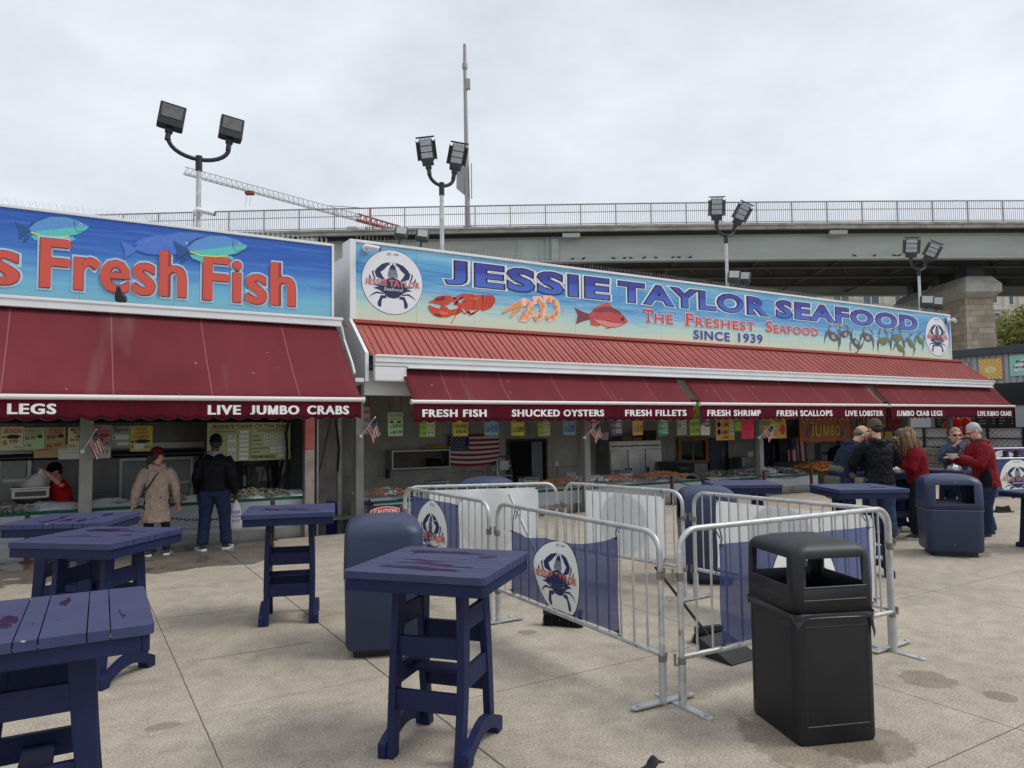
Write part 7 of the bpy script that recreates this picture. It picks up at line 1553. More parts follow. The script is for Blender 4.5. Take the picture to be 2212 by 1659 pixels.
def person(label, loc, face, h, P, group=None):
    t = thing('person', label, 'person', loc, face-pi/2, group); g = P.get
    lean, side, neck, hy = g('lean', .04), g('side', 0.), g('neck', .1), g('hyaw', 0.); bw = g('bw', 1.); twist = g('twist', 0.)
    pel = V((0, 0, .52)); d = V((sin(side), sin(lean)*cos(side), cos(lean)*cos(side))); ax = V((cos(twist), sin(twist), 0)); ax = (ax-d*ax.dot(d)).normalized(); fw = d.cross(ax).normalized()
    if fw.y < 0: fw = -fw
    S = lambda s, f=0., x=0.: (pel+d*s+fw*f+ax*x)*h
    nb = pel+d*.30; np_ = lean+neck; dn = V((sin(side)*.6, sin(lean*.7+neck*.5), cos(lean*.7+neck*.5))); hc = nb+dn*.088+V((0, .008, 0))
    HR = Matrix.Rotation(hy, 4, 'Z') @ Matrix.Rotation(-np_, 4, 'X'); HM = Matrix.Translation(hc*h) @ HR
    shl = {}; arms = {}
    for s, k in ((-1, 'L'), (1, 'R')):
        sh = pel+d*.262+ax*(s*.098*bw)
        w = V(g('hand'+k, (s*.14, .06, .44))); e = g('elb'+k)
        if e is None:
            m = (sh+w)/2; L2 = .165**2-((w-sh).length/2)**2; pole = V(g('pole'+k, (s*.5, -1, -.6))); u = (w-sh).normalized(); pole = (pole-u*pole.dot(u)).normalized(); e = m+pole*sqrt(max(.0004, L2))
        arms[s] = (sh, V(e), w)
    feet = g('feet', [(-.065, 0, .12), (.065, .0, -.12)])
    legs = []
    for (fx, fy, fa), s in zip(feet, (-1, 1)):
        hip = pel+V((s*.052*bw, 0, -.01)); an = V((fx, fy, .045)); kn = hip.lerp(an, .5)+V((s*.006, .018, 0)); legs.append((hip, kn, an, fa))
    # ---- the body: one skin
    mb = MB()
    mb.loft([ering(S(s), ax, fw, a*h*bw, b*h) for s, a, b in ((-.05, .05, .045), (0, .088, .062), (.08, .075, .056), (.17, .085, .062), (.24, .10, .058), (.275, .075, .045), (.30, .034, .034))])
    mb.tube([S(.27), (nb+dn*.02)*h, (nb+dn*.055)*h], [.040*h, .033*h, .034*h], 12)
    for s in arms:
        sh, e, w = arms[s]; mb.tube([sh*h, sh.lerp(e, .5)*h, e*h, e.lerp(w, .4)*h, w*h], [.034*h, .029*h, .024*h, .025*h, .016*h], 12)
        fd = (w-e).normalized(); up = V(g('palm', (0, 0, 1))); sx_ = fd.cross(up); sx_ = sx_.normalized() if sx_.length > .1 else V((1, 0, 0)); up = sx_.cross(fd); curl = g('curl', .6)
        hp = lambda a, b, c: (w+fd*a+sx_*b+up*c)*h
        mb.loft([[hp(q, -x1, -.007), hp(q, x1, -.007), hp(q, x1, .008), hp(q, -x1, .008)] for q, x1 in ((-.004, .014), (.012, .02), (.035, .024), (.052, .024))])
        for f, (b0, l) in enumerate(((-.019, .034), (-.0065, .042), (.0065, .040), (.019, .031))):
            a1, a2 = .052+l*.5*cos(curl*.5), .052+l*(.5*cos(curl*.5)+.5*cos(curl*1.3)); z1, z2 = -l*.5*sin(curl*.5), -l*(.5*sin(curl*.5)+.5*sin(curl*1.3))
            mb.tube([hp(.046, b0, 0), hp(a1, b0*1.12, z1), hp(a2, b0*1.16, z2)], [.0056*h, .005*h, .0042*h], 6)
        tb = -1 if s > 0 else 1; mb.tube([hp(.012, tb*.016, 0), hp(.032, tb*.033, -.006), hp(.052, tb*.036, -.016)], [.007*h, .006*h, .0048*h], 6)
    for hip, kn, an, fa in legs:
        mb.tube([hip*h, hip.lerp(kn, .4)*h, kn*h, kn.lerp(an, .35)*h, an*h], [.055*h, .05*h, .034*h, .033*h, .022*h], 12); mb.tube([an*h, V((an.x-sin(fa)*.06, an.y+cos(fa)*.06, .02))*h, V((an.x-sin(fa)*.10, an.y+cos(fa)*.10, .015))*h], [.024*h, .02*h, .014*h], 8)
    hs = h*g('headsize', 1.)
    mb.ball((0, -.006*hs, .016*hs), (.0445*hs, .056*hs, .050*hs), 16, M=HM); mb.ball((0, .010*hs, -.018*hs), (.038*hs, .042*hs, .046*hs), 14, M=HM); mb.ball((0, .030*hs, -.046*hs), (.021*hs, .017*hs, .016*hs), 10, M=HM)
    mb.tube([(0, .046*hs, .012*hs), (0, .060*hs, -.010*hs), (0, .050*hs, -.016*hs)], [.006*hs, .010*hs, .008*hs], 8, M=HM); mb.tube([(-.026*hs, .044*hs, .016*hs), (0, .050*hs, .019*hs), (.026*hs, .044*hs, .016*hs)], .0065*hs, 6, M=HM)
    mb.tube([(-.012*hs, .047*hs, -.030*hs), (0, .051*hs, -.029*hs), (.012*hs, .047*hs, -.030*hs)], .0055*hs, 6, M=HM)
    for s in (-1, 1): mb.ball((s*.044*hs, -.004*hs, -.004*hs), (.007*hs, .014*hs, .019*hs), 8, M=HM)
    body = mb.build('body', SK[g('skin', 'light')], t); remesh(body, .0075, 2)
    for s in (-1, 1):
        m = MB(); m.ball((s*.019*hs, .0445*hs, .006*hs), .0055*hs, 8, M=HM); m.build('eye', M_ink, t)
    m = MB(); m.tube([(-.015*hs, .0505*hs, -.0305*hs), (0, .0555*hs, -.0295*hs), (.015*hs, .0505*hs, -.0305*hs)], .0022*hs, 5, M=HM); m.build('mouth', matS('lip', (150, 84, 78), rough=.6), t)
    # ---- trousers
    tl = g('tl', 1.); m = MB(); hem_z = g('leghem', .05)
    m.loft([ering(S(s), ax, fw, a*h*bw*g('tw', 1.), b*h*g('tw', 1.)) for s, a, b in ((-.07, .075, .06), (-.03, .098, .072), (.01, .099, .072), (.06, .088, .064))])
    for hip, kn, an, fa in legs:
        a2 = V((an.x, an.y-.006, hem_z)); m.tube([hip*h, hip.lerp(kn, .5)*h, kn*h, kn.lerp(a2, .5)*h, a2*h], [.064*h*tl**.5, .060*h*tl**.7, .048*h*tl, .043*h*tl*1.05, .040*h*tl*1.1], 14)
    tr = m.build('trousers', g('legs'), t); remesh(tr, .011, 3, .008, 9, len(label))
    # ---- shoes
    for hip, kn, an, fa in legs:
        R = Matrix.Translation(V((an.x, an.y, 0))*h) @ Matrix.Rotation(fa, 4, 'Z')
        def ol(w_, z, a=-.036, b=.112): return [(x*w_*h, y*h, z*h) for x, y in ((-.7, a), (.7, a), (.95, a+.03), (.9, .03), (1.05, .075), (.8, b-.012), (.3, b), (-.3, b), (-.8, b-.012), (-1.0, .075), (-.85, .03), (-.95, a+.03))]
        m = MB(); m.loft([ol(.030, .0), ol(.032, .004), ol(.031, .018)], M=R); so_ = m.build('shoe', g('shoe', M_ink), t, smooth=60) if False else None
        u = MB(); n12 = 14
        def sr(y, w_, z1): return [(w_*h*cos(2*pi*j/n12), y*h, .014*h+(z1*h)*max(0, sin(2*pi*j/n12))) for j in range(n12)]
        u.loft([sr(-.034, .014, .035), sr(-.028, .024, .055), sr(0, .027, .062), (sr(.02, .027, .05)), sr(.05, .029, .035), sr(.085, .029, .026), sr(.108, .014, .012)], M=R)
        sh_ = u.build('shoe', g('shoe', M_ink), t, smooth=70); m.build('sole', g('sole', M_white), sh_, smooth=50)
        if g('swoosh'):
            for s in (-1, 1): q = MB(); q.tube([(s*.029*h, .075*h, .026*h), (s*.031*h, .04*h, .022*h), (s*.029*h, -.02*h, .042*h)], [.003*h, .006*h, .001*h], 6, M=R); q.build('stripe', M_white, sh_)
    # ---- the upper garment
    lo = g('loose', 1.15); hem = g('hem', -.04); m = MB(); fl = g('flare', 1.); dp = g('depth', 1.)
    prof = [(hem, .098*fl, .076*fl), (hem*.5, .098*(1+(fl-1)*.5), .074), (.06, .088, .070), (.13, .094, .074), (.20, .103, .074), (.255, .098, .060), (.285, .062, .048), (.305, .043, .042)]
    m.loft([ering(S(s) if s >= 0 else (pel+V((d.x*.3, d.y*.3, 1)).normalized()*s)*h, ax, fw, a*h*bw*lo*.97, b*h*lo*dp) for s, a, b in prof])
    for s in arms:
        sh, e, w = arms[s]; we = e.lerp(w, g('sleeve', .97)); m.tube([(sh-ax*(s*.02)-d*.008)*h, sh.lerp(e, .35)*h, e*h, e.lerp(we, .5)*h, we*h], [.046*h*lo, .043*h*lo, .038*h*lo, .035*h*lo, .026*h*lo], 14)
    if g('hood'):
        m.tube([S(.30, .02, -.05), S(.285, -.045, -.045), S(.265, -.062, 0), S(.285, -.045, .045), S(.30, .02, .05)], [.02*h, .03*h, .034*h, .03*h, .02*h], 12)
    elif g('collar'): m.tube([S(.312, .035, 0), S(.312, .01, .04), S(.318, -.035, 0), S(.312, .01, -.04)], .013*h, 8, closed=True)
    tp = m.build(g('topname', 'jacket'), g('top'), t); remesh(tp, .011, 4, g('wr', .012), g('wf', 10), len(label)+5)
    if g('lining'):                                       # a collar or hood of another colour
        m = MB(); m.tube([S(.315, .045, -.025), S(.305, -.005, -.052), S(.30, -.052, 0), S(.305, -.005, .052), S(.315, .045, .025)], [.012*h, .022*h, .027*h, .022*h, .012*h], 12); o = m.build('hood', g('lining'), t); remesh(o, .011, 3, .008)
    # ---- hair and hats
    hk = g('hair'); hm = g('hairmat', M_ink); rnd = random.Random(len(label))
    if hk:
        m = MB(); m.ball((0, -.012*hs, .022*hs), (.0485*hs, .058*hs, .053*hs), 16, M=HM); m.ball((0, -.034*hs, -.004*hs), (.043*hs, .032*hs, .036*hs), 12, M=HM)
        if hk == 'long':
            for i in range(64):
                a = rnd.uniform(-2.5, 2.5); r0 = V((sin(a)*.046, -cos(a)*.054, rnd.uniform(.0, .045))); ln = rnd.uniform(.12, .2); pts = [HM @ (r0*.8*hs)]
                p = HM @ (r0*hs*1.08); pts.append(p)
                for k in range(5): p = p+V((rnd.uniform(-.007, .007)+sin(a)*.006*(2-k*.5), rnd.uniform(-.008, .008)-cos(a)*.004-.003*(1 if k else 0), -ln/5))*h; pts.append(p)
                m.tube(pts, [.008*h, .012*h, .012*h, .011*h, .009*h, .007*h, .003*h], 6)
        if hk == 'tail': m.ball((0, -.075*hs, -.02*hs), (.028*hs, .034*hs, .036*hs), 12, M=HM); m.ball((0, -.082*hs, -.05*hs), (.02*hs, .022*hs, .03*hs), 10, M=HM)
        o = m.build('hair', hm, t, smooth=80)
        for v in o.data.vertices: v.co = v.co+V((noise.noise(v.co*60), noise.noise(v.co*60+V((9, 0, 0))), noise.noise(v.co*60+V((0, 9, 0)))))*.006
    ck = g('cap')
    if ck:
        m = MB(); n = 20; prof = [(1.04, -.004), (1.06, .012), (1.0, .034), (.82, .056), (.5, .070), (.12, .075)]
        m.loft([[(.0475*hs*q*cos(2*pi*j/n), (-.008+.0605*q*sin(2*pi*j/n))*hs, (.012+z)*hs) for j in range(n)] for q, z in prof], M=HM); o = m.build('cap', ck, t, smooth=60)
        if g('brim', True):
            m = MB(); m.loft([[(.045*hs*x, (.045+.055*y)*hs, (.016-.010*y-.018*x*x)*hs) for x, y in ((-1, 0), (-.5, .75), (0, 1), (.5, .75), (1, 0))], [(.045*hs*x, (.045+.055*y)*hs, (.011-.010*y-.018*x*x)*hs) for x, y in ((-1, 0), (-.5, .75), (0, 1), (.5, .75), (1, 0))]], M=HM); m.build('brim', g('brimmat', ck), o, smooth=60)
        if g('strap'): m = MB(); m.tube([(.03*hs, -.066*hs, .012*hs), (0, -.074*hs, .012*hs), (-.03*hs, -.066*hs, .012*hs)], .005*hs, 6, M=HM); m.ball((0, -.064*hs, .026*hs), (.018*hs, .008*hs, .013*hs), 10, M=HM); m.build('strap', M_ink, o)
        if g('badge'): m = MB(); m.ball((0, .030*hs, .040*hs), (.040*hs, .028*hs, .030*hs), 12, M=HM); m.build('front_panel', g('badge'), o, smooth=60)
    if g('glasses'):
        dk = g('glasses') == 'dark'; m = MB()
        for s in (-1, 1):
            if dk: m.ball((s*.021*hs, .049*hs, .006*hs), (.019*hs, .006*hs, .0125*hs), 12, M=HM)
            else: m.tube([(s*.021*hs+.016*hs*cos(q), .053*hs, .004*hs+.012*hs*sin(q)) for q in [2*pi*i/12 for i in range(12)]], .0018*hs, 5, M=HM, closed=True)
            m.tube([(s*.037*hs, .048*hs, .009*hs), (s*.046*hs, 0, .008*hs)], .0022*hs, 5, M=HM)
        m.tube([(-.006*hs, .055*hs, .008*hs), (.006*hs, .055*hs, .008*hs)], .002*hs, 5, M=HM); m.build('glasses', M_ink, t)
    return t, dict(S=S, arms=arms, HM=HM, h=h)
def W(t, p): return t.matrix_basis @ V(p)
AW = YAW; RT = YAW-pi/2; LF = YAW+pi/2
jean = cloth('jeans', (42, 53, 80)); jean2 = cloth('jeans worn', (58, 72, 102)); blk = cloth('black', (20, 21, 25)); char = cloth('charcoal', (42, 44, 50))
g1 = G(337, 1200)
p1, i1 = person('person in a beige hooded raincoat and dark red cap looking along the fish counter', (g1.x, g1.y, 0), radians(82), 1.53, dict(lean=.02, hyaw=-.9, neck=.0, bw=.95, handL=(-.195, .02, .44), handR=(.17, .06, .46), poleL=(-1, -.6, 0), poleR=(1, -.6, 0), top=cloth('beige raincoat', (158, 140, 127), rough=.7), topname='coat', hem=-.215, flare=1.18, loose=1.12, hood=True, legs=cloth('slate leggings', (34, 38, 44)), tl=.82, feet=[(-.075, -.01, .75), (.085, .02, -.05)], shoe=matS('shoe slate', (44, 48, 60)), swoosh=True, hair='tail', hairmat=matS('hair black', (28, 28, 32), rough=.6), cap=cloth('dark red', (74, 18, 27)), skin='warm', wr=.020, wf=9))
m = MB(); m.tube([i1['S'](.27, -.055, .035), i1['S'](.21, -.082, -.01), i1['S'](.13, -.082, -.055), i1['S'](.08, -.05, -.095)], [(.020, .006)]*4, 8); m.build('bag_strap', M_ink, p1, smooth=60)
g2 = G(462, 1188)
p2, i2 = person('person in a black bomber jacket with grey hood and blue jeans, carrying a white bag', (g2.x, g2.y, 0), radians(66), 1.70, dict(lean=.03, hyaw=.35, neck=.02, bw=1.06, handL=(-.15, .08, .48), handR=(.165, .03, .475), top=cloth('black bomber', (14, 15, 22), rough=.6), hem=-.015, loose=1.16, lining=cloth('grey hood', (126, 128, 132)), legs=cloth('denim', (36, 46, 72)), tl=1.08, leghem=.055, feet=[(-.088, -.02, .7), (.088, .05, -.15)], shoe=matS('shoe navy', (34, 38, 56)), swoosh=True, skin='dark', hair='short', cap=cloth('black cap', (16, 17, 20)), brim=False))
def carrier(label, p, w, hh, rz):
    t = thing('carrier_bag', label, 'bag', p, rz); m = MB(); n = 20
    m.loft([[(w*q*cos(2*pi*j/n)*(1+.1*sin(j*2.1+z*9)), w*.42*q*sin(2*pi*j/n)*(1+.2*sin(j*3.7)), z) for j in range(n)] for q, z in ((.55, -hh), (.95, -hh*.96), (1.0, -hh*.7), (.85, -hh*.4), (.5, -hh*.15), (.16, -.01), (.1, .02))]); m.build('bag', matS('bag white', (216, 216, 218), rough=.5, trans=.25), t, smooth=70)
    d = Dec(); 
    for i, s in enumerate(('JESSIE', 'TAYLOR', 'SEAFOOD')): d.text(s, -.75*w, .75*w, -hh*.35-i*hh*.14-hh*.09, -hh*.35-i*hh*.14, 0, 1, .01)
    d.build('lettering', [M_blueprint], lambda u, v, l: V((u, -w*.46-.004, v)), t)
w2 = W(p2, i2['arms'][1][2]*1.70); carrier('white plastic carrier bag with blue lettering hanging from the hand of the black bomber jacket', (w2.x+.02, w2.y+.02, w2.z-.10), .085, .44, RT+.2)
xw = FY(142, 1085, 13.35)
p3, i3 = person('person in a red shirt and black cap working behind the fish counter, arm raised', (xw.x, 13.0, FL+.22), radians(192), 1.64, dict(lean=.22, neck=.12, bw=1.1, handL=(-.07, .17, .90), elbL=(-.13, .05, .765), handR=(.05, .20, .88), poleR=(.5, .2, -1), top=cloth('red shirt', (172, 22, 30)), topname='shirt', sleeve=-.0, hem=-.03, loose=1.15, legs=blk, skin='warm', hair='short', cap=cloth('black cap', (16, 17, 20)), brim=True))
def sack():
    w = W(p3, V((-.02, .20, .90))*1.64); a = FY(72, 1052, 12.95); t = thing('plastic_sack', 'clear white plastic sack tipped from a hand onto the tray scale', 'bag', (a.x, a.y, a.z)); m = MB(); o = V((a.x, a.y, a.z)); n = 16; rings = []
    for q in range(9):
        u = q/8; c = (w-o)*u+V((0, 0, .03*sin(pi*u))); r = .17*(1-u)**.8+.03; rings.append([c+V((r*cos(2*pi*j/n)*(1+.16*sin(j*2.7+q)), r*.6*sin(2*pi*j/n), r*.55*sin(2*pi*j/n+.5)*(1+.2*sin(j*1.9+q*1.3)))) for j in range(n)])
    m.loft(rings); m.build('bag', matS('bag white', (216, 216, 218), rough=.5, trans=.25), t, smooth=70)
    m = MB(); m.tube([(w-o)+V((-.02, 0, -.02)), (w-o)+V((.02, 0, .05)), (w-o)+V((.05, .02, .03))], [.03, .035, .01], 8); m.build('knot', M_white, t, smooth=70)
sack()
g4 = G(1822, 1160)
p4, i4 = person('person in a navy hoodie and red and tan cap bent over the table', (g4.x, g4.y, 0), RT+.25, 1.80, dict(lean=.52, neck=.45, handL=(-.06, .33, .575), handR=(.08, .32, .575), top=cloth('navy hoodie', (34, 42, 62)), topname='hoodie', hem=-.03, loose=1.22, hood=True, legs=jean, tl=1.1, shoe=M_ink, skin='light', hair='short', hairmat=matS('hair grey brown', (110, 92, 78)), cap=cloth('tan cap', (176, 158, 130)), badge=cloth('red panel', (186, 36, 44)), brimmat=cloth('red panel', (186, 36, 44)), wr=.014))
m = MB(); S4 = i4['S']; m.tube([S4(.0, .09, -.0), S4(.01, .03, .11), S4(.02, -.08, .05), S4(.02, -.08, -.05), S4(.01, .03, -.11)], [.03*1.8]*5, 10, closed=True); m.loft([[V((x, y, z)) for x, y in ((-.18, -.17), (.14, -.20), (.16, -.13), (-.16, -.11))] for z in (.92, .72, .58)]); o = m.build('tied_jacket', cloth('grey green', (92, 94, 84)), p4); remesh(o, .012, 3, .014)
g5 = G(1905, 1170)
p5, i5 = person('person seen from behind in a black hooded jacket, brown cap and blue jeans', (g5.x, g5.y, 0), AW+.08, 1.81, dict(lean=.05, neck=.22, bw=1.05, handL=(-.10, .19, .60), handR=(.10, .19, .60), poleL=(-1, -.6, -.5), poleR=(1, -.6, -.5), top=cloth('black rain jacket', (17, 18, 22), rough=.55), hem=-.055, flare=1.05, loose=1.18, hood=True, legs=jean2, tl=1.12, feet=[(-.10, .0, .2), (.07, -.02, -.2)], shoe=matS('shoe dark', (34, 34, 36)), sole=M_ink, skin='light', hair='short', hairmat=matS('hair dark', (38, 32, 30)), cap=cloth('brown cap', (92, 76, 68)), brim=True, strap=True, wr=.014, wf=9))
g6 = G(1990, 1164)
p6, i6 = person('person with long wavy brown hair in a red jumper and charcoal trousers holding a cup', (g6.x, g6.y, 0), LF-.45, 1.69, dict(lean=.10, neck=.42, hyaw=.12, bw=.98, handL=(-.06, .19, .685), handR=(.05, .21, .72), poleL=(-.6, -1, -.7), poleR=(.7, -.4, -.8), top=cloth('red jumper', (112, 22, 30), rough=.95), topname='jumper', hem=-.03, loose=1.25, legs=cloth('charcoal denim', (36, 38, 44)), tl=1.28, feet=[(-.06, .02, .1), (.06, -.02, -.1)], shoe=matS('shoe grey', (70, 66, 64)), skin='light', hair='long', hairmat=matS('hair brown', (112, 84, 58), rough=.55, var=.35, vs=30), wr=.007, sleeve=.9))
g7 = G(1962, 1147)
p7, i7 = person('person in a black jacket and wide jeans, mostly hidden behind the red jumper', (g7.x, g7.y, 0), LF+.9, 1.70, dict(lean=.32, neck=.35, handL=(-.06, .26, .60), handR=(.07, .26, .60), top=cloth('black fleece', (18, 18, 21)), hem=-.05, loose=1.25, legs=cloth('wide jeans', (36, 48, 80)), tl=1.6, feet=[(-.08, .0, .3), (.08, .02, -.2)], shoe=matS('shoe beige', (176, 156, 140)), skin='light', hair='short', hairmat=matS('hair mid', (82, 66, 54))))
g8 = G(2070, 1138)
p8, i8 = person('person in dark sunglasses and a denim jacket facing us, eating with a spoon', (g8.x, g8.y, 0), YAW+pi-.12, 1.67, dict(lean=.06, neck=.12, hyaw=-.1, bw=.95, handR=(.07, .15, .80), handL=(-.06, .19, .705), poleR=(.8, -.4, -1), poleL=(-.8, -.4, -1), top=cloth('denim jacket', (60, 70, 88)), hem=-.02, loose=1.2, legs=jean, skin='light', hair='short', hairmat=matS('hair sandy', (150, 124, 96), var=.3, vs=30), glasses='dark', collar=True))
m = MB(); S8 = i8['S']; m.loft([ering(S8(s, .012), V((1, 0, 0)), V((0, 1, 0)), a*1.67, b*1.67) for s, a, b in ((.06, .048, .078), (.16, .05, .084), (.25, .045, .070), (.285, .028, .050))]); m.build('shirt', cloth('plum', (52, 30, 48)), p8, smooth=60)
m = MB(); m.tube([S8(.29, .045, -.03), S8(.25, .080, -.012), S8(.225, .090, 0), S8(.25, .080, .012), S8(.29, .045, .03)], .0025, 5); m.ball(S8(.222, .092, 0), .008, 8); m.build('necklace', M_cream, p8)
g9 = G(2136, 1161)
p9, i9 = person('person with grey hair and glasses in a red rain jacket and jeans, holding a bowl', (g9.x, g9.y, 0), LF-.12, 1.76, dict(lean=.16, neck=.38, bw=1.12, handL=(-.05, .235, .68), handR=(.06, .235, .665), poleL=(-.6, -.8, -1), poleR=(.6, -.8, -1), top=cloth('red rain jacket', (118, 22, 32), rough=.6), hem=-.09, flare=1.06, loose=1.2, hood=True, lining=cloth('grey lining', (62, 66, 72)), legs=jean, tl=1.06, feet=[(-.07, .05, .1), (.07, -.05, -.1)], shoe=matS('shoe dark blue', (40, 44, 60)), skin='light', hair='short', hairmat=matS('hair grey', (168, 166, 164), var=.2, vs=40), glasses='wire', wr=.013, wf=9))
m = MB(); S9 = i9['S']; m.loft([ering(S9(s, .03, -.035), V((0, 1, 0)), V((-1, 0, 0)), a*1.76, b*1.76) for s, a, b in ((-.085, .066, .094), (-.03, .062, .096), (.03, .045, .094), (.07, .015, .09))]); m.build('side_panel', cloth('black panel', (26, 27, 32)), p9, smooth=60)
x10 = FY(1812, 960, 13.2)
p10, i10 = person('person in a dark shirt standing inside the stall behind the navy hoodie', (x10.x, 13.2, FL), radians(230), 1.97, dict(headsize=.9, top=blk, topname='shirt', legs=blk, skin='dark', hair='short', cap=cloth('black cap', (16, 17, 20)), brim=False))

# ------------------------------------------------------------------ what they hold and what lies on the tables
def cup(name, label, p, r0, r1, hh, m_, spoon=False):
    t = thing(name, label, 'cup' if name == 'cup' else 'bowl', p); m = MB(); m.lathe([(r0, 0), (r1, hh), (r1*1.06, hh), (r1*1.06, hh+.006), (r1*.93, hh+.006), (r1*.9, hh*.7), (.001, hh*.68)], 18); m.build('cup', m_, t, smooth=40)
    if spoon: m = MB(); m.tube([(0, 0, hh*.6), (.01, .01, hh+.11)], .006, 6); m.build('spoon', M_white, t)
    return t
paper = matS('paper tub', (214, 196, 178), rough=.6); pink = matS('pink tub', (206, 160, 160), rough=.6)
w = W(p6, i6['arms'][-1][2]*1.69); cup('cup', 'pink paper cup with a white spoon held by the red jumper', w+V((cos(LF)*.07, sin(LF)*.07, -.03)), .035, .048, .10, pink, True)
w = W(p9, i9['arms'][-1][2]*1.76); cup('bowl', 'paper bowl held in both hands by the red rain jacket', w+V((cos(LF)*.09, sin(LF)*.09, -.01)), .045, .075, .06, paper)
w = W(p8, i8['arms'][-1][2]*1.67); cup('bowl', 'paper bowl held under the chin of the sunglasses wearer', w+V((-cos(YAW)*.08, -sin(YAW)*.08, -.0)), .045, .072, .055, paper)
def foil(name, label, p, r, m_, seed, cat):
    t = thing(name, label, cat, p); m = MB(); n = 16; m.loft([[(r*q*cos(2*pi*j/n)*(1+.25*noise.noise(V((j*.9, q*3, seed)))), r*.8*q*sin(2*pi*j/n)*(1+.25*noise.noise(V((j*.7, q*2, seed+4)))), z*r*(1+.3*noise.noise(V((j*.8, z*3, seed+8))))) for j in range(n)] for q, z in ((.9, .0), (1.05, .25), (.95, .55), (.6, .8), (.2, .9))]); m.build('wrap', m_, t); 
    m = MB(); m.prism(roundrect(r*2.2, r*1.7, .03), .0, .004); m.build('tray', M_white, t)
foilm = mat('crumpled foil', (.7, .7, .7), rough=.3, metal=.9, bump=1., bs=40)
q = G(2071, 1016, .955); foil('foil_parcel', 'crumpled silver foil parcel on the table before the sunglasses wearer', G(2062, 1014, .951), .11, foilm, 1, 'parcel')
foil('paper_bag', 'small white and blue snack bag on the table beside the black jacket', G(1940, 1020, .951), .10, matS('snack bag', (206, 210, 224), rough=.5), 3, 'bag'); foil('food_wrapper', 'crumpled food wrapper under the hands of the navy hoodie', G(1880, 1018, .951), .09, M_cream, 6, 'wrapper')
def sauce(label, p): 
    t = thing('sauce_tub', label, 'tub', p); m = MB(); m.lathe([(.05, 0), (.055, .10), (.06, .10), (.06, .115), (.02, .12)], 14); m.build('tub', M_white, t, smooth=40); m = MB(); m.lathe([(.0545, .02), (.0565, .05)], 14); m.build('label', M_red, t, smooth=40)
sauce('white sauce tub with a red band beside the snack bag', G(1952, 1020, .951))

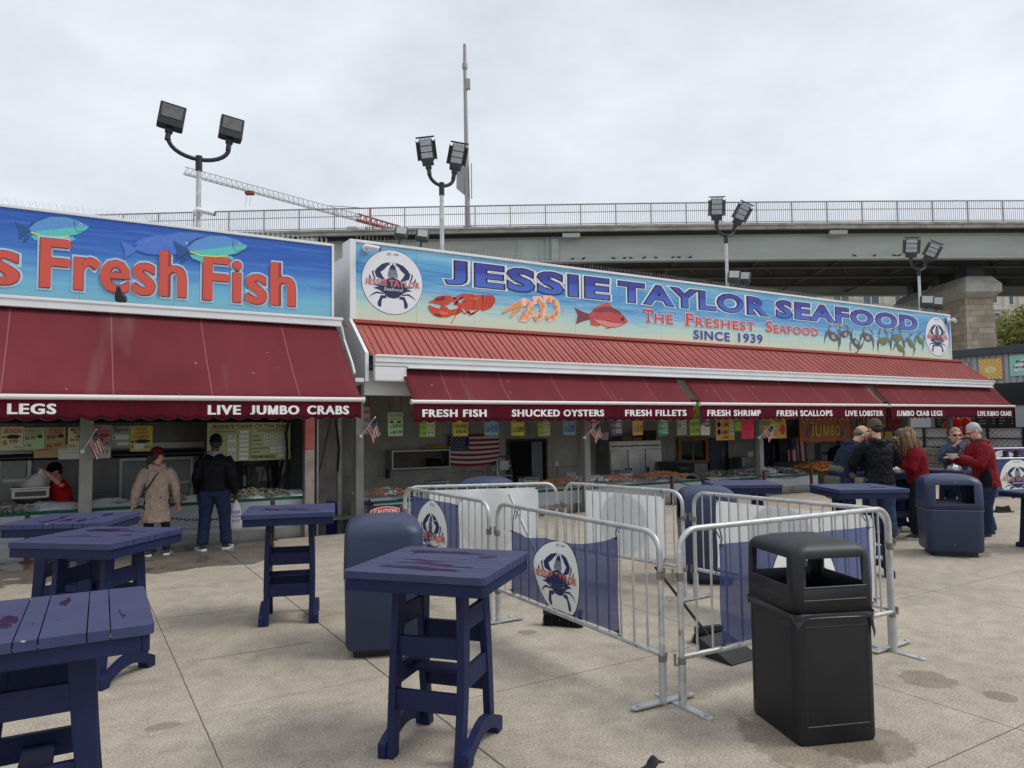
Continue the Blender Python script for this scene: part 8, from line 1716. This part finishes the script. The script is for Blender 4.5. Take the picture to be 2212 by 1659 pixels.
# ------------------------------------------------------------------ brooms, dustpan, grill and the red float
def broom():
    p = G(1216, 1352); top = V((3.42, 5.72, 1.13)); t = thing('broom', 'black bristled push broom leaning inside the pen behind the crab banner', 'broom', (p.x, p.y, 0)); o = V((p.x, p.y, 0)); m = MB(); m.tube([(0, 0, .13), top-o], .014, 8); m.build('handle', M_galv, t, smooth=40)
    a = BR; R = Matrix.Rotation(BR-.3, 4, 'Z'); m = MB(); m.box((0, 0, .12), (.34, .07, .045), M=R); m.build('block', M_black, t); rnd = random.Random(1); m = MB()
    for i in range(520): x, y = rnd.uniform(-.165, .165), rnd.uniform(-.03, .03); m.bar((x, y, .10), (x*1.05+rnd.uniform(-.012, .012), y*1.5+rnd.uniform(-.012, .012), .0), .003, .003, M=R)
    m.build('bristles', M_rubber, t)
    p = G(1575, 1418); t = thing('dustpan', 'black lobby dustpan lying behind the blue banner of the pen', 'dustpan', (p.x, p.y, 0), BR+.6); m = MB(); m.loft([[(-.17, -.16, 0), (.17, -.16, 0), (.15, .16, 0), (-.15, .16, 0)], [(-.17, -.16, .012), (.17, -.16, .012), (.15, .16, .13), (-.15, .16, .13)]]); m.build('pan', M_black, t, bevel=.006); m = MB(); m.tube([(0, .16, .08), (-.25, .5, .62)], .012, 8); m.build('handle', M_darkmetal, t, smooth=40)
    p = G(1532, 1385); t = thing('hand_brush', 'small black brush lying beside the dustpan', 'brush', (p.x, p.y, 0), BR+.3); m = MB(); m.box((0, 0, .10), (.24, .05, .04)); m.build('block', M_black, t); m = MB()
    for i in range(300): x, y = rnd.uniform(-.115, .115), rnd.uniform(-.022, .022); m.bar((x, y, .085), (x*1.3+rnd.uniform(-.01, .01), y*1.8, .0), .003, .003)
    m.build('bristles', M_rubber, t)
broom()
def float_claw():
    p = FX(2074, 921, 25.1); t = thing('claw_float', 'red inflatable crab claw shape hanging beside the last post', 'inflatable', p, pi/2); rd = matS('inflatable red', (214, 44, 40), rough=.3); m = MB(); m.ball((-.17, 0, .12), (.20, .1, .22), 16); m.ball((.16, 0, .12), (.20, .1, .22), 16); m.ball((0, 0, -.08), (.30, .1, .24), 16); m.tube([(.35+.2*cos(a), 0, -.25+.38*sin(a)) for a in [.6+i*.35 for i in range(13)]], .075, 10)
    o = m.build('skin', rd, t); remesh(o, .02, 3); m = MB(); m.bar((-.38, -.1, .2), (-.05, -.1, -.2), .1, .03); m.build('band', M_ink, t); m = MB(); m.tube([(0, 0, .3), (0, 0, .75)], .006, 5); m.build('cord', M_ink, t)
float_claw()
def grill():
    p = G(2196, 1085); t = thing('burner', 'small black camping stove with pots standing behind the blue banner', 'stove', (p.x+1.2, p.y+.6, 0)); m = MB(); m.box((0, 0, .82), (.9, .45, .06)); m.build('top', M_darkmetal, t)
    for sx in (-1, 1):
        for sy in (-1, 1): m = MB(); m.box((sx*.4, sy*.18, .395), (.04, .04, .79)); m.build('leg', M_darkmetal, t)
    for x in (-.25, .25): m = MB(); m.lathe([(.08, .855), (.09, .92), (.06, .94), (.06, 1.04), (.08, 1.05)], 16, (x, 0, 0)); m.build('pot', M_black, t, smooth=40)
    a = G(2146, 1108); t2 = thing('barrier_foot', 'black wedge shaped rubber foot below the blue banner at the right edge', 'barrier foot', (a.x+.25, a.y-.05, 0), BR+.2); m = MB(); m.prism([(-.3, 0), (.3, 0), (.22, .2), (.0, .17), (-.22, .2)], -.03, .03, M=Matrix.Scale(.6, 4) @ Matrix.Rotation(pi/2, 4, 'X')); m.build('wedge', M_rubber, t2); m = MB(); m.bx(-.18, .18, -.08, .08, 0, .02); m.build('base', M_rubber, t2)
grill()
bpy.data.scenes.remove(TMP)
